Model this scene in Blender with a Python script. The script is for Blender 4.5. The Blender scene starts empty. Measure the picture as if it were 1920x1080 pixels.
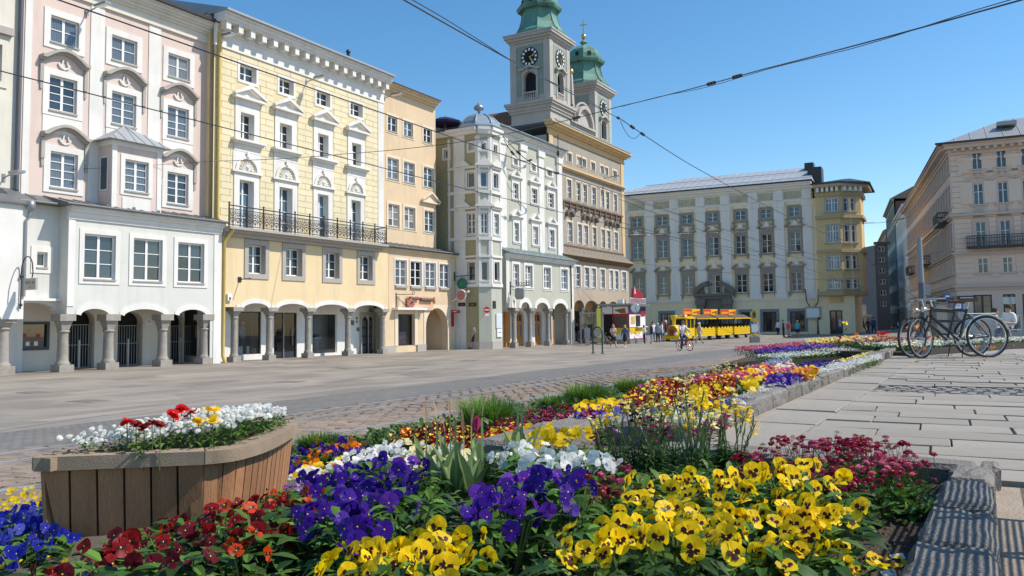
import bpy,bmesh,math,random
import numpy as np
from mathutils import Vector,Matrix
random.seed(7)
rng=np.random.default_rng(7)
PI=math.pi
sc=bpy.context.scene
COL=sc.collection
# camera
F_PX,CX,CY=1540.0,960.0,500.2
HEAD,PITCH,ROLL,CZ=math.radians(29.859),math.radians(3.831),math.radians(-0.738),0.70
_fw=np.array([-math.sin(HEAD)*math.cos(PITCH),math.cos(HEAD)*math.cos(PITCH),math.sin(PITCH)])
_rt=np.array([math.cos(HEAD),math.sin(HEAD),0.0])
_dn=np.cross(_fw,_rt)
_c,_s=math.cos(ROLL),math.sin(ROLL)
CAMR=np.array([[_c,-_s,0],[_s,_c,0],[0,0,1]])@np.array([_rt,_dn,_fw])
cam_data=bpy.data.cameras.new('camera')
cam=bpy.data.objects.new('camera',cam_data)
COL.objects.link(cam)
cam_data.sensor_width=36.0
cam_data.lens=F_PX/1920.0*36.0
cam_data.shift_y=(CY-540.0)/1920.0
cam_data.clip_start=0.05
cam_data.clip_end=2000.0
cam.matrix_world=Matrix(((CAMR[0][0],-CAMR[1][0],-CAMR[2][0],0.0),(CAMR[0][1],-CAMR[1][1],-CAMR[2][1],0.0),(CAMR[0][2],-CAMR[1][2],-CAMR[2][2],CZ),(0,0,0,1)))
sc.camera=cam
# sky, sun, exposure
SUN_AZ=math.radians(62.0)
SUN_EL=math.radians(50.0)
world=bpy.data.worlds.new('World')
sc.world=world
world.use_nodes=True
wn=world.node_tree
sky=wn.nodes.new('ShaderNodeTexSky')
sky.sky_type='NISHITA'
sky.sun_disc=False
sky.sun_elevation=SUN_EL
sky.sun_rotation=SUN_AZ
sky.altitude=300.0
sky.air_density=1.0
sky.dust_density=0.35
sky.ozone_density=2.2
bg=wn.nodes['Background']
bg.inputs['Strength'].default_value=0.13
hs=wn.nodes.new('ShaderNodeHueSaturation')
hs.inputs['Saturation'].default_value=1.26
hs.inputs['Hue'].default_value=0.494
wn.links.new(sky.outputs[0],hs.inputs['Color'])
wn.links.new(hs.outputs[0],bg.inputs[0])
sun_data=bpy.data.lights.new('sun','SUN')
sun_data.energy=3.9
sun_data.angle=math.radians(0.5)
sun_data.color=(1.0,0.925,0.815)
sun=bpy.data.objects.new('sun',sun_data)
COL.objects.link(sun)
_sd=Vector((math.sin(SUN_AZ)*math.cos(SUN_EL),math.cos(SUN_AZ)*math.cos(SUN_EL),math.sin(SUN_EL)))
sun.rotation_euler=_sd.to_track_quat('Z','Y').to_euler()
sun.location=(20,20,60)
sc.view_settings.view_transform='Standard'
sc.view_settings.look='None'
sc.view_settings.exposure=0.40
sc.view_settings.gamma=1.0
sc.view_settings.use_curve_mapping=False
# measuring helpers (photo pixel -> point of the place)
def ray(u,v):
 return CAMR.T@np.array([(u-CX)/F_PX,(v-CY)/F_PX,1.0])
ZO={'A':(0,0,3.0),'B':(0,340,2.843),'C':(400,0,3.0),'D':(400,340,3.0),'E':(800,0,3.0),'F':(800,340,3.1775),'G':(1150,290,2.918),'H':(1600,200,2.25),'P':(0,0,1.0),'K':(1050,540,8.31),'T':(1240,540,8.31),'N':(840,500,6.3545),'S':(730,500,6.35),'U':(920,0,3.6)}
def px(k,x,y):
 ox,oy,s=ZO[k]
 return ox+x/s,oy+y/s
def ground_z(x,y):
 s=-x
 zl=0.70-np.interp(s,[1.45,5.1,12.5,17.0,23.0,30.0],[0.70,1.08,1.52,1.72,1.72,1.62])-0.004*max(0.0,y)
 zr=-0.018*max(0.0,y-20.0)
 w=np.interp(s,[1.45,5.1],[0.0,1.0])
 return float(zr*(1-w)+zl*w)
def on_ground(u,v,lift=0.0):
 d=ray(u,v)
 a,b=0.3,0.3
 while b<600:
  b=a*1.02+0.02
  q=np.array([0,0,CZ])+d*b
  if q[2]<ground_z(q[0],q[1])+lift:
   break
  a=b
 for _ in range(30):
  m=(a+b)/2
  q=np.array([0,0,CZ])+d*m
  if q[2]<ground_z(q[0],q[1])+lift:
   b=m
  else :
   a=m
 q=np.array([0,0,CZ])+d*a
 return float(q[0]),float(q[1]),float(q[2])
def at_depth(u,v,Z):
 q=np.array([0,0,CZ])+ray(u,v)*Z
 return tuple(float(c) for c in q)
class Fac:
 """A facade frame: local x runs along the wall, local y goes into the wall, z is up."""
 def __init__(s,ox,oy,deg):
  s.o=(ox,oy)
  s.phi=math.radians(deg)
  s.c,s.s=math.cos(s.phi),math.sin(s.phi)
 def local(s,p):
  dx,dy=p[0]-s.o[0],p[1]-s.o[1]
  return (dx*s.c+dy*s.s,-dx*s.s+dy*s.c,p[2])
 def world(s,x,y,z):
  return (s.o[0]+x*s.c-y*s.s,s.o[1]+x*s.s+y*s.c,z)
 def at(s,k,x,y,d=0.0):
  u,v=px(k,x,y)
  r=ray(u,v)
  o=s.local((0,0,CZ))
  rx,ry=r[0]*s.c+r[1]*s.s,-r[0]*s.s+r[1]*s.c
  t=(d-o[1])/ry
  return o[0]+rx*t,CZ+r[2]*t
 def rect(s,k,x0,y0,x1,y1,d=0.0):
  a,b=s.at(k,x0,y0,d),s.at(k,x1,y1,d)
  return (a[0],b[0],b[1],a[1])
 def empty(s,name,label,cat,group=None):
  return thing(name,label,cat,(s.o[0],s.o[1],0),s.phi,group)
# object helpers
def props(o,label=None,cat=None,group=None,kind=None):
 if label:o['label']=label
 if cat:o['category']=cat
 if group:o['group']=group
 if kind:o['kind']=kind
 return o
def thing(name,label,cat,loc=(0,0,0),rotz=0.0,group=None):
 o=bpy.data.objects.new(name,None)
 COL.objects.link(o)
 o.empty_display_size=0.2
 o.location=loc
 o.rotation_euler=(0,0,rotz)
 return props(o,label,cat,group)
class MB:
 def __init__(s):
  s.v,s.f,s.m,s.sm=[],[],[],[]
  s.cur=0
  s.T=None
 def _add(s,pts):
  b=len(s.v)
  if s.T is not None:
   pts=[tuple(s.T@Vector(p)) for p in pts]
  s.v.extend([tuple(p) for p in pts])
  return b
 def face(s,pts,smooth=False):
  b=s._add(pts)
  s.f.append(tuple(range(b,b+len(pts)))); s.m.append(s.cur); s.sm.append(smooth)
  return s
 def faces(s,pts,fs,smooth=False):
  b=s._add(pts)
  for f in fs:
   s.f.append(tuple(b+i for i in f)); s.m.append(s.cur); s.sm.append(smooth)
  return s
 def box(s,x0,x1,y0,y1,z0,z1):
  return s.faces([(x0,y0,z0),(x1,y0,z0),(x1,y1,z0),(x0,y1,z0),(x0,y0,z1),(x1,y0,z1),(x1,y1,z1),(x0,y1,z1)],[(0,3,2,1),(4,5,6,7),(0,1,5,4),(1,2,6,5),(2,3,7,6),(3,0,4,7)])
 def prism(s,poly,y0,y1):
  """polygon in xz pushed through y"""
  n=len(poly)
  s.faces([(p[0],y0,p[1]) for p in poly]+[(p[0],y1,p[1]) for p in poly],[tuple(range(n)),tuple(range(2*n-1,n-1,-1))]+[(i,i+n,(i+1)%n+n,(i+1)%n) for i in range(n)])
  return s
 def hprism(s,poly,z0,z1,z1s=None):
  """polygon in xy pushed through z"""
  n=len(poly)
  top=z1s or [z1]*n
  s.faces([(p[0],p[1],z0) for p in poly]+[(p[0],p[1],t) for p,t in zip(poly,top)],[tuple(range(n-1,-1,-1)),tuple(range(n,2*n))]+[(i,(i+1)%n,(i+1)%n+n,i+n) for i in range(n)])
  return s
 def tube(s,pts,r,n=6,closed=False,caps=True):
  pts=[Vector(p) for p in pts]
  m=len(pts)
  rings=[]
  prev=None
  for i,p in enumerate(pts):
   if closed:
    d=pts[(i+1)%m]-pts[i-1]
   else :
    d=pts[min(i+1,m-1)]-pts[max(i-1,0)]
   d.normalize()
   if prev is None:
    a=Vector((0,0,1)) if abs(d.z)<0.9 else Vector((1,0,0))
    x=d.cross(a).normalized()
   else :
    x=(prev-d*prev.dot(d)).normalized()
   prev=x
   y=d.cross(x)
   rr=r[i] if isinstance(r,(list,tuple)) else r
   rings.append([p+(x*math.cos(2*PI*k/n)+y*math.sin(2*PI*k/n))*rr for k in range(n)])
  fs=[]
  for i in range(m if closed else m-1):
   j=(i+1)%m
   for k in range(n):
    k2=(k+1)%n
    fs.append((i*n+k,i*n+k2,j*n+k2,j*n+k))
  s.faces([p for q in rings for p in q],fs,True)
  if caps and not closed:
   s.face(rings[0][::-1]); s.face(rings[-1])
  return s
 def bar(s,a,b,r,n=6):
  return s.tube([a,b],r,n)
 def lathe(s,prof,cx=0,cy=0,n=16,smooth=True,rot=0.0):
  pts,fs=[],[]
  m=len(prof)
  for r,z in prof:
   for k in range(n):
    t=2*PI*k/n+rot
    pts.append((cx+r*math.cos(t),cy+r*math.sin(t),z))
  for i in range(m-1):
   for k in range(n):
    k2=(k+1)%n
    fs.append((i*n+k,i*n+k2,(i+1)*n+k2,(i+1)*n+k))
  s.faces(pts,fs,smooth)
  s.faces(pts[:n],[tuple(range(n-1,-1,-1))]); s.faces(pts[-n:],[tuple(range(n))])
  return s
 def ball(s,c,r,n=10,m=7,sz=1.0):
  prof=[(max(1e-4,r*math.sin(PI*i/m)),c[2]-r*sz*math.cos(PI*i/m)) for i in range(m+1)]
  return s.lathe(prof,c[0],c[1],n)
 def band(s,path,w0,w1,y0,y1):
  """strip along a path in xz between path+normal*w0 and path+normal*w1, pushed y0..y1"""
  n=len(path)
  a,b=[],[]
  for i in range(n):
   p,q=path[max(i-1,0)],path[min(i+1,n-1)]
   dx,dz=q[0]-p[0],q[1]-p[1]
   L=math.hypot(dx,dz) or 1
   nx,nz=-dz/L,dx/L
   a.append((path[i][0]+nx*w0,path[i][1]+nz*w0))
   b.append((path[i][0]+nx*w1,path[i][1]+nz*w1))
  for i in range(n-1):
   s.prism([a[i],a[i+1],b[i+1],b[i]],y0,y1)
  return s
 def mesh(s,name='mesh',mats=()):
  me=bpy.data.meshes.new(name)
  me.from_pydata(s.v,[],s.f)
  for m in (mats if isinstance(mats,(list,tuple)) else [mats]):
   me.materials.append(m)
  if any(s.m):me.polygons.foreach_set('material_index',s.m)
  me.polygons.foreach_set('use_smooth',s.sm)
  me.update()
  return me
 def build(s,name,mats,parent=None,label=None,cat=None,group=None,kind=None,**kw):
  return mobj(name,s.mesh(name,mats),parent,label,cat,group,kind,**kw)
def mobj(name,me,parent=None,label=None,cat=None,group=None,kind=None,loc=None,rot=None,scale=None):
 o=bpy.data.objects.new(name,me)
 COL.objects.link(o)
 if parent is not None:o.parent=parent
 if loc is not None:o.location=loc
 if rot is not None:o.rotation_euler=rot
 if scale is not None:o.scale=scale
 return props(o,label,cat,group,kind)
def copy_tree(o,parent=None):
 c=o.copy()
 COL.objects.link(c)
 c.parent=parent
 for ch in list(o.children):
  copy_tree(ch,c)
 return c
# materials
def srgb(h):
 h=h.lstrip('#')
 return tuple(((int(h[i:i+2],16)/255+0.055)/1.055)**2.4 if int(h[i:i+2],16)>10 else int(h[i:i+2],16)/255/12.92 for i in (0,2,4))
def _node(nt,t,**kw):
 n=nt.nodes.new(t)
 for k,v in kw.items():setattr(n,k,v)
 return n
def mat(name,col,rough=0.6,var=0.12,scale=3.0,fine=40.0,bump=0.0,dirt=None,dirt_amt=0.5,metal=0.0,spec=0.5,rnd=0.0,stretch=None,streak=None):
 m=bpy.data.materials.new(name)
 m.use_nodes=True
 nt=m.node_tree
 b=nt.nodes['Principled BSDF']
 b.inputs['Roughness'].default_value=rough
 b.inputs['Metallic'].default_value=metal
 b.inputs['Specular IOR Level'].default_value=spec
 c=(*col,1)
 if var<=0 and not dirt and rnd<=0:
  b.inputs['Base Color'].default_value=c
  return m
 tc=_node(nt,'ShaderNodeTexCoord')
 vec=tc.outputs['Object']
 if stretch:
  mp=_node(nt,'ShaderNodeMapping')
  mp.inputs['Scale'].default_value=stretch
  nt.links.new(vec,mp.inputs[0]); vec=mp.outputs[0]
 n1=_node(nt,'ShaderNodeTexNoise'); n1.inputs['Scale'].default_value=scale; n1.inputs['Detail'].default_value=5
 n2=_node(nt,'ShaderNodeTexNoise'); n2.inputs['Scale'].default_value=fine; n2.inputs['Detail'].default_value=4
 nt.links.new(vec,n1.inputs[0]); nt.links.new(vec,n2.inputs[0])
 ad=_node(nt,'ShaderNodeMath',operation='ADD')
 nt.links.new(n1.outputs[0],ad.inputs[0]); nt.links.new(n2.outputs[0],ad.inputs[1])
 mr=_node(nt,'ShaderNodeMapRange')
 mr.inputs[1].default_value=0.65; mr.inputs[2].default_value=1.35
 mr.inputs[3].default_value=1-var; mr.inputs[4].default_value=1+var
 nt.links.new(ad.outputs[0],mr.inputs[0])
 val=mr.outputs[0]
 if rnd>0:
  oi=_node(nt,'ShaderNodeObjectInfo')
  m2=_node(nt,'ShaderNodeMapRange'); m2.inputs[3].default_value=1-rnd; m2.inputs[4].default_value=1+rnd
  nt.links.new(oi.outputs['Random'],m2.inputs[0])
  mu=_node(nt,'ShaderNodeMath',operation='MULTIPLY')
  nt.links.new(val,mu.inputs[0]); nt.links.new(m2.outputs[0],mu.inputs[1]); val=mu.outputs[0]
 vm=_node(nt,'ShaderNodeVectorMath',operation='SCALE')
 vm.inputs[0].default_value=col
 nt.links.new(val,vm.inputs['Scale'])
 out=vm.outputs[0]
 if dirt:
  n3=_node(nt,'ShaderNodeTexNoise'); n3.inputs['Scale'].default_value=scale*0.35; n3.inputs['Detail'].default_value=8; n3.inputs['Roughness'].default_value=0.65
  nt.links.new(vec,n3.inputs[0])
  m3=_node(nt,'ShaderNodeMapRange'); m3.inputs[1].default_value=0.48; m3.inputs[2].default_value=0.72; m3.inputs[4].default_value=dirt_amt
  nt.links.new(n3.outputs[0],m3.inputs[0])
  mx=_node(nt,'ShaderNodeMixRGB'); mx.inputs[2].default_value=(*dirt,1)
  nt.links.new(m3.outputs[0],mx.inputs[0]); nt.links.new(out,mx.inputs[1]); out=mx.outputs[0]
 if streak is None and 'plaster' in name:streak=.15
 if streak:
  mp2=_node(nt,'ShaderNodeMapping'); mp2.inputs['Scale'].default_value=(1.7,1.7,.22); nt.links.new(tc.outputs['Object'],mp2.inputs[0])
  n4=_node(nt,'ShaderNodeTexNoise'); n4.inputs['Scale'].default_value=1.0; n4.inputs['Detail'].default_value=7; n4.inputs['Roughness'].default_value=.7; nt.links.new(mp2.outputs[0],n4.inputs[0])
  m4=_node(nt,'ShaderNodeMapRange'); m4.inputs[1].default_value=.5; m4.inputs[2].default_value=.75; m4.inputs[3].default_value=1.0; m4.inputs[4].default_value=1-streak; nt.links.new(n4.outputs[0],m4.inputs[0])
  v4=_node(nt,'ShaderNodeVectorMath',operation='SCALE'); nt.links.new(out,v4.inputs[0]); nt.links.new(m4.outputs[0],v4.inputs['Scale']); out=v4.outputs[0]
 nt.links.new(out,b.inputs['Base Color'])
 if bump>0:
  bp=_node(nt,'ShaderNodeBump'); bp.inputs['Strength'].default_value=bump; bp.inputs['Distance'].default_value=0.02
  nt.links.new(n2.outputs[0],bp.inputs['Height']); nt.links.new(bp.outputs[0],b.inputs['Normal'])
 return m
def petal_mat(name,col,var=0.25,trans=0.3,rough=0.45):
 m=bpy.data.materials.new(name); m.use_nodes=True
 nt=m.node_tree
 b=nt.nodes['Principled BSDF']; b.inputs['Roughness'].default_value=rough; b.inputs['Specular IOR Level'].default_value=0.25
 g=_node(nt,'ShaderNodeNewGeometry')
 mr=_node(nt,'ShaderNodeMapRange'); mr.inputs[3].default_value=1-var; mr.inputs[4].default_value=1+var
 nt.links.new(g.outputs['Random Per Island'],mr.inputs[0])
 oi=_node(nt,'ShaderNodeObjectInfo')
 m2=_node(nt,'ShaderNodeMapRange'); m2.inputs[3].default_value=1-var*.7; m2.inputs[4].default_value=1+var*.7
 nt.links.new(oi.outputs['Random'],m2.inputs[0])
 mu=_node(nt,'ShaderNodeMath',operation='MULTIPLY')
 nt.links.new(mr.outputs[0],mu.inputs[0]); nt.links.new(m2.outputs[0],mu.inputs[1])
 vm=_node(nt,'ShaderNodeVectorMath',operation='SCALE'); vm.inputs[0].default_value=col
 nt.links.new(mu.outputs[0],vm.inputs['Scale'])
 nt.links.new(vm.outputs[0],b.inputs['Base Color'])
 t=_node(nt,'ShaderNodeBsdfTranslucent'); nt.links.new(vm.outputs[0],t.inputs[0])
 mx=_node(nt,'ShaderNodeMixShader'); mx.inputs[0].default_value=trans
 nt.links.new(b.outputs[0],mx.inputs[1]); nt.links.new(t.outputs[0],mx.inputs[2])
 nt.links.new(mx.outputs[0],nt.nodes['Material Output'].inputs[0])
 return m
def shop_glass(name='shop_glass',tint=(0.75,0.8,0.82)):
 m=bpy.data.materials.new(name); m.use_nodes=True
 nt=m.node_tree
 nt.nodes.remove(nt.nodes['Principled BSDF'])
 tr=_node(nt,'ShaderNodeBsdfTransparent'); tr.inputs[0].default_value=(*tint,1)
 gl=_node(nt,'ShaderNodeBsdfGlossy'); gl.inputs['Roughness'].default_value=0.02
 fr=_node(nt,'ShaderNodeFresnel'); fr.inputs[0].default_value=1.55
 mx=_node(nt,'ShaderNodeMixShader')
 nt.links.new(fr.outputs[0],mx.inputs[0]); nt.links.new(tr.outputs[0],mx.inputs[1]); nt.links.new(gl.outputs[0],mx.inputs[2])
 nt.links.new(mx.outputs[0],nt.nodes['Material Output'].inputs[0])
 return m
def window_glass(name,col,rough=0.06,curtain=None):
 """dark room behind glass; curtain: pale folds seen through the pane"""
 m=bpy.data.materials.new(name); m.use_nodes=True
 nt=m.node_tree
 b=nt.nodes['Principled BSDF']
 b.inputs['Roughness'].default_value=rough
 b.inputs['IOR'].default_value=1.7
 b.inputs['Specular IOR Level'].default_value=0.6
 oi=_node(nt,'ShaderNodeObjectInfo')
 if curtain:
  tc=_node(nt,'ShaderNodeTexCoord')
  w=_node(nt,'ShaderNodeTexWave'); w.inputs['Scale'].default_value=2.2; w.inputs['Distortion'].default_value=3.0
  nt.links.new(tc.outputs['Object'],w.inputs[0])
  mx=_node(nt,'ShaderNodeMixRGB'); mx.inputs[1].default_value=(*col,1); mx.inputs[2].default_value=(*curtain,1)
  nt.links.new(w.outputs[0],mx.inputs[0]); nt.links.new(mx.outputs[0],b.inputs['Base Color'])
 else :
  mr=_node(nt,'ShaderNodeMapRange'); mr.inputs[3].default_value=0.4; mr.inputs[4].default_value=1.9
  nt.links.new(oi.outputs['Random'],mr.inputs[0])
  vm=_node(nt,'ShaderNodeVectorMath',operation='SCALE'); vm.inputs[0].default_value=col
  nt.links.new(mr.outputs[0],vm.inputs['Scale']); nt.links.new(vm.outputs[0],b.inputs['Base Color'])
 return m
M={}
M['white']=mat('white_plaster',(0.74,0.72,0.68),.8,.07,1.2,30,dirt=(0.52,0.49,0.45),dirt_amt=.35)
M['cream']=mat('cream_plaster',(0.68,0.64,0.55),.8,.08,1.0,30,dirt=(0.5,0.46,0.4),dirt_amt=.4)
M['offwhite']=mat('off_white_plaster',(0.63,0.625,0.58),.8,.06,1.0,30,dirt=(0.55,0.54,0.5),dirt_amt=.4)
M['pink']=mat('pink_plaster',(0.66,0.525,0.465),.85,.09,.9,25,dirt=(0.60,0.55,0.50),dirt_amt=.6)
M['yellow']=mat('yellow_plaster',(0.74,0.645,0.43),.85,.07,.8,25,dirt=(0.70,0.58,0.34),dirt_amt=.5,rnd=.03)
M['yellow_low']=mat('warm_yellow_plaster',(0.74,0.58,0.35),.85,.06,.8,25,dirt=(0.68,0.51,0.29),dirt_amt=.5)
M['mortar_y']=mat('yellow_joint',(0.66,0.57,0.36),.9,.06)
M['tan']=mat('apricot_plaster',(0.68,0.52,0.34),.85,.09,.8,25,dirt=(0.58,0.45,0.32),dirt_amt=.5)
M['tan_light']=mat('pale_apricot_trim',(0.72,0.61,0.46),.85,.06)
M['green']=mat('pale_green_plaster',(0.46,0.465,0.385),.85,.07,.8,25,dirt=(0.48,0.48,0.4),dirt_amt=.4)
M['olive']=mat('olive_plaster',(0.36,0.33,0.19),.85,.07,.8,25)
M['taupe']=mat('taupe_plaster',(0.35,0.315,0.265),.85,.09,.8,25,dirt=(0.36,0.3,0.24),dirt_amt=.5)
M['taupe_low']=mat('sandy_plaster',(0.45,0.365,0.275),.85,.1,.8,25,dirt=(0.45,0.36,0.27),dirt_amt=.5)
M['ochre']=mat('ochre_plaster',(0.64,0.455,0.235),.8,.08,.8,25)
M['stone']=mat('grey_granite',(0.33,0.30,0.26),.85,.22,5,60,bump=.3,dirt=(0.2,0.18,0.15),dirt_amt=.4)
M['stone_trim']=mat('grey_stone_trim',(0.40,0.37,0.33),.85,.12,5,60)
M['dark_stone']=mat('weathered_dark_stone',(0.19,0.165,0.14),.85,.2,3,50,bump=.2)
M['roof_grey']=mat('grey_sheet_roof',(0.15,0.155,0.16),.5,.12,2,20,metal=.3)
M['roof_light']=mat('light_sheet_roof',(0.34,0.36,0.38),.5,.1,1.2,10,metal=.2)
M['roof_brown']=mat('brown_sheet_roof',(0.23,0.19,0.14),.6,.15,2,20)
M['dark_metal']=mat('dark_metal',(0.03,0.03,0.035),.45,.1)
M['grey_metal']=mat('grey_metal',(0.30,0.31,0.32),.4,.08,metal=.5)
M['white_wood']=mat('white_window_paint',(0.78,0.78,0.76),.5,.04)
M['grey_wood']=mat('grey_window_paint',(0.42,0.42,0.42),.5,.05)
M['glass']=window_glass('dark_window_glass',(0.025,0.035,0.045))
M['glass_blue']=window_glass('blue_window_glass',(0.05,0.085,0.12))
M['glass_curtain']=window_glass('curtained_window_glass',(0.05,0.07,0.09),.06,(0.17,0.19,0.21))
M['glass_blind']=window_glass('window_with_pale_blind',(0.22,0.225,0.22),.1)
M['glass_deep']=window_glass('very_dark_window_glass',(0.008,0.01,0.012),.03)
M['shop_glass']=shop_glass()
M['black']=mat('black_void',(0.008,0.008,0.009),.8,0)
M['copper']=mat('green_copper',(0.115,0.27,0.21),.65,.3,.8,6,dirt=(0.03,0.05,0.045),dirt_amt=.9)
M['gold']=mat('gilding',(0.75,0.5,0.15),.3,.05,metal=.9)
M['tower_white']=mat('tower_plaster',(0.47,0.43,0.385),.85,.1,.4,10,dirt=(0.33,0.31,0.3),dirt_amt=.5)
M['tower_green']=mat('tower_green_plaster',(0.25,0.31,0.25),.85,.08,.5,10)
M['orange_wood']=mat('orange_door_wood',(0.50,0.21,0.05),.45,.15,3,30)
M['red_paint']=mat('red_paint',(0.35,0.02,0.03),.4,.05)
M['yellow_paint']=mat('yellow_paint',(0.80,0.52,0.01),.35,.05)
M['white_paint']=mat('white_paint',(0.8,0.8,0.8),.4,.03)
M['pipe_yellow']=mat('yellow_pipe',(0.58,0.42,0.12),.6,.1)
M['pipe_blue']=mat('slate_pipe',(0.10,0.115,0.14),.5,.1)
# facade builders
def arch_z(h,x):
 a,b,z0,z1,rise=h
 if rise<=0:return z1
 c,hw=(a+b)/2,(b-a)/2
 return z1-rise+rise*math.sqrt(max(0.0,1-((x-c)/hw)**2))
def wall_mesh(mb,x0,x1,z0,z1,holes=(),y=0.0,depth=0.25,seg=12):
 """a wall sheet with real openings and reveals; a hole is (x0, x1, z0, z1, arch rise)"""
 hs=[tuple(h)+(0.0,)*(5-len(h)) for h in holes]
 hs=[(max(h[0],x0),min(h[1],x1),max(h[2],z0),min(h[3],z1),h[4]) for h in hs]
 xs={x0,x1}
 for h in hs:
  xs.update((h[0],h[1]))
  if h[4]>0:
   c,hw=(h[0]+h[1])/2,(h[1]-h[0])/2
   xs.update(c-hw*math.cos(PI*i/seg) for i in range(seg+1))
 xs=sorted(xs)
 xs=[x for i,x in enumerate(xs) if i==0 or x-xs[i-1]>1e-5]
 for a,b in zip(xs[:-1],xs[1:]):
  m=(a+b)/2
  cov=sorted([h for h in hs if h[0]-1e-6<m<h[1]+1e-6],key=lambda h:h[2])
  la=lb=z0
  for h in cov:
   if h[2]>la+1e-5:
    mb.face([(a,y,la),(b,y,lb),(b,y,h[2]),(a,y,h[2])])
   la,lb=arch_z(h,a),arch_z(h,b)
  if z1>min(la,lb)+1e-5:
   mb.face([(a,y,la),(b,y,lb),(b,y,z1),(a,y,z1)])
  for h in cov:
   za,zb=arch_z(h,a),arch_z(h,b)
   mb.face([(a,y,za),(b,y,zb),(b,y+depth,zb),(a,y+depth,za)])
   if h[2]>z0+1e-4:
    mb.face([(a,y,h[2]),(a,y+depth,h[2]),(b,y+depth,h[2]),(b,y,h[2])])
 for h in hs:
  zt=h[3]-h[4]
  if zt>h[2]+1e-5:
   for x in (h[0],h[1]):
    mb.face([(x,y,h[2]),(x,y,zt),(x,y+depth,zt),(x,y+depth,h[2])])
_q=MB(); _q.face([(-.5,0,-.5),(.5,0,-.5),(.5,0,.5),(-.5,0,.5)])
PANE={}
def pane_mesh(m):
 if m.name not in PANE:
  PANE[m.name]=_q.mesh('pane',[m])
 return PANE[m.name]
def window(parent,r,y=0.0,recess=0.15,cols=2,rows=2,fw=0.06,bar=0.03,wood=None,glass=None,surround=None,sill=None,arch=0.0,split=True,rowpos=None,curtain=.25,name='window'):
 """casement in the opening r=(x0,x1,z0,z1): frame mesh > pane, surround, sill"""
 x0,x1,z0,z1=r
 wood=wood or M['white_wood']
 yy=y+recess
 mb=MB()
 mb.box(x0,x0+fw,yy,yy+.07,z0,z1); mb.box(x1-fw,x1,yy,yy+.07,z0,z1)
 mb.box(x0+fw,x1-fw,yy,yy+.07,z0,z0+fw); mb.box(x0+fw,x1-fw,yy,yy+.07,z1-fw,z1)
 xs=[x0+fw+(x1-x0-2*fw)*i/cols for i in range(cols+1)]
 rp=rowpos or [i/rows for i in range(rows+1)]
 zs=[z0+fw+(z1-z0-2*fw)*t for t in rp]
 for i,x in enumerate(xs[1:-1]):
  w=fw*.75 if (cols%2==0 and i==cols//2-1) else bar/2
  mb.box(x-w,x+w,yy+.003,yy+.066,z0+fw,z1-fw)
 for z in zs[1:-1]:
  for a,b in zip(xs[:-1],xs[1:]):
   mb.box(a+bar*.6,b-bar*.6,yy+.008,yy+.06,z-bar/2,z+bar/2)
 o=mb.build(name,[wood],parent)
 g=glass or (M['glass_curtain'] if random.random()<curtain else random.choices([M['glass'],M['glass_blue'],M['glass_deep'],M['glass_blind']],[4,3,3,1.2])[0])
 if split:
  tilt={i:(random.uniform(-.012,.012),random.uniform(-.02,.02)) for i in range(cols)}
  for i,(a,b) in enumerate(zip(xs[:-1],xs[1:])):
   for c,d in zip(zs[:-1],zs[1:]):
    mobj('pane',pane_mesh(g),o,loc=((a+b)/2,yy+.04,(c+d)/2),scale=(b-a,1,d-c),rot=(tilt[i][0],0,tilt[i][1]))
 else :
  mobj('pane',pane_mesh(g),o,loc=((x0+x1)/2,yy+.04,(z0+z1)/2),scale=(x1-x0-fw,1,z1-z0-fw),rot=(random.uniform(-.012,.012),0,random.uniform(-.02,.02)))
 if surround:
  w,p,m=surround[:3]
  wb=surround[3] if len(surround)>3 else w
  s=MB()
  s.box(x0-w,x0,y-p,y-.002,z0-wb,z1+w); s.box(x1,x1+w,y-p,y-.002,z0-wb,z1+w)
  s.box(x0,x1,y-p,y-.002,z1,z1+w)
  if wb>0:s.box(x0,x1,y-p,y-.002,z0-wb,z0)
  if recess>.12:
   e=.012
   s.box(x0+.001,x0+e,y-.001,yy-.002,z0+.001,z1-.001); s.box(x1-e,x1-.001,y-.001,yy-.002,z0+.001,z1-.001); s.box(x0+e,x1-e,y-.001,yy-.002,z1-e,z1-.001)
  s.build('surround',[m],o)
 if sill:
  w,p,h,m=sill
  MB().box(x0-w,x1+w,y-p,y+recess*.9,z0-h,z0+.004).build('sill',[m],o)
 return o
def cornice(mb,x0,x1,z,steps,y=0.0,ret=0.0):
 """stack of projecting courses: steps = [(height, projection)] going up from z; butted, never overlapping"""
 for h,p in steps:
  mb.box(x0-ret*p,x1+ret*p,y-p,y+.05,z,z+h)
  z+=h
 return z
def arch_path(a,b,zs,rise,n=14,ext=0.0):
 c,hw=(a+b)/2,(b-a)/2+ext
 return [(c-hw*math.cos(PI*i/n),zs+(rise+ext)*math.sin(PI*i/n)) for i in range(n+1)]
def pipe(name,pts,r,m,parent=None,**kw):
 mb=MB(); mb.tube(pts,r,8)
 return mb.build(name,[m],parent,**kw)
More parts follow.
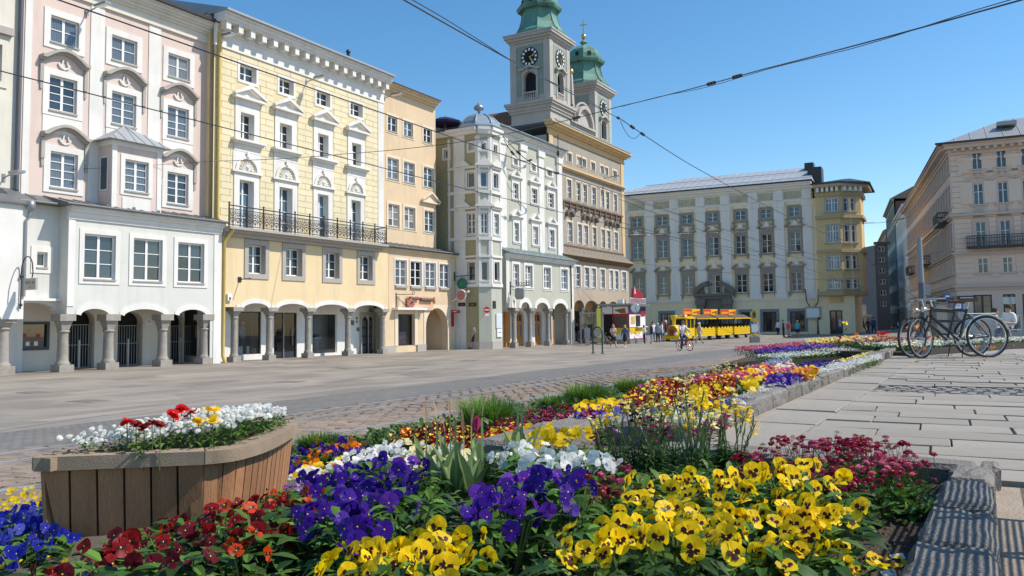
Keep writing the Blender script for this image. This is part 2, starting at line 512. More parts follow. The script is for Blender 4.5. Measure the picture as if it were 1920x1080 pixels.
def column(parent,x,y,z0,z1,r,m,base_h=.35,cap_h=.3,cap_w=1.55):
 mb=MB()
 bw=r*1.42
 mb.hprism([(x-bw,y-bw),(x+bw,y-bw),(x+bw,y+bw),(x-bw,y+bw)],z0,z0+base_h)
 mb.lathe([(r*1.25,z0+base_h),(r*1.3,z0+base_h+.06),(r*1.05,z0+base_h+.12),(r,z0+base_h+.2),(r*.9,z1-cap_h-.12),(r*.92,z1-cap_h-.1),(r*1.12,z1-cap_h-.07),(r*1.12,z1-cap_h-.02),(r*.95,z1-cap_h)],x,y,14)
 mb.lathe([(r*1.0,z1-cap_h),(r*cap_w,z1-cap_h*.45),(r*cap_w,z1-cap_h*.42)],x,y,4,smooth=False,rot=PI/4)
 w=r*cap_w*.95
 mb.hprism([(x-w,y-w),(x+w,y-w),(x+w,y+w),(x-w,y+w)],z1-cap_h*.42,z1)
 return mb.build('column',[m],parent)
# == LEFT ROW OF HOUSES
def text(parent,s,x,y,z,size,m,rotz=0.0,align='CENTER',name='lettering',depth=0.0,roty=0.0):
 c=bpy.data.curves.new('lettering','FONT')
 c.body=s; c.size=size; c.align_x=align; c.align_y='CENTER'; c.extrude=depth; c.resolution_u=2
 c.materials.append(m)
 tmp=bpy.data.objects.new('tmp',c); COL.objects.link(tmp)
 dg=bpy.context.evaluated_depsgraph_get(); dg.update()
 me=bpy.data.meshes.new_from_object(tmp.evaluated_get(dg))
 bpy.data.objects.remove(tmp)
 o=bpy.data.objects.new(name,me); COL.objects.link(o)
 o['kind']='stuff'
 if parent is not None:o.parent=parent
 o.location=(x,y,z); o.rotation_euler=(PI/2,roty,rotz)
 return o
def body_block(parent,x0,x1,y0,y1,z1,ridge,mwall,mroof,over=.25,z0=-2.0,front=True):
 """the rest of the house behind its street front"""
 mb=MB()
 if front:mb.box(x0+.02,x1-.02,y0+.32,y1,z0,z1-.02)
 mb.build('side_wall',[mwall],parent)
 ym=(y0+y1)/2
 r=MB()
 r.prism([(x0,0),(x1,0),(x1,.06),(x0,.06)],0,0.001) if False else None
 r.faces([(x0-.02,y0-over,z1),(x1+.02,y0-over,z1),(x1+.02,ym,ridge),(x0-.02,ym,ridge),(x1+.02,y1,z1),(x0-.02,y1,z1)],[(0,1,2,3),(3,2,4,5),(0,3,5),(1,4,2),(0,5,4,1)])
 return r.build('roof',[mroof],parent)
def lamp_arm(parent,fac,k,x,y,d,L,ang=0.0,name='wall_lamp',label=None):
 """street lamp head on an arm fixed to a facade"""
 lx,lz=fac.at(k,x,y,d)
 w=fac.world(lx,d,lz)
 t=thing('wall_lamp',label,'street lamp',w,fac.phi,'lamps on the facades of the left row')
 MB().bar((0,0,0),(0,-L*.75,.12),.03).box(-.06,.06,-.03,0,-.15,.15).build('arm',[M['grey_metal']],t)
 MB().box(-.14,.14,-L-.3,-L*.6,.08,.17).build('lamp_head',[M['grey_metal']],t)
 MB().box(-.11,.11,-L-.27,-L*.62,.06,.082).build('lamp_glass',[M['white_paint']],t)
 return t
# cream house at the far left edge
X0=-30.5
f0=Fac(X0,0,90)
ca=f0.empty('cream_house','cream house cut by the left edge, dark downpipe on its right side','house')
xa,xe=f0.at('P',-330,300,1.2)[0],f0.at('A',92,500,1.2)[0]
zt0=f0.at('A',60,-260,1.2)[1]
mb=MB()
zr0=f0.at('B',60,60,1.2)[1]
r1=f0.rect('A',-60,235,4,460,1.2)
wall_mesh(mb,xa,xe,zr0-.3,zt0,[r1],1.2,.3)
mb.build('wall',[M['cream']],ca)
window(ca,r1,1.2,.12,2,2,wood=M['grey_wood'],surround=(.22,.05,M['cream']))
a=f0.at('A',28,185,1.2); b=f0.at('A',78,205,1.2)
mb=MB(); mb.box(a[0]-2.2,a[0]+.25,1.0,1.198,a[1]-.1,a[1]+.18); mb.build('window_hood',[M['stone_trim']],ca)
fx1=f0.at('B',95,300)[0]
zf1=f0.at('B',60,118)[1]
mb=MB()
zsp0=f0.at('B',40,735)[1]
hl=f0.at('B',8,735)[0]
wall_mesh(mb,xa,fx1,zsp0,zf1,[(hl-3.4,hl,zsp0,zsp0+.45,.45)],0,.5)
mb.box(fx1+.002,f0.at('B',135,300)[0],.002,.5,zsp0,zf1)
mb.build('arcade_wall',[M['white']],ca)
column(ca,f0.at('B',48,760)[0],.4,ground_z(X0,14)-.05,zsp0,.22,M['stone'])
zg0=ground_z(X0,15)
MB().box(xa,fx1+1.4,2.0,2.3,-2,zsp0+.6).build('inner_wall',[M['white']],ca)
MB().box(xa,fx1+.1,.52,2.0,zsp0+.5,zsp0+.6).build('arcade_ceiling',[M['white']],ca)
rf=MB()
rf.hprism([(xa,-.15),(fx1+.55,-.15),(fx1+.55,1.2),(xa,1.2)],zf1,zf1+.05,[zf1+.06,zf1+.06,zr0+.15,zr0+.15])
rf.build('lower_roof',[M['roof_grey']],ca)
body_block(ca,xa,xe,1.2,14,zt0,zt0+3,M['cream'],M['roof_grey'],z0=zr0)
pa=f0.at('A',122,0,1.05); pb=f0.at('B',92,60,1.05)
pipe('downpipe',[(pa[0],1.05,zt0-.3),(pa[0],1.05,pb[1]+.1)],.075,M['pipe_blue'],ca)
pc=f0.at('B',160,140,-.05); pd=f0.at('B',140,190,-.05); pe=f0.at('B',130,600,-.05)
pipe('lower_downpipe',[(pc[0],-.1,pc[1]),(pc[0]-.02,-.05,pc[1]-.35),(pd[0],-.02,pd[1]-.15),(pd[0],-.02,pe[1]-.1)],.06,M['grey_metal'],ca)
MB().lathe([(.06,pc[1]+.25),(.16,pc[1]+.2),(.16,pc[1]-.02),(.07,pc[1]-.12)],pc[0],-.1,8).build('rain_hopper',[M['grey_metal']],ca)
# pink house
pk=f0.empty('pink_house','pink house with white pilasters, curved window hoods and a white ground floor arcade','house')
D1,D0,DL=1.2,0.0,.6
u0,u1=f0.at('A',122,500,D1)[0],f0.at('B',1182,200,D1)[0]
zroof=f0.at('A',900,40,D1)[1]
zbase=f0.at('B',200,95,D1)[1]
rows=[[('A',285,85,440,280),('A',628,195,768,375),('A',945,288,1065,455)],[('A',278,425,428,655),('A',628,505,762,715),('A',942,585,1058,785)],[('A',283,845,432,1070),None,('P',313.3,321.7,352,385.7)]]
R=[[f0.rect(*w,D1) if w else None for w in row] for row in rows]
for row in R:
 a=sum(r[3] for r in row if r)/len([r for r in row if r]); b=sum(r[2] for r in row if r)/len([r for r in row if r])
 for i,r in enumerate(row):
  if r:row[i]=(r[0],r[1],b,a)
holes=[r for row in R for r in row if r]
mb=MB(); wall_mesh(mb,u0,u1,zbase-.8,zroof,holes,D1,.2); mb.build('wall',[M['pink']],pk)
mb=MB()
for k,xa_,xb_ in (('A',128,168),('A',500,578),('A',830,898),('A',1188,1268)):
 a,b=f0.at(k,xa_,600,D1)[0],f0.at(k,xb_,600,D1)[0]
 mb.box(a,b,D1-.035,D1-.002,zbase-.7,zroof-.95)
mb.build('pilasters',[M['white']],pk)
mb=MB(); cornice(mb,u0,u1,zroof-.95,[(.12,.10),(.3,.06),(.1,.16),(.12,.26)],D1-.002)
mb.build('frieze',[M['cream']],pk)
mb=MB(); cornice(mb,u0,u1,zroof-.305,[(.1,.34),(.12,.44),(.09,.52)],D1-.004); mb.build('cornice',[M['cream']],pk)
MB().box(u0,u1,D1-.66,D1+.3,zroof,zroof+.14).build('gutter',[M['dark_metal']],pk)
body_block(pk,u0,u1,D1,15,zroof+.15,zroof+2.2,M['pink'],M['roof_grey'],over=.3,z0=zbase-.5)
for ri,row in enumerate(R):
 for ci,r in enumerate(row):
  if not r:continue
  window(pk,r,D1,.08,2,2 if ri==0 else 4,fw=.07,surround=(.26,.04,M['white'],.26 if ri==0 else .22),sill=(.02,.09,.06,M['stone_trim']),curtain=.5 if ri else .1)
  if ri>0:
   w=r[1]-r[0]; c=(r[0]+r[1])/2; hz=r[3]+.5; hw=w*.86
   path=[]
   for i in range(25):
    t=-1+i/12
    path.append((c+hw*t,hz+(.40*math.cos(t*PI*.62) if abs(t)<.8 else .40*math.cos(.8*PI*.62)-.04*(abs(t)-.8))))
   mb=MB(); mb.band(path,0,.09,D1-.16,D1-.004); mb.band(path,.09,.2,D1-.30,D1-.004); mb.build('window_hood',[M['stone_trim']],pk)
   mb=MB()
   for s in (-1,1):
    mb.box(c+s*hw*.93-.07,c+s*hw*.93+.07,D1-.10,D1-.002,r[3]-.35,hz-.05)
    mb.box(c+s*hw*.93-.045,c+s*hw*.93+.045,D1-.07,D1-.002,r[3]-.65,r[3]-.352)
   mb.build('hood_bracket',[M['stone_trim']],pk,kind='stuff'); mb=MB()
   mb.band([(c-.26,hz+.02),(c-.18,hz-.12),(c,hz-.2),(c+.18,hz-.12),(c+.26,hz+.02)],0,.07,D1-.07,D1-.003)
   mb.band([(c-.07,hz+.22),(c-.12,hz+.02),(c-.2,hz-.08)],0,.05,D1-.08,D1-.004)
   mb.band([(c+.07,hz+.22),(c+.12,hz+.02),(c+.2,hz-.08)],0,.05,D1-.08,D1-.004)
   mb.build('carving',[M['white']],pk,kind='stuff')
   if ri==1:
    MB().box(r[0]-.24,r[1]+.24,D1-.03,D1-.003,r[2]-.95,r[2]-.25).build('parapet_panel',[M['white']],pk)
DB=.25
bx0,bx1=f0.at('A',632,900,DB)[0],f0.at('A',905,950,DB)[0]
bz1,bz0=f0.at('A',880,835,DB)[1],f0.at('B',590,152,DB)[1]
br=f0.rect('A',703,893,832,1088,DB)
bay=MB(); wall_mesh(bay,bx0,bx1,bz0-.3,bz1,[br],DB,.15)
for x in (bx0,bx1):
 bay.face([(x,DB,bz0-.3),(x,D1,bz0-.3),(x,D1,bz1),(x,DB,bz1)])
bay=bay.build('bay',[M['pink']],pk)
mb=MB()
for a,b in ((bx0-.02,bx0+.2),(bx1-.2,bx1+.02)):
 mb.box(a,b,DB-.03,DB+.02,bz0-.3,bz1-.2)
mb.box(bx0-.06,bx1+.06,DB-.08,D1,bz1-.2,bz1-.002)
mb.box(br[0]-.1,br[1]+.1,DB-.03,DB-.003,br[2]-.78,br[2]-.3)
mb.build('bay_trim',[M['white']],bay)
window(pk,br,DB,.08,2,4,fw=.07,surround=(.2,.035,M['white']),sill=(.02,.09,.06,M['stone_trim']),curtain=1)
mb=MB(); mb.box(bx0-.024,bx0-.008,DB+.3,DB+.72,br[2],br[3]); mb.build('side_pane',[M['glass']],bay)
mb=MB();
for a,b,c_,d_ in ((DB+.24,DB+.3,br[2]-.06,br[3]+.06),(DB+.72,DB+.78,br[2]-.06,br[3]+.06),(DB+.3,DB+.72,br[3],br[3]+.06),(DB+.3,DB+.72,br[2]-.06,br[2])):
 mb.box(bx0-.03,bx0-.004,a,b,c_,d_)
mb.build('side_frame',[M['white']],bay)
mb=MB()
cxm=(bx0+bx1)/2; e=.35
P_=[(bx0-e,DB-e,bz1),(bx1+e,DB-e,bz1),(bx1+e,D1,bz1),(bx0-e,D1,bz1),(cxm,D1,bz1+.95)]
mb.faces(P_,[(0,1,4),(1,2,4),(3,0,4),(0,3,2,1)])
for t in (.1,.25,.4,.55,.7,.85):
 q=Vector(P_[0]).lerp(Vector(P_[1]),t)
 top=Vector(P_[4]) if .38<t<.62 else Vector(P_[0 if t<.5 else 1]).lerp(Vector(P_[4]),min(1,(t if t<.5 else 1-t)*2))
 mb.bar(q+Vector((0,0,.01)),top+Vector((0,0,.015)),.018,4)
mb.build('bay_roof',[M['roof_light']],bay)
fa,fb=f0.at('B',362,400)[0],f0.at('B',1180,300)[0]
ze=f0.at('B',700,208)[1]+.3
zs=f0.at('B',620,708)[1]
lw=[('B',450,275,612,520),('B',712,300,862,535),('B',948,325,1085,550)]
LW=[f0.rect(*w) for w in lw]
za_,zb_=sum(r[3] for r in LW)/3,sum(r[2] for r in LW)/3
LW=[(r[0],r[1],zb_,za_) for r in LW]
ar=[(400,606),(635,900),(930,1118)]
AR=[(f0.at('B',a,705)[0],f0.at('B',b,705)[0]) for a,b in ar]
rise=f0.at('B',740,650)[1]-zs
mb=MB()
wall_mesh(mb,fa,AR[-1][1]+.02,zs,ze,LW+[(a,b,zs,zs+rise,rise) for a,b in AR],0,.35)
wall_mesh(mb,AR[-1][1]+.02,fb,-2,ze,[],0,.1)
mb.face([(fa,0,zs),(fa,DL,zs),(fa,DL,ze),(fa,0,ze)])
mb.box(fb-.3,fb,.002,1.2,-2,ze-.01)
mb.build('arcade_wall',[M['offwhite']],pk)
mb=MB()
for a,b in AR:
 mb.band(arch_path(a,b,zs,rise),-.24,-.001,-.03,-.002)
mb.box(fa-.01,fa+.26,-.03,-.002,zs+.3,ze-.5); mb.box(fb-.42,fb+.01,-.03,-.002,-1.6,ze-.5)
cornice(mb,fa-.05,fb,ze-.5,[(.1,.06),(.18,.10),(.1,.2),(.12,.3)],-.002)
mb.build('arcade_trim',[M['white']],pk)
for r in LW:
 window(pk,r,0,.1,2,3,fw=.07,surround=(.2,.035,M['white']),sill=(.02,.08,.05,M['stone_trim']),glass=M['glass'])
la=fx1+.15
ls=f0.rect('B',196,375,250,460,DL)
zsl=f0.at('B',320,690,DL)[1]
mb=MB(); wall_mesh(mb,la,fa,zsl,ze,[ls,(la-.05,fa-.10,zsl,zsl+.30,.30)],DL,.35)
mb.build('left_wall',[M['offwhite']],pk)
window(pk,ls,DL,.1,1,1,fw=.08,surround=(.22,.035,M['white']),sill=(.02,.07,.05,M['stone_trim']),glass=M['glass'])
DI=2.1
zc=zs+rise+.05
gates=[('B',366,700,500,1002),('B',630,708,757,990),('B',911,714,1028,975)]
G=[f0.rect(*g,DI) for g in gates]
dsp=f0.rect('B',108,757,252,890,DI)
zg=ground_z(X0,22)
HG=[(r[0],r[1],-2,r[3]+.12,.45) for r in G]
mb=MB(); wall_mesh(mb,la-1.6,fb-.3,-2,zc,HG+[dsp],DI,.4)
mb.build('inner_wall',[M['cream']],pk)
MB().box(la-1.2,fb-.3,.36,DI,zc,zc+.1).build('arcade_ceiling',[M['white']],pk)
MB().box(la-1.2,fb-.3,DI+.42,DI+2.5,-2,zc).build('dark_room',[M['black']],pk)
for r in G:
 d=MB()
 zb=zg-.02
 n=9
 for i in range(n+1):
  x=r[0]+.05+(r[1]-r[0]-.1)*i/n
  d.bar((x,DI+.16,zb),(x,DI+.16,r[3]-.5),.014,4)
 for z in (zb+.06,zb+1.0,r[3]-.5):
  d.bar((r[0],DI+.16,z),(r[1],DI+.16,z),.022,4)
 d.box((r[0]+r[1])/2-.04,(r[0]+r[1])/2+.04,DI+.13,DI+.19,zb,zb+1.2)
 d.build('gate',[M['grey_metal']],pk)
mobj('display_window',MB().box(dsp[0],dsp[1],DI+.06,DI+.09,dsp[2],dsp[3]).mesh('display_window',[M['glass_deep']]),pk)
mb=MB()
for x0,x1,z0,z1 in ((dsp[0]-.06,dsp[0]+.05,dsp[2]-.06,dsp[3]+.06),(dsp[1]-.05,dsp[1]+.06,dsp[2]-.06,dsp[3]+.06),(dsp[0]+.05,dsp[1]-.05,dsp[3]-.05,dsp[3]+.06),(dsp[0]+.05,dsp[1]-.05,dsp[2]-.06,dsp[2]+.05)):
 mb.box(x0,x1,DI-.04,DI+.05,z0,z1)
mb.build('display_frame',[mat('slate_frame',(.06,.065,.08),.5,.05)],pk)
for i,(sx,sz,c) in enumerate(((.18,.45,M['red_paint']),(.42,.6,M['stone_trim']),(.68,.42,M['red_paint']),(.3,.12,M['white_paint']),(.6,.12,M['white_paint']))):
 w_=dsp[1]-dsp[0]; h_=dsp[3]-dsp[2]
 MB().box(dsp[0]+w_*sx-.07,dsp[0]+w_*sx+.08,DI+.045,DI+.058,dsp[2]+h_*sz,dsp[2]+h_*sz+.16).build('price_card',[c],pk)
for x,y in ((343,1016),(586,1003),(875,986),(1096,972)):
 lx=f0.at('B',x,y-30,.15)[0]
 column(pk,lx,.28,ground_z(X0,lx)-.05,zs,.205,M['stone'],base_h=.32,cap_h=.62,cap_w=1.62)
a=f0.at('B',794,749,DI)
MB().box(a[0]-.14,a[0]+.14,DI-.02,DI-.002,a[1]-.12,a[1]+.12).build('number_plate',[M['white_paint']],pk)
text(pk,'33',a[0],DI-.024,a[1],.17,M['dark_metal'])
a=f0.at('B',1058,800,DI)
MB().box(a[0]-.2,a[0]+.2,DI-.12,DI-.002,a[1]-.3,a[1]+.3).build('letter_box',[mat('brick_red_box',(.4,.15,.08),.6,.1)],pk)
def lean_roof(parent,x0,x1,y0,y1,z0,z1,m,seams=.55,name='arcade_roof',t=.05):
 mb=MB()
 mb.faces([(x0,y0,z0),(x1,y0,z0),(x1,y1,z1),(x0,y1,z1),(x0,y0,z0-t),(x1,y0,z0-t),(x1,y1,z0-t),(x0,y1,z0-t)],[(0,1,2,3),(0,4,5,1),(0,3,7,4),(1,5,6,2),(4,7,6,5)])
 n=max(1,int((x1-x0)/seams))
 for i in range(n+1):
  x=x0+.02+(x1-x0-.04)*i/n
  mb.bar((x,y0+.01,z0+.015),(x,y1-.01,z1+.015),.018,4)
 k=max(1,int((x1-x0)/1.1))
 for i in range(k):
  x=x0+.3+(x1-x0-.6)*(i+.5)/k
  mb.box(x-.06,x+.06,y0+(y1-y0)*.35,y0+(y1-y0)*.35+.02,z0+(z1-z0)*.35,z0+(z1-z0)*.35+.1)
 mb.tube([(x0,y0-.03,z0-.02),(x1,y0-.03,z0-.02)],.06,6)
 return mb.build(name,[m],parent)
zr1=zbase+.05
lean_roof(pk,la,fa-.3,DL-.35,D1,ze+.06,zr1+.1,M['roof_grey'])
lean_roof(pk,fa-.3,fb+.05,-.35,D1,ze+.06,zr1+.1,M['roof_grey'])
bx_,bz_=f0.at('B',108,520,0)
t=thing('hanging_shop_sign','dark scrolled iron bracket with small pale hanging shop sign by grey downpipe','sign',f0.world(bx_,0,bz_),f0.phi)
mb=MB(); mb.bar((0,-.06,.25),(0,-.06,-1.1),.022)
mb.tube([(0,-.06,.1)]+[(0,-.06-.75*(1-math.cos(a))/2,.25+.55*math.sin(a)) for a in [PI*i/10 for i in range(1,9)]]+[(0,-.8,.2),(0,-.75,.02)],.022,6)
mb.ball((0,-.08,.1),.06); mb.ball((0,-.08,-.95),.06)
mb.build('bracket',[M['dark_metal']],t)
MB().box(-.04,.04,-1.05,-.35,-.42,0).build('sign_board',[M['stone_trim']],t)
for sx,rz in ((-.045,-PI/2),):
 text(t,'LINZ AG',sx,-.7,-.16,.16,M['dark_metal'],rotz=rz)
 text(t,'C I T Y',sx,-.7,-.33,.08,M['dark_metal'],rotz=rz)
# yellow house
f1=Fac(-30.6,0,90)
yl=f1.empty('yellow_house','yellow house with white bracketed cornice, lacy iron balcony and wavy arcade','house')
DU=.55
ux0,ux1=fb+.02,f1.at('C',953,600,DU)[0]
lx0,lx1=ux0,f1.at('D',985,500,0)[0]
uz1=f1.at('C',500,425,DU)[1]
zb1=f1.at('D',500,300,-.5)[1]
def level(rects):
 a=sum(r[3] for r in rects)/len(rects); b=sum(r[2] for r in rects)/len(rects)
 return [(r[0],r[1],b,a) for r in rects]
YT=level([f1.rect('C',*w,DU) for w in ((148,352,240,478),(370,432,450,542),(580,507,655,608),(770,567,838,660))])
Y2=level([f1.rect('C',*w,DU) for w in ((152,628,226,800),(372,692,438,848),(586,748,644,898),(776,800,828,940))])
Y1=level([f1.rect('P',*w,DU) for w in ((448.3,336,474.5,408),(523,349,547,412),(595,363,614.5,416),(657.7,376,675,425))])
Y1=[(r[0],r[1],zb1+.05,r[3]) for r in Y1]
mb=MB(); wall_mesh(mb,ux0,ux1,zb1-.5,uz1+1.6,YT+Y2+Y1,DU,.3); mb.build('wall',[M['mortar_y']],yl)
skip=[]
for r in YT:skip.append((r[0]-.16,r[1]+.16,r[2]-.16,r[3]+.16))
rh=(uz1-zb1)/27
nb=0
for j in range(27):
 z0,z1=zb1+j*rh+.012,zb1+(j+1)*rh-.012
 x=ux0+.45+(.55 if j%2 else 0)
 cuts=[ux0+.1]
 while x<ux1-.62:
  cuts.append(x); x+=1.12
 cuts.append(ux1-.5)
 for a,b in zip(cuts[:-1],cuts[1:]):
  if b-a<.1:continue
  segs=[(a+.012,b-.012)]
  for r,mg in [(r,.16) for r in YT]+[(r,.42) for r in Y2]+[(r,.42) for r in Y1]:
   lo=r[2]-(.16 if mg==.16 else .75); hi=r[3]+(.16 if mg==.16 else 1.3)
   if lo<z1 and hi>z0:
    ns=[]
    for s0,s1 in segs:
     if s1<=r[0]-mg or s0>=r[1]+mg:ns.append((s0,s1)); continue
     if s0<r[0]-mg:ns.append((s0,r[0]-mg))
     if s1>r[1]+mg:ns.append((r[1]+mg,s1))
    segs=ns
  for s0,s1 in segs:
   if s1-s0>.05 and nb<300:
    MB().box(s0,s1,DU-.022,DU-.003,z0,z1).build('ashlar_block',[M['yellow']],yl); nb+=1
mb=MB(); mb.box(ux1-.5,ux1+.02,DU-.05,DU+.2,zb1,uz1); mb.build('corner_pilaster',[M['white']],yl)
mb=MB(); zz=cornice(mb,ux0,ux1+.05,uz1,[(.1,.08),(.55,.05),(.08,.12)],DU-.003)
zz2=cornice(mb,ux0,ux1+.05,zz+.42,[(.1,.62),(.16,.7),(.12,.8)],DU-.003)
mb.box(ux0,ux1+.05,DU-.1,DU+.05,zz,zz+.42)
mb.build('cornice',[M['white']],yl)
for i in range(17):
 x=ux0+.35+(ux1-ux0-.6)*i/16
 m_=MB(); m_.prism([(x-.14,zz+.04),(x+.14,zz+.04),(x+.14,zz+.42),(x-.14,zz+.42)],DU-.58,DU-.102)
 m_.build('cornice_bracket',[M['white']],yl)
MB().box(ux0-.05,ux1+.1,DU-.95,DU+.4,zz2,zz2+.1).build('gutter',[M['roof_light']],yl)
body_block(yl,ux0,ux1,DU,14,zz2+.1,zz2+2.4,M['yellow_low'],M['roof_light'],over=.9,z0=zb1-.4)
a=f1.at('C',770,385,6)
mb=MB(); mb.box(a[0]-.45,a[0]+.45,5.6,6.4,zz2+.5,a[1]+.2); mb.build('chimney',[mat('brick_chimney',(.25,.08,.045),.9,.2)],yl)
MB().box(a[0]-.55,a[0]+.55,5.5,6.5,a[1]+.2,a[1]+.32).bar((a[0]-.2,6,a[1]+.3),(a[0]-.2,6,a[1]+1.0),.12).ball((a[0]-.2,6,a[1]+1.1),.16).build('chimney_cap',[M['dark_metal']],yl)
for r in YT:
 window(yl,r,DU,.22,2,2,fw=.06,surround=(.14,.035,M['white']),glass=random.choice([M['glass_blue'],M['glass']]))
for i,r in enumerate(Y2):
 o=window(yl,r,DU,.26,2,3,fw=.06,surround=(.34,.05,M['white'],0.0),glass=M['glass'])
 c=(r[0]+r[1])/2; hw=(r[1]-r[0])/2+.42
 mb=MB(); mb.box(c-hw+.06,c+hw-.06,DU-.07,DU-.003,r[3]+.342,r[3]+.62)
 mb.box(c-hw-.12,c+hw+.12,DU-.3,DU-.003,r[3]+.622,r[3]+.74)
 mb.prism([(c-hw-.1,r[3]+.742),(c+hw+.1,r[3]+.742),(c,r[3]+1.18)],DU-.12,DU-.003)
 for s in (-1,1):
  mb.prism([(c+s*(hw+.16),r[3]+.742),(c+s*(hw+.2),r[3]+.85),(c,r[3]+1.4),(c,r[3]+1.2)][::s],DU-.34,DU-.125)
 mb.build('pediment',[M['white']],yl)
 zl=r[2]-.1
 mb=MB(); mb.box(c-hw-.16,c+hw+.16,DU-.34,DU-.003,zl-.06,zl+.06); mb.box(c-hw-.06,c+hw+.06,DU-.24,DU-.003,zl-.16,zl-.061)
 mb.box(c-hw+.02,c+hw-.02,DU-.06,DU-.003,zl-.52,zl-.161)
 mb.build('sill_cornice',[M['white']],yl)
for i,r in enumerate(Y1):
 window(yl,r,DU,.26,2,4,fw=.06,surround=(.34,.05,M['white'],0.0),glass=M['glass_blue'])
 c=(r[0]+r[1])/2; hw=(r[1]-r[0])/2+.42
 zt=r[3]+.345
 top=Y2[i][2]-.63
 mb=MB(); mb.box(c-hw-.08,c+hw+.08,DU-.16,DU-.003,zt,zt+.1)
 rad=min(hw-.12,top-zt-.25)
 wall_mesh(mb,c-hw,c+hw,zt+.1,top,[(c-rad,c+rad,zt+.1,zt+.1+rad,rad)],DU-.05,.045)
 mb.band(arch_path(c-rad,c+rad,zt+.1,rad),-.13,-.002,DU-.11,DU-.052)
 mb.band(arch_path(c-rad+.14,c+rad-.14,zt+.1,rad-.14),-.05,0,DU-.05,DU-.004)
 mb.box(c-.08,c+.08,DU-.16,DU-.112,zt+.1+rad-.05,zt+.32+rad)
 mb.build('lunette',[M['white']],yl)
 mb=MB()
 random.seed(3)
 for k in range(9):
  a_=PI*(k+.5)/9; rr=rad*.5
  mb.tube([(c+.1*math.cos(a_),DU-.03,zt+.16),(c+rr*.6*math.cos(a_+.2),DU-.05,zt+.14+rr*.6*math.sin(a_+.2)),(c+rr*1.15*math.cos(a_-.1),DU-.03,zt+.14+rr*1.15*math.sin(a_-.1))],[.05,.035,.05],5)
 mb.ball((c,DU-.05,zt+.3),.12,8,5)
 mb.build('stucco_relief',[M['white']],yl)
yb0,yb1=ux0+.05,f1.at('D',972,330,-.5)[0]
mb=MB(); mb.box(yb0,yb1+.1,-.62,DU,zb1-.12,zb1); mb.box(yb0,yb1,-.42,DU,zb1-.24,zb1-.121); mb.box(yb0,yb1,-.2,DU,zb1-.42,zb1-.241)
mb.build('balcony_slab',[M['stone_trim']],yl)
rl=MB()
H_=.98
rl.bar((yb0,-.52,zb1+H_),(yb1,-.52,zb1+H_),.03); rl.bar((yb0,-.52,zb1+.08),(yb1,-.52,zb1+.08),.022); rl.bar((yb0,-.52,zb1+H_-.16),(yb1,-.52,zb1+H_-.16),.018)
rl.bar((yb1,-.52,zb1+H_),(yb1,DU,zb1+H_),.03); rl.bar((yb1,-.52,zb1+.08),(yb1,DU,zb1+.08),.02)
rl=rl.build('balcony_rail',[M['dark_metal']],yl)
npan=11
pw=(yb1-yb0)/npan
scr=MB()
for sx in (.2,.5,.8):
 c=pw*sx; q=pw*.13
 for s in (-1,1):
  scr.tube([(c+s*q*(1.1-.9*t)*math.cos(t*7),0,.28+s*.0+.17*(1.1-.9*t)*math.sin(t*7)) for t in [i/9 for i in range(10)]],.014,4)
  scr.tube([(c+s*q*(1.1-.9*t)*math.cos(t*7+2),0,.62+.15*(1.1-.9*t)*math.sin(t*7+2)) for t in [i/9 for i in range(10)]],.014,4)
 scr.bar((c,0,.08),(c,0,.82),.012,4)
 scr.tube([(c+q*math.cos(a),0,.45+.07*math.sin(a)) for a in [2*PI*i/8 for i in range(8)]],.012,4,closed=True)
for sx in (.06,.35,.65,.94):
 scr.bar((pw*sx,0,.08),(pw*sx,0,.82),.011,4)
scr=scr.mesh('scroll_panel',[M['dark_metal']])
pst=MB(); pst.bar((0,0,0),(0,0,H_+.08),.035); pst.ball((0,0,H_+.12),.05,6,4); pst=pst.mesh('balcony_post',[M['dark_metal']])
for i in range(npan):
 mobj('scroll_panel',scr,rl,loc=(yb0+pw*i,-.52,zb1))
for i in range(npan+1):
 mobj('balcony_post',pst,rl,loc=(yb0+pw*i,-.52,zb1))
LY=level([f1.rect('D',*w) for w in ((196,348,290,515),(406,372,497,532),(630,397,706,555),(823,420,893,562))])
zsY=f1.at('D',540,712)[1]
cols=[(120,1018),(318,1006),(535,993),(760,978),(955,964)]
CX_=[f1.at('D',x,y-60,.2)[0] for x,y in cols]
arY=[(a+.12,b-.12) for a,b in zip(CX_[:-1],CX_[1:])]
riseY=.42
zlow=zb1-.43
mb=MB(); wall_mesh(mb,lx0,lx1,zsY,zlow,LY+[(a,b,zsY,zsY+riseY,riseY) for a,b in arY],0,.35)
mb.box(lx1-.02,lx1,.0,DU+.3,zsY,zlow)
mb.build('lower_wall',[M['yellow_low']],yl)
mb=MB()
for a,b in arY:
 mb.band(arch_path(a,b,zsY,riseY),-.22,.0,-.035,-.002)
for i,c in enumerate(CX_):
 mb.box(c-.12,c+.12,-.034,-.003,zsY-.0,zsY+.12)
mb.build('arcade_trim',[M['white']],yl)
for r in LY:
 window(yl,r,0,.24,2,3,fw=.07,surround=(.24,.05,M['stone_trim']),glass=M['glass'])
for c in CX_:
 column(yl,c,.25,ground_z(-30.6,c)-.05,zsY,.165,M['stone'],base_h=.3,cap_h=.46,cap_w=1.9)
DY=1.5
zcY=zsY+riseY+.03
w1=f1.rect('D',142,732,268,970,DY); w2=f1.rect('D',342,738,470,1000,DY); w3=f1.rect('D',558,742,696,962,DY); dr=f1.rect('D',834,757,898,968,DY)
mb=MB(); wall_mesh(mb,lx0,lx1,-2,zcY,[w1,(w2[0],w2[1],-2,w2[3]),w3,(dr[0],dr[1],-2,dr[3],.35)],DY,.15)
mb.build('inner_wall',[M['white']],yl)
MB().box(lx0,lx1,.36,DY,zcY,zcY+.1).build('arcade_ceiling',[M['white']],yl)
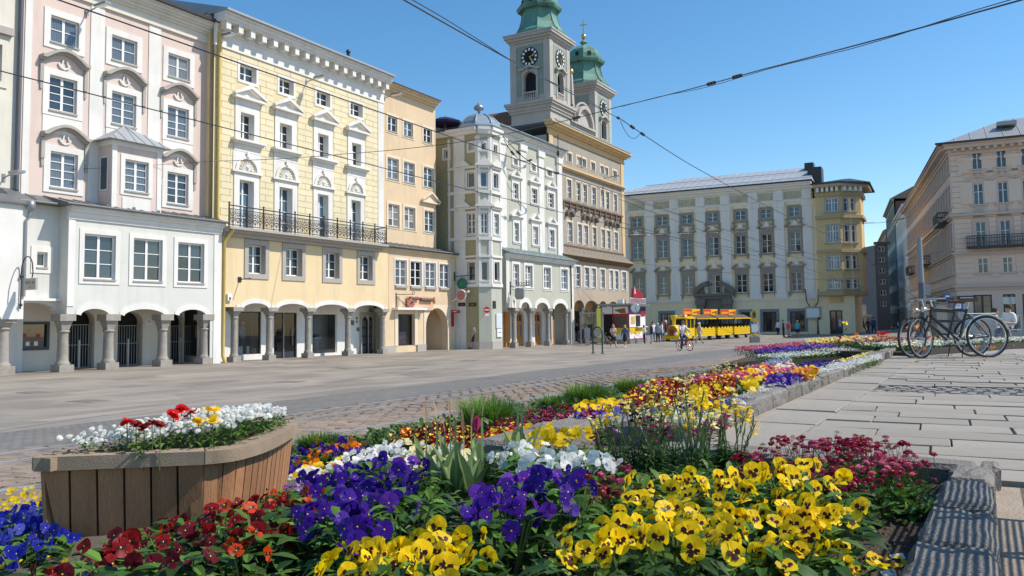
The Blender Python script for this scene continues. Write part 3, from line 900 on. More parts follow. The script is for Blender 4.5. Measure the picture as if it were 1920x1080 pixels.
mb=MB(); mb.box(lx0+.1,lx1-.1,DY+2.2,DY+2.4,-2,zcY); mb.box(w1[1]-.5,w1[1]-.42,DY+.16,DY+2.2,-2,zcY); mb.build('shop_back_wall',[mat('shop_dark',(.09,.09,.10),.8,.1)],yl)
mb=MB(); mb.box(w3[0]-.2,w3[1]+.2,DY+.9,DY+1.0,-1.2,zcY); mb.box(w1[0]+(w1[1]-w1[0])*.5,w1[1],DY+1.3,DY+1.4,-1.2,zcY); mb.build('display_screen',[M['stone_trim']],yl)
MB().box(lx0+.1,lx1-.1,DY+.16,DY+2.2,-1.35,-.72).build('display_floor',[M['stone_trim']],yl)
for r in (w1,w2,w3):
 mobj('shop_pane',MB().face([(r[0],DY+.1,max(r[2],-1.1)),(r[1],DY+.1,max(r[2],-1.1)),(r[1],DY+.1,r[3]),(r[0],DY+.1,r[3])]).mesh('shop_pane',[M['shop_glass']]),yl)
 mb=MB(); mb.box(r[0],r[0]+.05,DY+.06,DY+.14,max(r[2],-1.1),r[3]); mb.box(r[1]-.05,r[1],DY+.06,DY+.14,max(r[2],-1.1),r[3]); mb.box(r[0]+.05,r[1]-.05,DY+.06,DY+.14,r[3]-.06,r[3])
 mb.build('shop_frame',[M['dark_metal'] if r is not w3 else M['white_wood']],yl)
mb=MB(); xm=w2[0]+(w2[1]-w2[0])*.45
mb.box(xm-.03,xm+.03,DY+.05,DY+.13,-1.1,w2[3]); mb.bar((xm+.6,DY+.02,-.4),(xm+.6,DY+.02,.5),.02); mb.build('door_rail',[M['grey_metal']],yl)
mb=MB()
mb.box(dr[0],dr[1],DY+.08,DY+.14,-2,dr[3])
dd=mb.build('entrance_door',[M['dark_metal']],yl)
for zq in range(4):
 for s in range(2):
  xx=dr[0]+.08+s*(dr[1]-dr[0])/2
  MB().box(xx,xx+(dr[1]-dr[0])/2-.16,DY+.05,DY+.079,-1.0+zq*.5,-.6+zq*.5).build('door_panel',[M['roof_grey']],dd)
mb=MB(); a,b=dr[0],dr[1]; zt=dr[3]
wall_mesh(mb,a-.2,b+.2,-2,zt+.22,[(a,b,-2,zt,.35)],DY-.04,.036); mb.build('door_surround',[M['stone_trim']],yl)
for k,x,y,s in (('D',782,795,.25),('D',806,770,.12),('D',806,790,.12),('D',812,832,.2)):
 a=f1.at(k,x,y,DY); MB().box(a[0]-s/2,a[0]+s/2,DY-.03,DY-.002,a[1]-s*.55,a[1]+s*.55).build('name_plate',[M['roof_grey']],yl)
a=f1.at('C',84,400,-.2)
pipe('downpipe',[(ux0+.22,DU-.12,uz1+1.0),(ux0+.22,DU-.12,zb1+.5),(ux0+.22,DU-.3,zb1+.1)],.085,M['pipe_yellow'],yl)
pipe('lower_downpipe',[(ux0+.32,-.55,zb1-.1),(ux0+.12,-.14,zb1-.7),(ux0+.12,-.12,-.7),(ux0+.2,-.2,-1.02)],.085,M['pipe_yellow'],yl)
a=f1.at('D',147,552,0)
t=thing('flag_holder','small dark iron flag holder sticking out of the yellow wall','bracket',f1.world(a[0],0,a[1]),f1.phi)
MB().box(-.1,.1,-.04,0,-.12,.12).build('plate',[M['dark_metal']],t); MB().bar((0,0,0),(.02,-.75,.03),.025).build('arm',[M['dark_metal']],t)
a=f1.at('D',92,652,0)
t=thing('alarm_box','small pale alarm box on the yellow wall beside the downpipe','alarm box',f1.world(ux0+.5,-.002,a[1]),f1.phi)
MB().box(-.12,.12,-.12,0,-.16,.16).build('case',[M['white_paint']],t); MB().box(-.05,.05,-.14,-.121,-.12,.0).build('lens',[M['glass']],t)
DISPLAYS=[(w1,w3,DY)]
# apricot house
def rel(root,fac):
 """placement of another facade frame inside a building's own frame"""
 l=root.local((fac.o[0],fac.o[1],0))
 return (l[0],l[1],0.0),(0,0,fac.phi-root.phi)
def relM(root,fac):
 l,r=rel(root,fac)
 return Matrix.Translation(l)@Matrix.Rotation(r[2],4,'Z')
f2=Fac(-31.1,0,90)
tn=f2.empty('apricot_house','narrow apricot house with plain sash windows and one round arched passage','house')
DT=.8
t0,t1=ux1+.02,f2.at('C',1250,800,DT)[0]
tl0,tl1=lx1+.02,f2.at('D',1362,600)[0]
T3=level([f2.rect('C',*w,DT) for w in ((980,645,1033,748),(1070,677,1122,778),(1181,716,1229,806))])
T2=level([f2.rect('C',*w,DT) for w in ((978,880,1042,1012),(1070,907,1132,1036),(1182,935,1238,1062))])
T1=level([f2.rect('D',*w,DT) for w in ((983,120,1046,256),(1074,142,1135,272),(1187,163,1244,290))])
TL=level([f2.rect('D',*w) for w in ((1022,437,1087,585),(1108,446,1171,593),(1191,456,1251,597),(1271,465,1329,600))])
tz1=f2.at('C',1260,612,DT)[1]
tzl=f2.at('D',1370,412)[1]
tzr=f2.at('D',1000,345,DT)[1]
mb=MB(); wall_mesh(mb,t0,t1,tzl-.4,tz1,T3+T2+T1,DT,.2); mb.face([(t1,DT,tzl-.4),(t1,DT+8,tzl-.4),(t1,DT+8,tz1),(t1,DT,tz1)]); mb.build('wall',[M['tan']],tn)
for r in T3+T2+T1:
 window(tn,r,DT,.08,2,2 if r in T3 else 3,fw=.06,surround=(.16,.03,M['tan_light']),sill=(.03,.07,.05,M['stone_trim']),curtain=.5)
r=T1[2]; c=(r[0]+r[1])/2
mb=MB(); mb.box(c-.95,c+.95,DT-.2,DT-.003,r[3]+.5,r[3]+.6); mb.prism([(c-.9,r[3]+.602),(c+.9,r[3]+.602),(c,r[3]+1.15)],DT-.1,DT-.003)
for s in (-1,1):mb.prism([(c+s*1.0,r[3]+.602),(c+s*1.0,r[3]+.7),(c,r[3]+1.3),(c,r[3]+1.15)][::s],DT-.26,DT-.102)
mb.build('pediment',[M['tan_light']],tn)
mb=MB(); cornice(mb,t0,t1,tz1,[(.15,.12),(.15,.3),(.1,.45)],DT-.003); mb.build('cornice',[M['tan']],tn)
body_block(tn,t0,t1,DT,13,tz1+.4,tz1+2.2,M['tan'],M['roof_brown'],over=.6,z0=tzl-.3)
arch=f2.rect('D',1193,712,1318,942)
awin=f2.rect('D',1037,747,1132,922)
zcA=-2
ah=(arch[0],arch[1],-2,arch[3],(arch[1]-arch[0])/2)
mb=MB(); wall_mesh(mb,tl0,tl1,-2,tzl,TL+[awin,ah],0,.5); mb.face([(tl1,0,-2),(tl1,2,-2),(tl1,2,tzl),(tl1,0,tzl)]); mb.build('lower_wall',[M['tan']],tn)
for r in TL:
 window(tn,r,0,.06,2,3,fw=.07,surround=(.1,.03,M['white'],0),sill=(.02,.12,.14,M['stone_trim']),curtain=.6)
lean_roof(tn,tl0,tl1+.25,-.25,DT,tzl+.03,tzr,M['roof_grey'])
mb=MB(); cornice(mb,tl0,tl1+.1,tzl-.28,[(.1,.06),(.12,.14)],-.003); mb.build('lower_cornice',[M['tan']],tn)
mb=MB(); wall_mesh(mb,arch[0]-.2,arch[1]+.2,-2,arch[3]+.22,[ah],-.03,.026); mb.build('arch_trim',[M['tan_light']],tn)
mb=MB(); mb.box(arch[1]+.02,arch[1]+.3,.52,9,-2,arch[3]+1); mb.box(arch[0]-.3,arch[0]-.02,.52,4.0,-2,arch[3]+1); mb.box(arch[0]-.3,arch[1]+.3,9,9.2,-2,arch[3]+1); mb.box(arch[0]-.3,arch[1]+.3,.52,9,arch[3]+.05,arch[3]+.3); mb.build('passage_walls',[M['tan']],tn)
mobj('shop_pane',MB().face([(awin[0],.25,awin[2]),(awin[1],.25,awin[2]),(awin[1],.25,awin[3]),(awin[0],.25,awin[3])]).mesh('shop_pane',[M['shop_glass']]),tn)
mb=MB()
for a,b,c_,d_ in ((awin[0],awin[0]+.07,awin[2],awin[3]),(awin[1]-.07,awin[1],awin[2],awin[3]),(awin[0]+.07,awin[1]-.07,awin[3]-.07,awin[3]),(awin[0]+.07,awin[1]-.07,awin[2],awin[2]+.07)):
 mb.box(a,b,.2,.3,c_,d_)
mb.build('shop_frame',[M['dark_metal']],tn)
mb=MB(); mb.box(awin[0],awin[1],1.0,1.1,awin[2],awin[3]); mb.build('display_back',[mat('lilac_grey',(.32,.27,.30),.8,.2)],tn)
mb=MB(); mb.box(awin[0],awin[1],.32,1.0,awin[2]-.1,awin[2]+.02); mb.build('display_shelf',[M['white_paint']],tn)
mb=MB(); mb.box(awin[0]+.5,awin[1]-.3,.45,.8,awin[2]+.05,awin[2]+.85)
mb.build('display_chest',[mat('pink_display',(.62,.35,.38),.7,.5,6)],tn)
mb=MB();
for dx,dz in ((.3,1.75),(.42,1.9),(.22,2.0),(.3,1.5)):mb.ball((awin[0]+dx,.5,awin[2]+dz),.15,8,5)
mb.build('rosette',[mat('rose_pink',(.55,.12,.22),.6,.1)],tn)
for a,b in ((awin[0]-.3,awin[0]),(awin[1],awin[1]+.3)):
 MB().box(a,b,-.04,-.003,awin[2]-.0,awin[3]+.25).build('jamb',[M['tan_light']],tn)
MB().box(awin[0]-.55,awin[1]+.75,-.45,0,awin[3]+.26,awin[3]+.4).build('canopy',[M['white_paint']],tn)
gz2=ground_z(-31,45)
for a,b in ((tl0+.05,awin[0]-.3),(awin[1]+.2,arch[0]-.05)):
 MB().box(a,b,-.1,-.002,-2,gz2+.45).build('plinth',[M['stone_trim']],tn)
a=f2.at('S',78,330,0)
t=thing('ornate_shop_sign','ornate iron bracket sign with red diamond and rolls above shop canopy','sign',f2.world(a[0],-.02,a[1]),f2.phi)
mb=MB(); mb.bar((0,0,.1),(0,0,-1.0),.03); mb.bar((0,-.05,0),(1.15,-.45,.02),.025)
for k in range(5):mb.tube([(.12+.13*math.cos(q),-.06,-.18-.17*k+.07*math.sin(q)) for q in [2*PI*i/8 for i in range(8)]],.012,4,closed=True)
mb.tube([(1.15+.12*math.cos(q),-.45,.1+.1*math.sin(q)) for q in [2*PI*i/8 for i in range(8)]],.02,4,closed=True)
mb.build('bracket',[M['dark_metal']],t)
mb=MB(); mb.prism([(.55,-.55),(.95,-.2),(1.35,-.6),(.95,-1.0)],-.42,-.36); mb.build('diamond_board',[mat('faded_red',(.42,.13,.10),.6,.15)],t)
mb=MB(); mb.prism([(.85,-.55),(1.0,-.4),(1.15,-.5),(1.1,-.55),(1.0,-.47),(.9,-.62)],-.44,-.422); mb.build('emblem',[M['dark_metal']],t)
mb=MB(); mb.bar((1.1,-.2,-.22),(2.0,-.2,-.22),.11,10); mb.bar((2.25,-.2,-.28),(3.5,-.2,-.28),.12,10); mb.build('rolls',[mat('leather_brown',(.16,.10,.07),.6,.1)],t)
mb=MB(); mb.box(1.0,3.7,-.12,-.06,-.95,-.1); mb.bar((3.75,-.15,-.1),(3.85,-.15,-.5),.12,8); mb.build('board',[mat('apricot_board',(.72,.42,.25),.7,.1)],t)
mb=MB(); mb.tube([(1.5+.07*i,-.13,-.72+.05*math.sin(i*2.3)) for i in range(24)],.014,4); mb.build('script_line',[M['white_paint']],t)
def disc_sign(name,label,k,x,y,d,out,r,m,arm=True,rim=None,face=-1):
 a=f2.at(k,x,y,d)
 w=f2.world(a[0],d,a[1])
 t=thing(name,label,'sign',w,f2.phi)
 mb=MB(); mb.T=Matrix.Rotation(PI/2,4,'Y')
 mb.lathe([(r,-.06),(r,.06)],0,-out,20)
 mb.build('sign_disc',[m],t)
 if rim:
  mb=MB(); mb.tube([(0,-out+r*math.cos(q),r*math.sin(q)) for q in [2*PI*i/20 for i in range(20)]],.06,6,closed=True); mb.build('rim',[rim],t)
 return t
t=disc_sign('round_sign','round green sign hanging below an iron arm at the house corner','N',75,205,0,.62,.37,mat('sign_green',(.01,.16,.08),.35,.1))
mb=MB(); mb.bar((0,0,.48),(0,-1.2,.55),.025); mb.box(-.05,.05,-.05,0,.2,.8); mb.bar((0,-.62,.36),(0,-.62,.5),.02); mb.build('arm',[M['dark_metal']],t)
text(t,'r',-.07,-.62,0,.6,mat('sign_pale_green',(.08,.35,.22),.4,0),rotz=-PI/2)
t=disc_sign('round_sign','round reddish sign with white rim on a pale arm below the green sign','N',40,345,0,.80,.34,mat('sign_dusty_red',(.42,.16,.16),.4,.1),rim=M['white_paint'])
mb=MB(); mb.bar((0,0,-.40),(0,-.5,-.18),.07); mb.bar((0,-1.12,.14),(0,-1.4,.25),.08); mb.build('arm',[M['tan_light']],t)
a=f2.at('N',42,590,0)
t=thing('red_flag_sign','narrow dark red bracket sign with small white lettering on the apricot corner','sign',f2.world(a[0],0,a[1]),f2.phi)
MB().box(-.05,.05,-.18,-.02,-.70,.40).box(-.05,.05,-.66,-.181,.20,.40).build('sign_board',[M['red_paint']],t)
MB().box(-.056,-.051,-.45,-.12,.28,.32).build('pale_line',[M['white_paint']],t)
lamp_arm(None,f0,'A',20,1000,1.2,.9,label='grey street lamp on short arm at the left picture edge above the low roof')
lamp_arm(None,f0,'A',490,70,1.15,1.1,label='grey street lamp on the pink wall between the two left top windows')
lamp_arm(None,f0,'A',1205,230,1.15,1.0,label='street lamp at the top right end of the pink wall')
lamp_arm(None,f1,'C',520,463,DU,1.1,label='street lamp on the yellow wall between second and third top window')
lamp_arm(None,f2,'C',962,552,DT,1.0,label='street lamp on the seam between yellow and apricot house')
# pale green corner house
def hray(u,v=600.0):
 r=ray(u,v); return r[0],r[1]
XT=-31.1
rx,ry=hray(855.7); Yg=ry*XT/rx-0.0
rx,ry=hray(898.2); xa3=rx*Yg/ry
lo,hi=0.05,6
for _ in range(40):
 m_=(lo+hi)/2
 if (lambda q:CX+F_PX*q[0]/q[2])(CAMR@np.array([xa3+m_,Yg+m_,0.5]))<921.8:lo=m_
 else :hi=m_
Ld=lo
xc3=xa3+Ld
f3=Fac(xc3,0,90)
f3a=Fac(xa3-12,Yg,0)
f3b=Fac(xa3,Yg,45)
gr=f3.empty('green_house','pale green corner house with white bay tower, metal dome and three orange doors','house')
DG=1.0
yc0=Yg+Ld
yc1=f3.at('N',682,800)[0]
gx0,gx1=yc1+.0,f3.at('F',872,600)[0]
ug1=f3.at('F',812,200,DG)[0]
gzt=f3.at('E',600,790,DG)[1]
gtop=f3a.at('E',100,745)[1]
gbt=f3b.at('E',320,715)[1]
def sides(fr,T=None):
 return fr
wa=[f3a.rect(*w) for w in (('E',228,972,270,1052),('F',240,192,289,312),('F',243,480,290,592))]
wa_s=[f3a.rect(*w) for w in (('E',236,808,268,845),('E',98,845,125,890))]
ax1=12.0
levels_z=[(r[2],r[3]) for r in wa]
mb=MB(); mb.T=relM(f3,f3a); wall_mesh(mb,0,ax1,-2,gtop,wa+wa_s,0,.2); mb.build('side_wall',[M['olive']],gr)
Lb=Ld*math.sqrt(2)
wb=[(Lb*.22,Lb*.78,z0,z1) for z0,z1 in levels_z]
wb_s=[(Lb*.3,Lb*.7,wa_s[0][2],wa_s[0][3])]
mb=MB(); mb.T=relM(f3,f3b); wall_mesh(mb,0,Lb,-2,gbt,wb+wb_s,0,.2); mb.build('diagonal_wall',[M['green']],gr)
Wc=yc1-yc0
wc=[(yc0+Wc*.22,yc0+Wc*.60,z0,z1) for z0,z1 in levels_z]
wc_s=[(yc0+Wc*.25,yc0+Wc*.55,wa_s[0][2],wa_s[0][3])]
ycb=yc0+Wc*.78
mb=MB(); wall_mesh(mb,yc0,ycb,-2,gbt,wc+wc_s,0,.2); mb.face([(ycb,0,-2),(ycb,DG+.1,-2),(ycb,DG+.1,gbt),(ycb,0,gbt)]); mb.build('bay_wall',[M['green']],gr)
wsur=(.14,.035,M['white'])
for k,(fr,lst) in enumerate(((f3a,wa+wa_s),(f3b,wb+wb_s),(f3,wc+wc_s))):
 l,r_=rel(f3,fr)
 for r in lst:
  small=(r[3]-r[2])<1.3
  o=window(gr,r,0,.1,1 if small else 2,1 if small else 3,fw=.07,bar=.05,surround=wsur,sill=(.1,.08,.06,M['white']),curtain=.3)
  o.location,o.rotation_euler=l,r_
mb=MB()
segs3=[(f3a,ax1-(xa3-(xa3-12))+9.6,ax1,-.02),(f3b,0,Lb,-.02),(f3,yc0,ycb,-.02)]
for fr,a,b,e in segs3:
 mb.T=None if fr is f3 else relM(f3,fr)
 for z0,z1 in levels_z:
  mb.box(a,b,-.10,-.002,z0-.42,z0-.2); mb.box(a,b,-.10,-.002,z1+.28,z1+.42)
 for x in (a,b-.16):
  mb.box(x,x+.16,-.045,-.003,levels_z[2][0]-.2,gbt-.6)
 mb.box(a,b,-.2,-.002,gbt-.45,gbt-.2); mb.box(a,b,-.3,-.002,gbt-.2,gbt)
 for z0,z1 in levels_z[:2]:
  c=(a+b)/2; mb.prism([(c-.7,z1+.43),(c+.7,z1+.43),(c,z1+1.0)],-.2,-.004)
mb.T=relM(f3,f3a);
for xx in (f3a.at('F',165,300)[0],):
 mb.box(xx,xx+.9,-.04,-.003,-2,gtop-.4)
mb.box(0,ax1-2.3,-.25,-.002,gtop-.4,gtop)
mb.T=None
mb.build('bay_trim',[M['white']],gr)
dcx,dcy=f3.local((xa3-.6,Yg+Ld+.6,0))[:2]
dtop=f3a.at('E',290,640,1.0)[1]
mb=MB(); rD=(Ld*1.0+1.35)*.80
mb.lathe([(rD,gbt),(rD*1.04,gbt+.12),(rD*.92,gbt+.3),(rD*.86,gbt+(dtop-gbt)*.42),(rD*.66,gbt+(dtop-gbt)*.72),(rD*.36,gbt+(dtop-gbt)*.93),(.22,dtop)],dcx,dcy,8,smooth=False,rot=PI/8)
for k in range(8):
 q=PI/8+k*PI/4
 mb.tube([(dcx+r*math.cos(q),dcy+r*math.sin(q),z+.02) for r,z in ((rD*.92,gbt+.3),(rD*.86,gbt+(dtop-gbt)*.42),(rD*.66,gbt+(dtop-gbt)*.72),(rD*.36,gbt+(dtop-gbt)*.93))],.05,4)
mb.build('dome',[mat('blue_grey_sheet',(.25,.31,.36),.45,.12,2,10,metal=.3)],gr)
MB().lathe([(.1,dtop-.1),(.1,dtop+.25),(.34,dtop+.35),(.38,dtop+.5),(.2,dtop+.65),(.03,dtop+.85)],dcx,dcy,10).build('finial',[M['grey_metal']],gr)
Gw=level([f3.rect('E',*w,DG) for w in ((485,896,510,930),(586,922,612,970),(672,946,703,996))])
G3=level([f3.rect(*w,DG) for w in (('F',512,10,545,100),('F',622,38,658,140),('F',721,66,756,165))])
G2=level([f3.rect('F',*w,DG) for w in ((518,242,548,358),(630,264,663,380),(728,290,760,400))])
GL=level([f3.rect('F',*w) for w in ((514,482,550,610),(585,500,630,632),(696,514,739,650),(800,527,840,655))])
gzl=f3.at('F',700,455)[1]
mb=MB(); wall_mesh(mb,ycb,ug1,gzl-.4,gzt,Gw+G3+G2,DG,.2); mb.build('wall',[M['green']],gr)
for r in Gw+G3+G2:
 small=r in Gw
 window(gr,r,DG,.1,2,1 if small else 3,fw=.07,bar=.05,surround=(.18,.05,M['white']),sill=(.2,.1,.08,M['white']),curtain=.3)
 if not small:
  c=(r[0]+r[1])/2
  mb=MB(); mb.box(c-.95,c+.95,DG-.22,DG-.003,r[3]+.42,r[3]+.54); mb.prism([(c-.85,r[3]+.542),(c-.2,r[3]+1.0),(c-.1,r[3]+.85),(c-.5,r[3]+.542)],DG-.2,DG-.004); mb.prism([(c+.85,r[3]+.542),(c+.2,r[3]+1.0),(c+.1,r[3]+.85),(c+.5,r[3]+.542)][::-1],DG-.2,DG-.004)
  mb.box(c-.7,c+.7,DG-.06,DG-.003,r[3]+.182,r[3]+.418)
  mb.build('pediment',[M['white']],gr)
mb=MB()
for k,x in (('F',455),('F',575),('F',682),('F',790)):
 c=f3.at(k,x,260,DG)[0]
 mb.box(c-.42,c+.42,DG-.1,DG-.003,gzl-.3,gzt-.7); mb.box(c-.55,c+.55,DG-.18,DG-.003,gzt-1.15,gzt-.7)
cornice(mb,ycb,ug1+.1,gzt-.68,[(.12,.1),(.25,.06),(.12,.25),(.15,.4)],DG-.004)
mb.build('pilasters',[M['white']],gr)
rg=MB(); rg.faces([(ycb-.2,DG-.5,gzt),(ug1+.1,DG-.5,gzt),(ug1+.1,DG+5,gzt+.35),(ycb-.2,DG+5,gzt+.35),(ug1+.1,DG+5,gzt-.1),(ycb-.2,DG+5,gzt-.1)],[(0,1,2,3),(0,5,4,1),(0,3,5),(1,4,2),(3,2,4,5)])
rg.tube([(ycb-.2,DG-.52,gzt),(ug1+.1,DG-.52,gzt)],.08,6)
rg.build('roof',[mat('blue_grey_sheet_roof',(.22,.27,.31),.45,.12,2,10,metal=.3)],gr)
MB().box(ycb,ug1,DG+.3,DG+8,gzl-.3,gzt-.05).build('rear_block',[M['green']],gr)
rs=MB(); rs.T=relM(f3,f3a); rs.faces([(-2,-.3,gtop),(ax1-1.6,-.3,gtop),(ax1-1.6,4,gtop+.25),(-2,4,gtop+.25),(ax1-1.6,4,gtop),(-2,4,gtop)],[(0,1,2,3),(1,4,2),(0,5,4,1),(0,3,5),(3,2,4,5)]); rs.build('side_roof',[M['roof_grey']],gr)
zsG=f3.at('N',900,490)[1]
ccol=[f3.at('N',x,800,.2)[0] for x in (722,800,988,1205,1420)]
arG=[(ccol[0]+.1,ccol[1]-.1+.25),(ccol[1]+.2,ccol[2]-.2),(ccol[2]+.2,ccol[3]-.2),(ccol[3]+.2,ccol[4]-.2)]
riG=.75
lg0=f3.at('N',722,400)[0]-.3
mb=MB(); wall_mesh(mb,lg0,gx1,zsG,gzl,GL+[(a,b,zsG,zsG+riG,riG) for a,b in arG[1:]]+[(arG[0][0],ccol[1]-.2,zsG,zsG+riG,riG)],0,.4)
mb.box(lg0-.0,lg0+.001,0,DG,zsG,gzl); mb.box(gx1-.5,gx1,.0,1.5,-2,gzl-.02)
mb.build('arcade_wall',[M['green']],gr)
mb=MB()
for a,b in arG[1:]+[(arG[0][0],ccol[1]-.2)]:
 mb.band(arch_path(a,b,zsG,riG),-.34,.0,-.035,-.002)
mb.box(lg0-.03,lg0+.4,-.034,-.003,zsG+.3,gzl-.35); mb.box(gx1-.3,gx1+.02,-.034,-.003,-2,gzl-.35)
cornice(mb,lg0-.05,gx1+.1,gzl-.34,[(.12,.1),(.1,.2),(.1,.32)],-.003)
mb.build('arcade_trim',[M['white']],gr)
for r in GL:window(gr,r,0,.1,2,3,fw=.08,bar=.05,surround=(.18,.035,M['white']),sill=(.1,.08,.06,M['white']),curtain=.3)
for c in ccol[1:]:
 column(gr,c,.3,ground_z(xc3,c)-.05,zsG,.165,M['stone'],base_h=.4,cap_h=.55,cap_w=1.9)
lean_roof(gr,lg0-.1,gx1+.2,-.35,DG,gzl+.03,gzl+.55,mat('green_grey_sheet',(.20,.25,.26),.5,.12,2,10),seams=.8)
DH=1.9
drs=[f3.rect('N',a,b,c,d,DH) for a,b,c,d in ((818,520,910,920),(1033,525,1125,917),(1243,545,1322,905))]
dz=sum(r[3] for r in drs)/3
zcG=zsG+riG+.05
mb=MB(); wall_mesh(mb,lg0-.5,gx1-.1,-2,zcG,[(r[0],r[1],-2,dz,.45) for r in drs],DH,.3); mb.build('inner_wall',[M['white']],gr)
MB().box(lg0,gx1-.1,.42,DH,zcG,zcG+.1).build('arcade_ceiling',[M['white']],gr)
for r in drs:
 mb=MB(); gb=ground_z(xc3,r[0])-.05
 wall_mesh(mb,r[0],r[1],gb,dz,[],DH+.2,.05) if False else mb.box(r[0],r[1],DH+.2,DH+.26,gb,dz)
 dd=mb.build('door',[M['orange_wood']],gr)
 w_=(r[1]-r[0])/2
 for s in range(2):
  x=r[0]+s*w_
  q=MB(); q.box(x+.03,x+.16,DH+.15,DH+.199,gb,dz-.9); q.box(x+w_-.16,x+w_-.03,DH+.15,DH+.199,gb,dz-.9); q.box(x+.16,x+w_-.16,DH+.15,DH+.199,gb,gb+.5); q.box(x+.16,x+w_-.16,DH+.15,DH+.199,dz-1.05,dz-.9); q.build('door_leaf',[M['orange_wood']],dd)
  mobj('door_glass',MB().box(x+.17,x+w_-.17,DH+.17,DH+.195,gb+.85,dz-1.1).mesh('door_glass',[M['glass_curtain']]),dd)
  mobj('fanlight',MB().box(x+.1,x+w_-.1,DH+.17,DH+.195,dz-.75,dz-.3).mesh('fanlight',[M['glass']]),dd)
 MB().box(r[0],r[1],DH+.12,DH+.18,dz-.89,dz-.78).build('transom',[M['orange_wood']],dd)
mb=MB(); a=f3.at('N',668,700,DH)[0]; mb.box(a-.1,a+.55,DH-.2,DH-.02,-2,dz-.1); mb.build('half_door',[M['orange_wood']],gr)
mb=MB(); mb.box(yc0+.02,ycb-.02,-.03,-.002,-2,gz2+.5); mb.T=relM(f3,f3b); mb.box(0,Lb,-.03,-.002,-2,gz2+.5); mb.T=relM(f3,f3a); mb.box(8.6,ax1,-.03,-.002,-2,gz2+.5); mb.build('plinth',[M['stone_trim']],gr)
a=f3.rect('N',566,562,632,728); b=f3.rect('N',574,740,634,835)
t=thing('notice_board','tall pale notice board on the green corner, above the smaller square notice','notice board',f3.world((a[0]+a[1])/2,-.04,a[2]),f3.phi)
MB().box(-(a[1]-a[0])/2,(a[1]-a[0])/2,-.05,.03,0,a[3]-a[2]).build('board',[M['white_paint']],t); MB().box(-(a[1]-a[0])/2+.06,(a[1]-a[0])/2-.06,-.056,-.051,.06,a[3]-a[2]-.06).build('sheet',[mat('pale_blue_print',(.62,.68,.72),.3,.15,4)],t)
t=thing('notice_board','small square white notice below the tall notice board on the green corner','notice board',f3.world((b[0]+b[1])/2,-.04,b[2]),f3.phi)
MB().box(-(b[1]-b[0])/2,(b[1]-b[0])/2,-.05,.03,0,b[3]-b[2]).build('board',[M['white_paint']],t)
MB().box(-.18,.18,-.056,-.051,(b[3]-b[2])*.5,(b[3]-b[2])*.6).build('printed_line',[M['grey_metal']],t)
a=f3.at('N',549,453)
MB().box(a[0]-.2,a[0]+.2,-.03,-.003,a[1]-.25,a[1]+.25).build('number_plate',[M['dark_metal']],gr)
for x in (125,250):
 r=f3a.rect('N',x,430,x+88,472,0)
 t=thing('street_plate','dark street name plate on the shaded olive wall, '+('left one with yellow rim' if x==125 else 'right one near the corner'),'sign',f3a.world((r[0]+r[1])/2,-.01,r[2]),0)
 MB().box(-(r[1]-r[0])/2,(r[1]-r[0])/2,-.04,0,0,r[3]-r[2]).build('plate',[M['dark_metal']],t)
 if x==125:MB().box(-(r[1]-r[0])/2+.15,(r[1]-r[0])/2-.15,-.05,-.041,.12,r[3]-r[2]-.12).build('lettering_panel',[M['ochre']],t)
 else :MB().box(-(r[1]-r[0])/2+.2,(r[1]-r[0])/2-.2,-.045,-.041,(r[3]-r[2])*.42,(r[3]-r[2])*.58).build('pale_line',[M['stone']],t)
a=f3.at('N',740,235,0)
t=thing('shield_shop_sign','grey shield shaped sign hanging from a scrolled iron arm over the arcade','sign',f3.world(a[0],0,a[1]),f3.phi)
mb=MB(); mb.bar((0,-.03,.35),(0,-.03,-.6),.04); mb.bar((0,-.03,0),(0,-1.5,.0),.03);
for q in (.6,.85,1.1,1.35):mb.tube([(0,-q+.1*math.cos(w),.16+.1*math.sin(w)) for w in [2*PI*i/6 for i in range(6)]],.02,4,closed=True)
mb.build('bracket',[M['dark_metal']],t)
mb=MB(); mb.T=Matrix.Rotation(PI/2,4,'Z'); mb.prism([(-.75+p_[0]*.68,-.12+p_[1]*.70) for p_ in ((-.5,-.2),(-.4,-.05),(.4,-.05),(.5,-.2),(.5,-.9),(.3,-1.15),(-.3,-1.15),(-.5,-.9))],-.07,.07); mb.build('shield',[M['grey_metal']],t)
# ochre and taupe house
f4=Fac(-30.0,0,90)
oc=f4.empty('taupe_house','taupe house with orange cornice and edges, brown bands under paired windows','house')
DO=.9
o0,o1=ug1+.02,f4.at('F',1178,300,DO)[0]
ol0,ol1=gx1+.02,f4.at('F',1205,600)[0]
ozt=f4.at('E',780,790,DO)[1]
ozl=f4.at('F',900,455)[1]
Ow=level([f4.rect('E',*w,DO) for w in ((786,847,815,905),(843,872,867,930),(871,884,896,942),(922,908,947,965),(975,933,996,985),(1001,946,1020,995),(1046,966,1069,1010))])
O3=level([f4.rect('F',*w,DO) for w in ((834,5,862,95),(889,-2,917,113),(928,12,955,125),(981,30,1009,145),(1034,45,1058,165),(1064,60,1088,175),(1112,78,1134,190))])
O2=level([f4.rect('F',*w,DO) for w in ((836,230,869,352),(898,247,925,370),(934,257,962,378),(986,274,1012,388),(1038,287,1063,402),(1071,294,1096,408),(1116,310,1140,420))])
OL=level([f4.rect('F',*w) for w in ((884,500,917,620),(939,507,969,625),(979,512,1009,632),(1033,522,1062,640),(1087,532,1111,645),(1119,537,1143,650),(1162,544,1189,655))])
mb=MB(); wall_mesh(mb,o0,o1,ozl-.3,ozt,Ow+O3+O2,DO,.2); mb.face([(o1,DO,ozl-.3),(o1,DO+9,ozl-.3),(o1,DO+9,ozt),(o1,DO,ozt)]); mb.build('wall',[M['taupe']],oc)
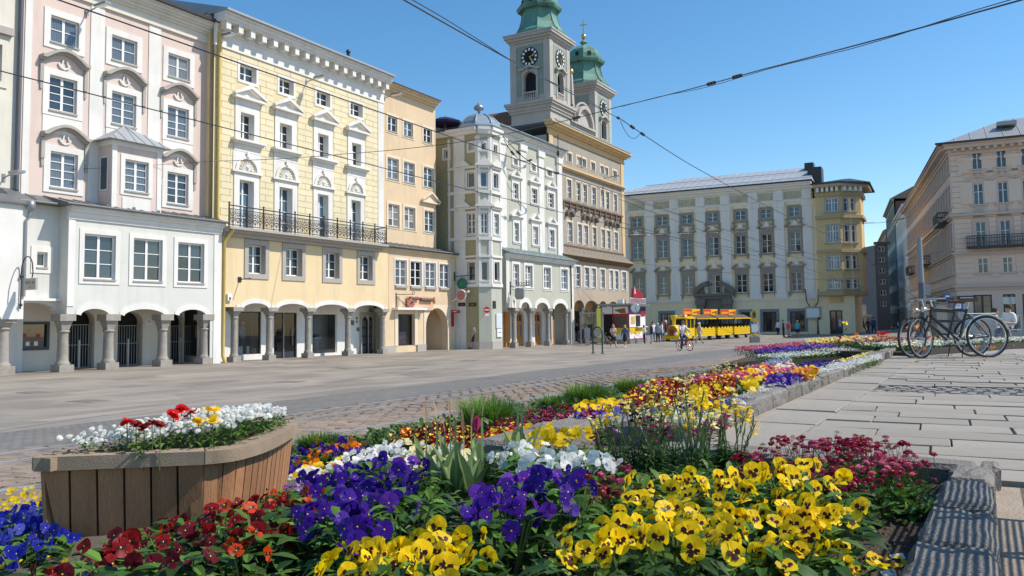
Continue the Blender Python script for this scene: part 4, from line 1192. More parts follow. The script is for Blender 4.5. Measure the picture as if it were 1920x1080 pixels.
mb=MB(); mb.box(o0,o0+.7,DO-.06,DO-.003,ozl,ozt); mb.box(o1-.7,o1+.03,DO-.06,DO-.003,ozl,ozt)
zc4=cornice(mb,o0-.1,o1+.1,ozt,[(.2,.1),(.3,.06),(.16,.3),(.2,.55),(.16,.75)],DO-.004,ret=.9)
zz=O3[0][3]+.75
cornice(mb,o0,o1,zz,[(.12,.12),(.14,.25)],DO-.0625)
mb.build('cornice',[M['ochre']],oc)
for lst,s in ((Ow,1),(O3,0),(O2,0),(OL,2)):
 for r in lst:
  small=lst is Ow
  window(oc,r,0 if lst is OL else DO,.1,2,1 if small else 3,fw=.07,bar=.05,surround=(.16,.03,M['tan_light'] if lst is not OL else M['white']),sill=(.05,.08,.06,M['stone_trim']),curtain=.35)
for lst in (O3,O2):
 z=lst[0][2]-.3
 mb=MB(); mb.box(o0+.72,o1-.72,DO-.22,DO-.003,z-.14,z); mb.box(o0+.72,o1-.72,DO-.1,DO-.003,z-.45,z-.142)
 for i in range(12):
  x=o0+1.1+(o1-o0-2.2)*i/11
  mb.box(x-.12,x+.12,DO-.18,DO-.102,z-.8,z-.143)
 mb.build('sill_band',[mat('brown_band',(.16,.11,.075),.8,.15)],oc)
z=O2[0][3]+.5
mb=MB()
for i in (0,2,3,5,6):
 c=(O2[i][0]+O2[i][1])/2-.2
 mb.band(arch_path(c-.75,c+.75,z,.55,8),-.22,0,DO-.3,DO-.003)
mb.build('window_hood',[mat('brown_hood',(.16,.12,.085),.8,.15)],oc)
MB().box(o0-.1,o1+.2,DO-.8,DO+10,zc4,zc4+.12).build('roof',[M['roof_light']],oc)
MB().box(o0+.1,o1-.05,DO+.25,DO+9,ozl-.2,ozt-.02).build('rear_block',[M['taupe']],oc)
lean_roof(oc,ol0,ol1+.3,-.45,DO,ozl+.1,ozl+1.1,M['roof_brown'],seams=.7)
mb=MB(); cornice(mb,ol0,ol1+.2,ozl-.28,[(.1,.1),(.12,.3),(.1,.4)],-.003); mb.build('lower_cornice',[mat('brown_cornice',(.22,.13,.05),.8,.1)],oc)
zsO=f4.at('F',980,750)[1]
acs=[(f4.at('F',a,740)[0],f4.at('F',b,740)[0]) for a,b in ((880,938),(945,1020),(1028,1075),(1082,1142))]
riO=f4.at('F',982,711)[1]-zsO
mb=MB(); wall_mesh(mb,ol0,ol1,zsO,ozl,OL+[(a,b,zsO,zsO+min(riO,(b-a)/2),min(riO,(b-a)/2)) for a,b in acs],0,.5); mb.box(acs[-1][1],ol1,.002,.5,-2,zsO); mb.build('arcade_wall',[M['taupe_low']],oc)
for x in [acs[0][0]-.15]+[(a[1]+b[0])/2 for a,b in zip(acs[:-1],acs[1:])]+[acs[-1][1]+.1]:
 column(oc,x,.35,ground_z(-30,x)-.05,zsO,.17,M['stone'],base_h=.4,cap_h=.5,cap_w=1.5)
MB().box(ol0,ol1,2.6,2.8,-2,zsO+riO+.2).build('inner_wall',[M['ochre']],oc)
MB().box(ol0,ol1,.52,2.6,zsO+riO+.05,zsO+riO+.2).build('arcade_ceiling',[M['ochre']],oc)
for k in range(4):
 x=(acs[k][0]+acs[k][1])/2
 MB().box(x-.5,x+.7,2.5,2.59,-2,1.6).build('shop_door',[M['glass']],oc)
lamp_arm(None,f3,'E',455,815,DG,1.2,label='street lamp below the roof edge of the green house')
lamp_arm(None,f4,'E',1000,1005,DO,1.2,label='street lamp under the orange cornice of the taupe house')
px_,pz_=f3a.at('E',104,690,.9)
w=f3a.world(px_,.9,pz_)
t=thing('closed_parasol','dark blue parasol on the roof left of the grey dome','parasol',w)
mb=MB(); mb.lathe([(.02,.38),(.6,.28),(1.25,0),(1.2,-.14)],0,0,8,smooth=False); mb.build('canopy',[mat('navy_canvas',(.02,.02,.09),.8,.1)],t)
MB().bar((0,0,-1.5),(0,0,.5),.04).build('pole',[M['grey_metal']],t)
# cathedral with two towers
Zc=110.0
c1=at_depth(1030.5,120,Zc)
fc=Fac(c1[0]-6.0,c1[1],0)
ch=fc.empty('cathedral','grey green baroque cathedral with two clock towers and green copper caps','church')
TW=6.0
def zat(u,v,Z):return at_depth(u,v,Z)[2]
def tower(ox,oy,Z,uc,part,full=True,dark=False):
 """ox, oy: local position of the front right corner; heights read at that corner"""
 def z(yU):return zat(uc,yU/3.6,Z)
 w=TW
 x0,x1=ox-w,ox
 zt,zb_,zc_,zlo=z(250),z(665),z(745),z(745)-8
 if not full:
  zt,zb_,zc_,zlo=z(575),z(575)-(PT[0]-PT[1]),z(575)-(PT[0]-PT[2]),-2
 mb=MB()
 zw0,zw1=zb_+.35-.9,zb_+3.6
 cx=(x0+x1)/2
 hole=(cx-.95,cx+.95,zw0+.9,zw1+.55,.95)
 wall_mesh(mb,x0,x1,zlo,zt,[hole,(cx-.8,cx+.8,zc_-3.2,zc_-1.6,.8)],oy,.5)
 Mr=Matrix.Translation((x1,oy,0))@Matrix.Rotation(PI/2,4,'Z')
 mb.T=Mr
 wall_mesh(mb,0,w,zlo,zt,[(w/2-.95,w/2+.95,zw0+.9,zw1+.55,.95)],0,.5)
 mb.T=None
 mb.face([(x0,oy,zlo),(x0,oy+w,zlo),(x0,oy+w,zt),(x0,oy,zt)]); mb.face([(x0,oy+w,zlo),(x1,oy+w,zlo),(x1,oy+w,zt),(x0,oy+w,zt)])
 mb.build('tower_wall',[M['tower_white']],ch)
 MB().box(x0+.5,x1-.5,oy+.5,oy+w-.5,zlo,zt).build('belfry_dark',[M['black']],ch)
 for k in range(2):
  T=None if k==0 else Mr
  X0,Y0=(x0,oy) if k==0 else (0,0)
  g=MB(); g.T=T
  hc=X0+w/2
  wall_mesh(g,X0+1.0,X0+w-1.0,zb_+.8,zt-.5,[(hc-1.2,hc+1.2,zb_+.8,zw1+.8,1.2)],Y0-.05,.04)
  g.build('green_field',[M['tower_green']],ch)
  g=MB(); g.T=T
  wall_mesh(g,hc-1.25,hc+1.25,zw0+.9,zw1+.75,[(hc-.96,hc+.96,zw0+.9,zw1+.56,.96)],Y0-.12,.06)
  path=[(hc-1.6+3.2*i/16,zw1+.62+.4*math.exp(-((i-8)/4.0)**2)) for i in range(17)]
  g.band(path,0,.25,Y0-.5,Y0-.125)
  g.build('belfry_frame',[M['tower_white']],ch)
  g=MB(); g.T=T
  for i in range(6):
   x=hc-.8+1.6*i/5
   g.lathe([(.08,zw0+.95),(.12,zw0+1.2),(.07,zw0+1.5),(.1,zw0+1.7)],x,Y0-.02,6)
  g.box(hc-.95,hc+.95,Y0-.15,Y0+.1,zw0+1.7,zw0+1.85); g.box(hc-.95,hc+.95,Y0-.15,Y0+.1,zw0+.8,zw0+.95)
  g.build('balustrade',[M['tower_white']],ch)
  if not full and k==0:continue
  zc0=z(357) if full else zt-(PT[0]-PT[3])
  d=MB(); d.T=(T or Matrix.Identity(4))@Matrix.Translation((hc,Y0-.08,zc0))@Matrix.Rotation(PI/2,4,'X')
  d.lathe([(1.3,-.02),(1.3,.08)],0,0,24)
  d=d.build('clock_face',[M['black']],ch)
  nm=MB(); nm.T=(T or Matrix.Identity(4))@Matrix.Translation((hc,Y0-.17,zc0))
  for i in range(12):
   q=2*PI*i/12
   p=[(.85,-.13),(1.18,-.17),(1.18,.17),(.85,.13)]
   nm.prism([(a*math.cos(q)-b*math.sin(q),a*math.sin(q)+b*math.cos(q)) for a,b in p],0,.02)
  nm.build('clock_numerals',[M['white_paint']],d)
  hd=MB(); hd.T=(T or Matrix.Identity(4))@Matrix.Translation((hc,Y0-.2,zc0))
  hd.prism([(-.1,-.05),(.5,.12),(.55,.35),(.75,.25),(.55,.02)],0,.02); hd.prism([(-.05,.05),(.35,-.7),(.3,-1.0),(.45,-.9),(.5,-.62),(.1,.05)],.021,.04)
  hd.build('clock_hands',[M['gold']],d)
 q=MB()
 for zz_,st in ((zc_,[(.35,.2),(.45,.35),(.3,.6),(.35,.75)]),(zt,[(.3,.2),(.35,.45),(.35,.7),(.2,.8)])):
  for h,p in st:
   q.box(x0-p,x1+p,oy-p,oy+w+p,zz_,zz_+h); zz_+=h
 for a,b in ((x0-.08,x0+.9),(x1-.9,x1+.08)):
  q.box(a,b,oy-.08,oy-.001,zc_+1.6,zt);
 q.T=Mr
 for a,b in ((.0,.9),(w-.9,w+.08)):
  q.box(a,b,-.082,-.001,zc_+1.6,zt)
 q.T=None
 q.build('tower_cornice',[M['tower_white']],ch)
 zt+=1.2
 h=.67
 cxx,cyy=(x0+x1)/2,oy+w/2
 r8=w/2*1.13
 prof=[(r8*1.12,zt),(r8*1.12,zt+.5),(r8*.98,zt+1.3*h),(r8*.83,zt+2.6*h),(r8*.74,zt+4.2*h),(r8*.72,zt+5.6*h),(r8*.90,zt+5.7*h),(r8*.95,zt+6.2*h),(r8*.95,zt+6.5*h),(r8*.78,zt+6.7*h),(r8*.78,zt+7.6*h),(r8*.68,zt+8.8*h),(r8*.46,zt+9.7*h),(.5,zt+10.2*h),(.33,zt+10.7*h),(.62,zt+11.0*h),(.5,zt+11.3*h),(.2,zt+11.6*h),(.1,zt+12.0*h)]
 cp=MB(); cp.lathe(prof,cxx,cyy,8,smooth=False,rot=PI/8)
 for k in range(8):
  a=PI/8+k*PI/4
  cp.tube([(cxx+r*math.cos(a),cyy+r*math.sin(a),zz_) for r,zz_ in prof[1:6]],.09,4)
  a2=k*PI/4
  for fz in (1.3,2.0):
   pass
 cp.build('copper_cap',[M['copper']],ch)
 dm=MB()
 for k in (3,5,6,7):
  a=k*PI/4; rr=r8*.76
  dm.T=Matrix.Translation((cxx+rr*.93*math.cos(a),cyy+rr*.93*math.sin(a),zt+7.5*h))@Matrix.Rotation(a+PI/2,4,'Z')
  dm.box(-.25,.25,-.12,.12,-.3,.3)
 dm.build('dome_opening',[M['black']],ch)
 MB().ball((cxx,cyy,zt+12.5*h),.42,14,9).build('gilded_ball',[M['gold']],ch)
 k=MB(); zz_=zt+13.1*h; k.box(cxx-.07,cxx+.07,cyy-.07,cyy+.07,zz_,zz_+2.2); k.box(cxx-.6,cxx-.071,cyy-.06,cyy+.06,zz_+1.4,zz_+1.54); k.box(cxx+.071,cxx+.6,cyy-.06,cyy+.06,zz_+1.4,zz_+1.54); k.build('cross',[M['gold']],ch)
PT=[zat(1031,250/3.6,Zc),zat(1031,665/3.6,Zc),zat(1031,745/3.6,Zc),zat(1031,357/3.6,Zc)-.0]
tower(TW,0,Zc,1031,'t')
SEP=14.6
q2=np.array(fc.world(TW,SEP,0)); Z2=float((CAMR@(q2-np.array([0,0,CZ])))[2])
tower(TW,SEP,Z2,1129,'t2',full=False)
Mg=Matrix.Translation((TW-.4,TW,0))@Matrix.Rotation(PI/2,4,'Z')
gw=SEP-TW
zg1=zat(1075,232,Zc+5)
g=MB(); g.T=Mg
g.box(0,gw,0,1.5,-2,zg1)
g.build('front_wall',[M['tower_green']],ch)
g=MB(); g.T=Mg
cornice(g,.2,gw-.2,zg1,[(.3,.3),(.3,.6)],0)
path=arch_path(gw*.28,gw*.95,zg1+.6,3.0,16)
g.prism(path,0,1.2)
g.band(path,-.5,.0,-.5,-.01); g.band(path,.35,.6,-.2,-.01)
for x in (.1,gw*.22,gw*.78,gw-.9):g.box(x,x+.8,-.15,-.001,zg1-9,zg1)
g.build('gable',[M['tower_white']],ch)
g=MB(); g.T=Mg
xo=gw*.3
g.lathe([(.7,zg1+.6),(.55,zg1+3.4),(.5,zg1+3.5),(.3,zg1+7.8)],xo,.6,4,smooth=False,rot=PI/4)
g.build('obelisk',[M['tower_white']],ch)
g=MB(); g.T=Mg; g.ball((xo,.6,zg1+8.2),.45,8,6); g.build('gilded_knob',[M['gold']],ch)
for xx,h in ((.9,2.4),(gw*.66,1.9)):
 g=MB(); g.T=Mg; zs_=zg1+.6 if xx<1 else zg1-6.3
 g.lathe([(.5,zs_),(.6,zs_+h*.3),(.42,zs_+h*.6),(.5,zs_+h*.75),(.16,zs_+h*.84)],xx,-.3,10); g.ball((xx,-.3,zs_+h*.93),.24,8,6); g.build('statue',[M['dark_stone'] if xx<1 else M['tower_white']],ch)
r=MB(); r.faces([(TW-.5,1,zg1),(TW-.5,SEP,zg1),(-10,SEP,zg1-1),(-10,1,zg1-1),(TW-4,4,zg1+2.5),(-10,4,zg1+2.5)],[(0,1,2,3),(0,4,5,3),(1,2,5,4),(0,1,4),(2,3,5)]); r.build('nave_roof',[mat('brown_tile_roof',(.2,.10,.06),.9,.2)],ch)
# == FAR SIDE OF THE SQUARE
HB=2.6
M['pal_cream']=mat('palace_cream_plaster',(0.92,0.75,0.50),.85,.06,.4,10,dirt=(0.82,0.64,0.40),dirt_amt=.4)
M['pal_white']=mat('palace_white_plaster',(0.84,0.79,0.72),.85,.05,.4,10)
M['pal_grey']=mat('palace_grey_stone',(0.34,0.295,0.245),.85,.15,2,20)
M['tur_yellow']=mat('turret_yellow',(0.70,0.53,0.27),.85,.08,.5,12,dirt=(0.5,0.36,0.16),dirt_amt=.5)
M['rb']=mat('pale_rose_stone',(0.74,0.575,0.46),.85,.08,.4,12,dirt=(0.6,0.48,0.39),dirt_amt=.4)
M['rb_low']=mat('rose_stone_trim',(0.58,0.465,0.39),.85,.08,.6,12)
f5=Fac(-20.0,115.5,HB)
pl=f5.empty('cream_palace','wide cream palace with white pilasters, grey window frames and dark stone portal','palace')
p0,p1=f5.at('G',40,500)[0]-4,f5.at('G',1097,500)[0]
pzt=f5.at('G',600,237)[1]
zflo=f5.at('G',800,793)[1]
tops=level([f5.rect('G',*w) for w in ((102,352,156,396),(238,339,294,385),(373,331,430,376),(513,319,572,364),(665,307,724,354),(804,297,864,344),(958,287,1019,334))])
mids=level([f5.rect('G',*w) for w in ((105,480,159,576),(244,469,299,566),(378,461,433,557),(519,452,577,549),(669,443,726,541),(811,434,871,534),(964,426,1027,526))])
lows=level([f5.rect('G',*w) for w in ((115,680,167,771),(248,673,302,767),(384,667,439,762),(528,661,586,757),(674,653,732,752),(818,647,877,747),(973,641,1034,742))])
shops=[f5.rect('G',260,880,327,970),f5.rect('G',700,862,750,970),f5.rect('G',818,862,895,972),f5.rect('G',967,856,1049,965)]
gp=ground_z(-20,115)
shops=[(r[0],r[1],gp+(.9 if i<1 else .35),(shops[2][3]+shops[3][3])/2) for i,r in enumerate(shops)]
por=f5.rect('G',512,835,596,960); por=(por[0],por[1],-2,por[3],(por[1]-por[0])/2)
mb=MB(); wall_mesh(mb,p0,p1,-2.5,pzt,tops+mids+lows+shops+[por],0,.3); mb.build('wall',[M['pal_cream']],pl)
MB().box(p0,p1,.8,22,-2.5,pzt-.05).build('rear_block',[M['pal_cream']],pl)
mb=MB()
cs=[65,205,340,485,622,775,915,1072]
pxs=[f5.at('G',c,600)[0] for c in cs]
for x in pxs:
 mb.box(x-.66,x+.66,-.16,-.003,zflo+1.0,tops[0][3]+.1)
 mb.box(x-.82,x+.82,-.26,-.003,zflo+.05,zflo+1.0-.002)
 mb.box(x-.82,x+.82,-.26,-.003,tops[0][3]+.102,tops[0][3]+.7)
mb.build('pilasters',[M['pal_white']],pl)
mb=MB(); cornice(mb,p0,p1,zflo-.2,[(.12,.1),(.12,.2)],-.003); mb.build('string_course',[M['pal_white']],pl)
mb=MB(); z=tops[0][3]+.72; mb.box(p0,p1,-.12,-.003,z,z+.25); mb.box(p0,p1,-.02,-.003,z+.252,z+1.6)
zq=cornice(mb,p0,p1,z+1.62,[(.15,.2),(.3,.4),(.25,.75),(.2,.95)],-.003)
for x in pxs:mb.box(x-.6,x+.6,-.3,-.021,z+.26,z+1.6)
mb.build('cornice',[M['pal_white']],pl)
mb=MB()
M['frieze']=mat('frieze_stucco',(.50,.45,.33),.9,.3,2,6,bump=.5)
for a,b in zip(pxs[:-1],pxs[1:]):MB().box(a+.75,b-.75,-.06,-.022,z+.4,z+1.45).build('frieze_panel',[M['frieze']],pl)
for lst,kind in ((tops,0),(mids,1),(lows,1)):
 for r in lst:
  window(pl,r,0,.18,2,2 if kind==0 else 3,fw=.075,bar=.05,surround=(.27,.10,M['pal_grey'],.27 if kind==0 else .0),glass=random.choice([M['glass'],M['glass_deep'],M['glass_deep']]),curtain=0,rowpos=None if kind==0 else [0,.36,.66,1])
  c=(r[0]+r[1])/2; hw=(r[1]-r[0])/2
  mb=MB(); mb.box(r[0]-.45,r[1]+.45,-.3,-.003,r[2]-(.42 if kind==0 else .24),r[2]-(.272 if kind==0 else .06))
  for s in (-1,1):mb.box(c+s*(hw+.22)-.1,c+s*(hw+.22)+.1,-.22,-.003,r[2]-.85 if kind==0 else r[2]-.66,r[2]-(.43 if kind==0 else .242))
  mb.build('sill_block',[M['pal_grey']],pl)
  if kind:
   zt=r[3]+.275
   mb=MB(); mb.box(r[0]-.27,r[1]+.27,-.14,-.003,zt,zt+.6); mb.box(r[0]-.36,r[1]+.36,-.24,-.141,zt+.42,zt+.6)
   for s in (-1,1):
    pth=[(c+s*(hw+.6),zt+.68),(c+s*(hw+.4),zt+.8),(c+s*(hw+.12),zt+1.08),(c+s*(hw-.12),zt+1.2)]
    mb.band(pth if s<0 else pth[::-1],-.2,0,-.5,-.004)
   mb.build('broken_pediment',[M['pal_grey']],pl)
   mb=MB(); mb.prism([(c-hw*.6,zt+.71),(c+hw*.6,zt+.71),(c+hw*.35,zt+1.2),(c,zt+1.65),(c-hw*.35,zt+1.2)],-.16,-.004); mb.build('carving',[M['pal_white']],pl)
for i,r in enumerate(shops):
 window(pl,r,0,.2,3 if i else 4,2,fw=.12,bar=.08,wood=M['dark_metal'],glass=M['glass'],surround=(.38,.06,mat('shop_surround',(.24,.25,.28),.8,.05),0),rowpos=[0,.7,1],curtain=0)
a,b=f5.at('G',452,800)[0],f5.at('G',662,800)[0]
zpt=f5.at('G',560,790)[1]; zpp=f5.at('G',560,748)[1]
mb=MB(); wall_mesh(mb,a+.6,b-.6,-2.2,zpt,[por],-.35,.34); mb.box(a+.3,b-.3,-.7,-.003,zpt,zpt+.45); mb.box(a-.1,b+.1,-1.0,-.003,zpt+.452,zpt+.8)
for s in (0,1):
 e=(a+.25) if s==0 else (b-1.35)
 mb.box(e,e+1.1,-.85,-.351,-2.2,zpt-.8); mb.box(e-.15,e+1.25,-.98,-.351,zpt-.798,zpt-.002)
 pth=[(e-.4,zpt+.85),(e-.1,zpt+1.5),(e+.7,zpt+2.1),(e+1.6,zpt+2.45)] if s==0 else [(e-.5,zpt+2.45),(e+.4,zpt+2.1),(e+1.2,zpt+1.5),(e+1.5,zpt+.85)]
 mb.band(pth,-.5,.1,-1.0,-.004)
 mb.prism([(e,zpt+.802),(e+1.1,zpt+.802),(e+1.0,zpt+1.7),(e+.1,zpt+1.5)],-.6,-.004)
mb.band(arch_path(por[0],por[1],por[3]-por[4],por[4]),-.5,0,-.45,-.352)
mb.build('portal',[M['dark_stone']],pl)
mb=MB()
zs0=por[3]-por[4]
for i in range(9):
 q=PI*(i+.5)/9; mb.bar(((por[0]+por[1])/2,.4,zs0),((por[0]+por[1])/2+por[4]*math.cos(q),.4,zs0+por[4]*math.sin(q)),.05,4)
mb.tube([((por[0]+por[1])/2+por[4]*.6*math.cos(PI*i/8),.4,zs0+por[4]*.6*math.sin(PI*i/8)) for i in range(9)],.05,4)
mb.build('fanlight_grille',[M['dark_metal']],pl)
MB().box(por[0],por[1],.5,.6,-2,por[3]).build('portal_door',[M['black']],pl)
e0=p0-.6
zrid=f5.at('G',1000,75,7.5)[1]
xr0,xr1=f5.at('G',400,130,7.5)[0],f5.at('G',1078,70,7.5)[0]
mb=MB(); mb.faces([(e0,-.95,zq+.15),(p1+.2,-.95,zq+.15),(xr1,7.5,zrid),(xr0,7.5,zrid),(e0,20,zq+.15),(p1+.2,20,zq+.15)],[(0,1,2,3),(0,3,4),(1,5,2),(3,2,5,4),(0,4,5,1)])
n=30
for i in range(n):
 t=(i+.5)/n
 A_=Vector((e0+(p1-e0)*t,-.93,zq+.17));
 xx=A_.x
 if xx<xr0:B_=Vector((e0,-.95,zq+.15)).lerp(Vector((xr0,7.5,zrid)),(xx-e0)/(xr0-e0))+Vector((0,0,.03))
 else :B_=Vector((xx,7.5,zrid+.02)) if xx<xr1 else A_+Vector((0,.5,.2))
 mb.bar(A_,B_,.035,4)
for t in (.12,.55):
 mb.bar((e0+(xr0-e0)*t+.5,-.95+8.45*t,zq+.3+(zrid-zq)*t),(p1,-.95+8.45*t,zq+.3+(zrid-zq)*t),.05,4)
mb.build('roof',[mat('pale_sheet_roof',(.42,.44,.46),.45,.08,.4,6,metal=.1)],pl)
MB().box(e0,p1+.2,-1.12,-.96,zq+.02,zq+.2).build('gutter',[M['dark_metal']],pl)
a=f5.at('G',1077,48,6); b=f5.at('G',1100,74,3)
MB().box(a[0]-.7,a[0]+.5,5.2,7.0,zq,a[1]).box(b[0]-.8,b[0]+1.0,2.0,4.5,zq-1,b[1]).build('chimney',[M['dark_metal']],pl)
# yellow turret house
f6=Fac(-20.0,115.4,HB)
f6.o=(f5.o[0]+0.3*math.sin(f5.phi),f5.o[1]-0.3*math.cos(f5.phi))
th=f6.empty('turret_house','ochre yellow corner house with bracketed cornice and angled bay beside the palace','house')
q0,q1=p1+.03,f6.at('G',1322,850)[0]
qb0,qb1,qb2=f6.at('G',1118,600,-1)[0],f6.at('G',1250,600,-1)[0],f6.at('G',1338,600,-1)[0]
zt6=f6.at('G',1200,225,-1)[1]
zbb=f6.at('G',1200,772,-1)[1]
zgb=f6.at('G',1200,800,0)[1]
mb=MB(); wall_mesh(mb,q0,q1,-2.5,zt6,[f6.rect('G',1182,852,1258,985)],0,.3); mb.face([(q1,0,-2.5),(q1,12,-2.5),(q1,12,zt6),(q1,0,zt6)]); mb.build('wall',[M['pal_cream']],th)
MB().box(q0,q1-.1,.7,12,-2.5,zt6-.1).build('rear_block',[M['tur_yellow']],th)
W1_=[f6.rect('G',*w,-1) for w in ((1158,240,1230,309),(1166,388,1238,480),(1171,553,1243,626),(1178,684,1246,734))]
mb=MB(); wall_mesh(mb,qb0,qb1,zbb,zt6,W1_,-1,.2)
mb.face([(qb0,-1,zbb),(qb0,0,zbb),(qb0,0,zt6),(qb0,-1,zt6)])
Ld6=qb2-qb1
f6d=Fac(*f6.world(qb1,-1,0)[:2],HB+40)
Ldd=Ld6*1.62
W2_=[(Ldd*.2,Ldd*.72,r[2],r[3]) for r in W1_]
mb.T=relM(f6,f6d); wall_mesh(mb,0,Ldd,zbb,zt6,W2_,0,.2); mb.T=None
dx_,dy_=Ldd*math.cos(math.radians(40)),Ldd*math.sin(math.radians(40))
mb.face([(qb1+dx_,-1+dy_,zbb),(qb1+dx_,6,zbb),(qb1+dx_,6,zt6),(qb1+dx_,-1+dy_,zt6)])
mb.hprism([(qb0,-1),(qb1,-1),(qb1+dx_,-1+dy_),(qb1+dx_,6),(qb0,6)],zbb-.01,zbb)
mb.hprism([(qb0+1.2,-.2),(qb1-.4,-.2),(qb1+dx_-1.2,.6),(qb1+dx_-1.2,5),(qb0+1.2,5)],zgb-.25,zbb-.012)
mb.build('bay_wall',[M['tur_yellow']],th)
for r in W1_:window(th,r,-1,.1,4,2,fw=.1,bar=.08,surround=(.12,.04,M['stone_trim']),sill=(.3,.2,.15,M['stone_trim']),glass=M['glass_blue'],rowpos=[0,.68,1])
l,rr_=rel(f6,f6d)
for r in W2_:
 o=window(th,r,0,.1,3,2,fw=.1,bar=.08,surround=(.12,.04,M['stone_trim']),sill=(.3,.2,.15,M['stone_trim']),glass=M['glass_blue'],rowpos=[0,.68,1])
 o.location,o.rotation_euler=l,rr_
def ring6(mb,z0,z1,e):
 k=math.tan(math.radians(20))*e
 mb.hprism([(qb0-e*.2,-1-e),(qb1+k,-1-e),(qb1+dx_+e*.64+.0,-1+dy_-e*.4),(qb1+dx_+e,-1+dy_+.4),(qb1+dx_+e,6),(qb0-e*.2,6)],z0,z1)
mb=MB()
M['turret_trim']=mat('turret_trim',(.47,.38,.23),.85,.08)
ring6(mb,zbb+.1,zbb+.4,.35); ring6(mb,zbb+.4,zbb+.6,.18); mb.build('string_course',[M['turret_trim']],th); mb=MB()
zz=W1_[1][2]-1.3; ring6(mb,zz,zz+.35,.3); mb.build('string_course',[M['turret_trim']],th); mb=MB()
zz=W1_[0][2]-.9; ring6(mb,zz,zz+.4,.35); mb.build('string_course',[M['turret_trim']],th); mb=MB()
ring6(mb,zt6,zt6+.5,.3); ring6(mb,zt6+1.1,zt6+1.5,1.1); ring6(mb,zt6+.5,zt6+1.1,.15)
mb.build('cornice',[M['turret_trim']],th)
for i in range(9):
 if i<5:xx=qb0+.4+(qb1-qb0-.6)*i/4; mb=MB(); mb.box(xx-.16,xx+.16,-1.9,-1.16,zt6+.51,zt6+1.09)
 else :
  xx=Ldd*(i-4.6)/4; mb=MB(); mb.T=relM(f6,f6d); mb.box(xx-.16,xx+.16,-.9,-.16,zt6+.51,zt6+1.09)
 mb.build('cornice_bracket',[M['pal_white']],th)
mb=MB(); mb.hprism([(qb0-.4,-2.2),(qb1+.5,-2.2),(qb1+dx_+1.3,-1+dy_-.7),(qb1+dx_+1.3,10),(qb0-.4,10)],zt6+1.52,zt6+1.7)
mb.faces([(qb0-.2,-1.8,zt6+1.7),(qb1+.3,-1.8,zt6+1.7),(qb1+dx_+1,0,zt6+1.7),(qb1+dx_+1,10,zt6+1.7),(qb0-.2,10,zt6+1.7),(qb0+3,4,zt6+2.9),(qb1+1,4,zt6+2.9)],[(0,1,6,5),(1,2,6),(2,3,6),(3,4,5,6),(4,0,5)])
mb.build('roof',[M['dark_metal']],th)
r=f6.rect('G',1182,852,1258,985)
window(th,(r[0],r[1],gp+.1,r[3]),0,.2,2,2,fw=.15,wood=M['dark_metal'],glass=M['glass'],rowpos=[0,.75,1])
MB().box(r[0]+1.4,r[1]-.5,.1,.18,gp+1.0,r[3]-1.2).build('poster',[mat('pale_poster',(.55,.55,.55),.6,.3,3)],th)
a=f6.at('G',1093,866);
t=thing('wall_plaque','pale stone plaque with two thin antler like rods on the cream wall','plaque',f6.world(a[0],0,a[1]),f6.phi)
MB().box(-1.0,1.0,-.15,-.003,-.8,.8).build('plate',[M['stone_trim']],t); MB().box(-.8,.8,-.17,-.151,-.6,.6).build('inscription',[M['white_paint']],t)
mb=MB()
for s in (-1,1):mb.tube([(s*.35,-.2,.85),(s*.7,-.3,1.5),(s*.85,-.3,3.2)],.07,5)
mb.build('rod',[M['dark_metal']],t)
# big pale corner building on the right
ST=8.35
cw=at_depth(1794,560,86.0)
f7=Fac(cw[0],cw[1],HB)
SL=58.0
_sd7=(-math.sin(math.radians(ST)),math.cos(math.radians(ST)))
f7s=Fac(cw[0]+_sd7[0]*SL,cw[1]+_sd7[1]*SL,270+ST)
rb=f7.empty('corner_palace','big pale rose corner building with iron balconies and heavy cornice at right','building')
rzt=f7.at('H',560,150)[1]
Wd=34.0
R1=[f7.rect('H',499,191,544,262),f7.rect('H',601,183,647,252)]
R2_=[f7.rect('H',505,326,551,411),f7.rect('H',608,319,655,404)]
R3=[f7.rect('H',515,488,563,588),f7.rect('H',618,480,667,588)]
R4=[f7.rect('H',524,639,570,702),f7.rect('H',629,635,674,697)]
gr7=ground_z(cw[0],cw[1])
R5=[f7.rect('H',504,795,591,935),f7.rect('H',631,791,691,935)]
R5=[(r[0],r[1],gr7+.2,r[3]) for r in R5]
bay7=(R1[1][0]-R1[0][0])
def bays(lst):
 lst=level(lst)
 out=[r for r in lst]
 for k in range(2,6):out.append((lst[0][0]+bay7*k,lst[0][1]+bay7*k,lst[0][2],lst[0][3]))
 return out
FR=[bays(R1),bays(R2_),bays(R3),bays(R4)]
R5=level(R5)+[(R5[0][0]+bay7*k,R5[0][1]+bay7*k,R5[0][2],R5[0][3]) for k in (2,3.2,4.4)]
mb=MB(); wall_mesh(mb,0,Wd,-2.5,rzt,[r for l in FR for r in l]+R5,0,.3); mb.build('wall',[M['rb']],rb)
NS=24
sb=SL/NS
SR=[[(1.0+sb*i,1.0+sb*i+1.25,l[0][2],l[0][3]) for i in range(NS)] for l in FR]
S5=[(1.0+sb*i,1.0+sb*i+1.5,gr7+.2,R5[0][3]) for i in range(NS)]
mb=MB(); mb.T=relM(f7,f7s)
def side_wall(mb):
 wall_mesh(mb,0,SL,-2.5,rzt,[r for l in SR for r in l]+S5,0,.3)
side_wall(mb); mb.build('street_wall',[M['rb']],rb)
MB().box(.5,Wd,.7,20,-2.5,rzt-.1).build('rear_block',[M['rb']],rb)
ls_,rs_=rel(f7,f7s)
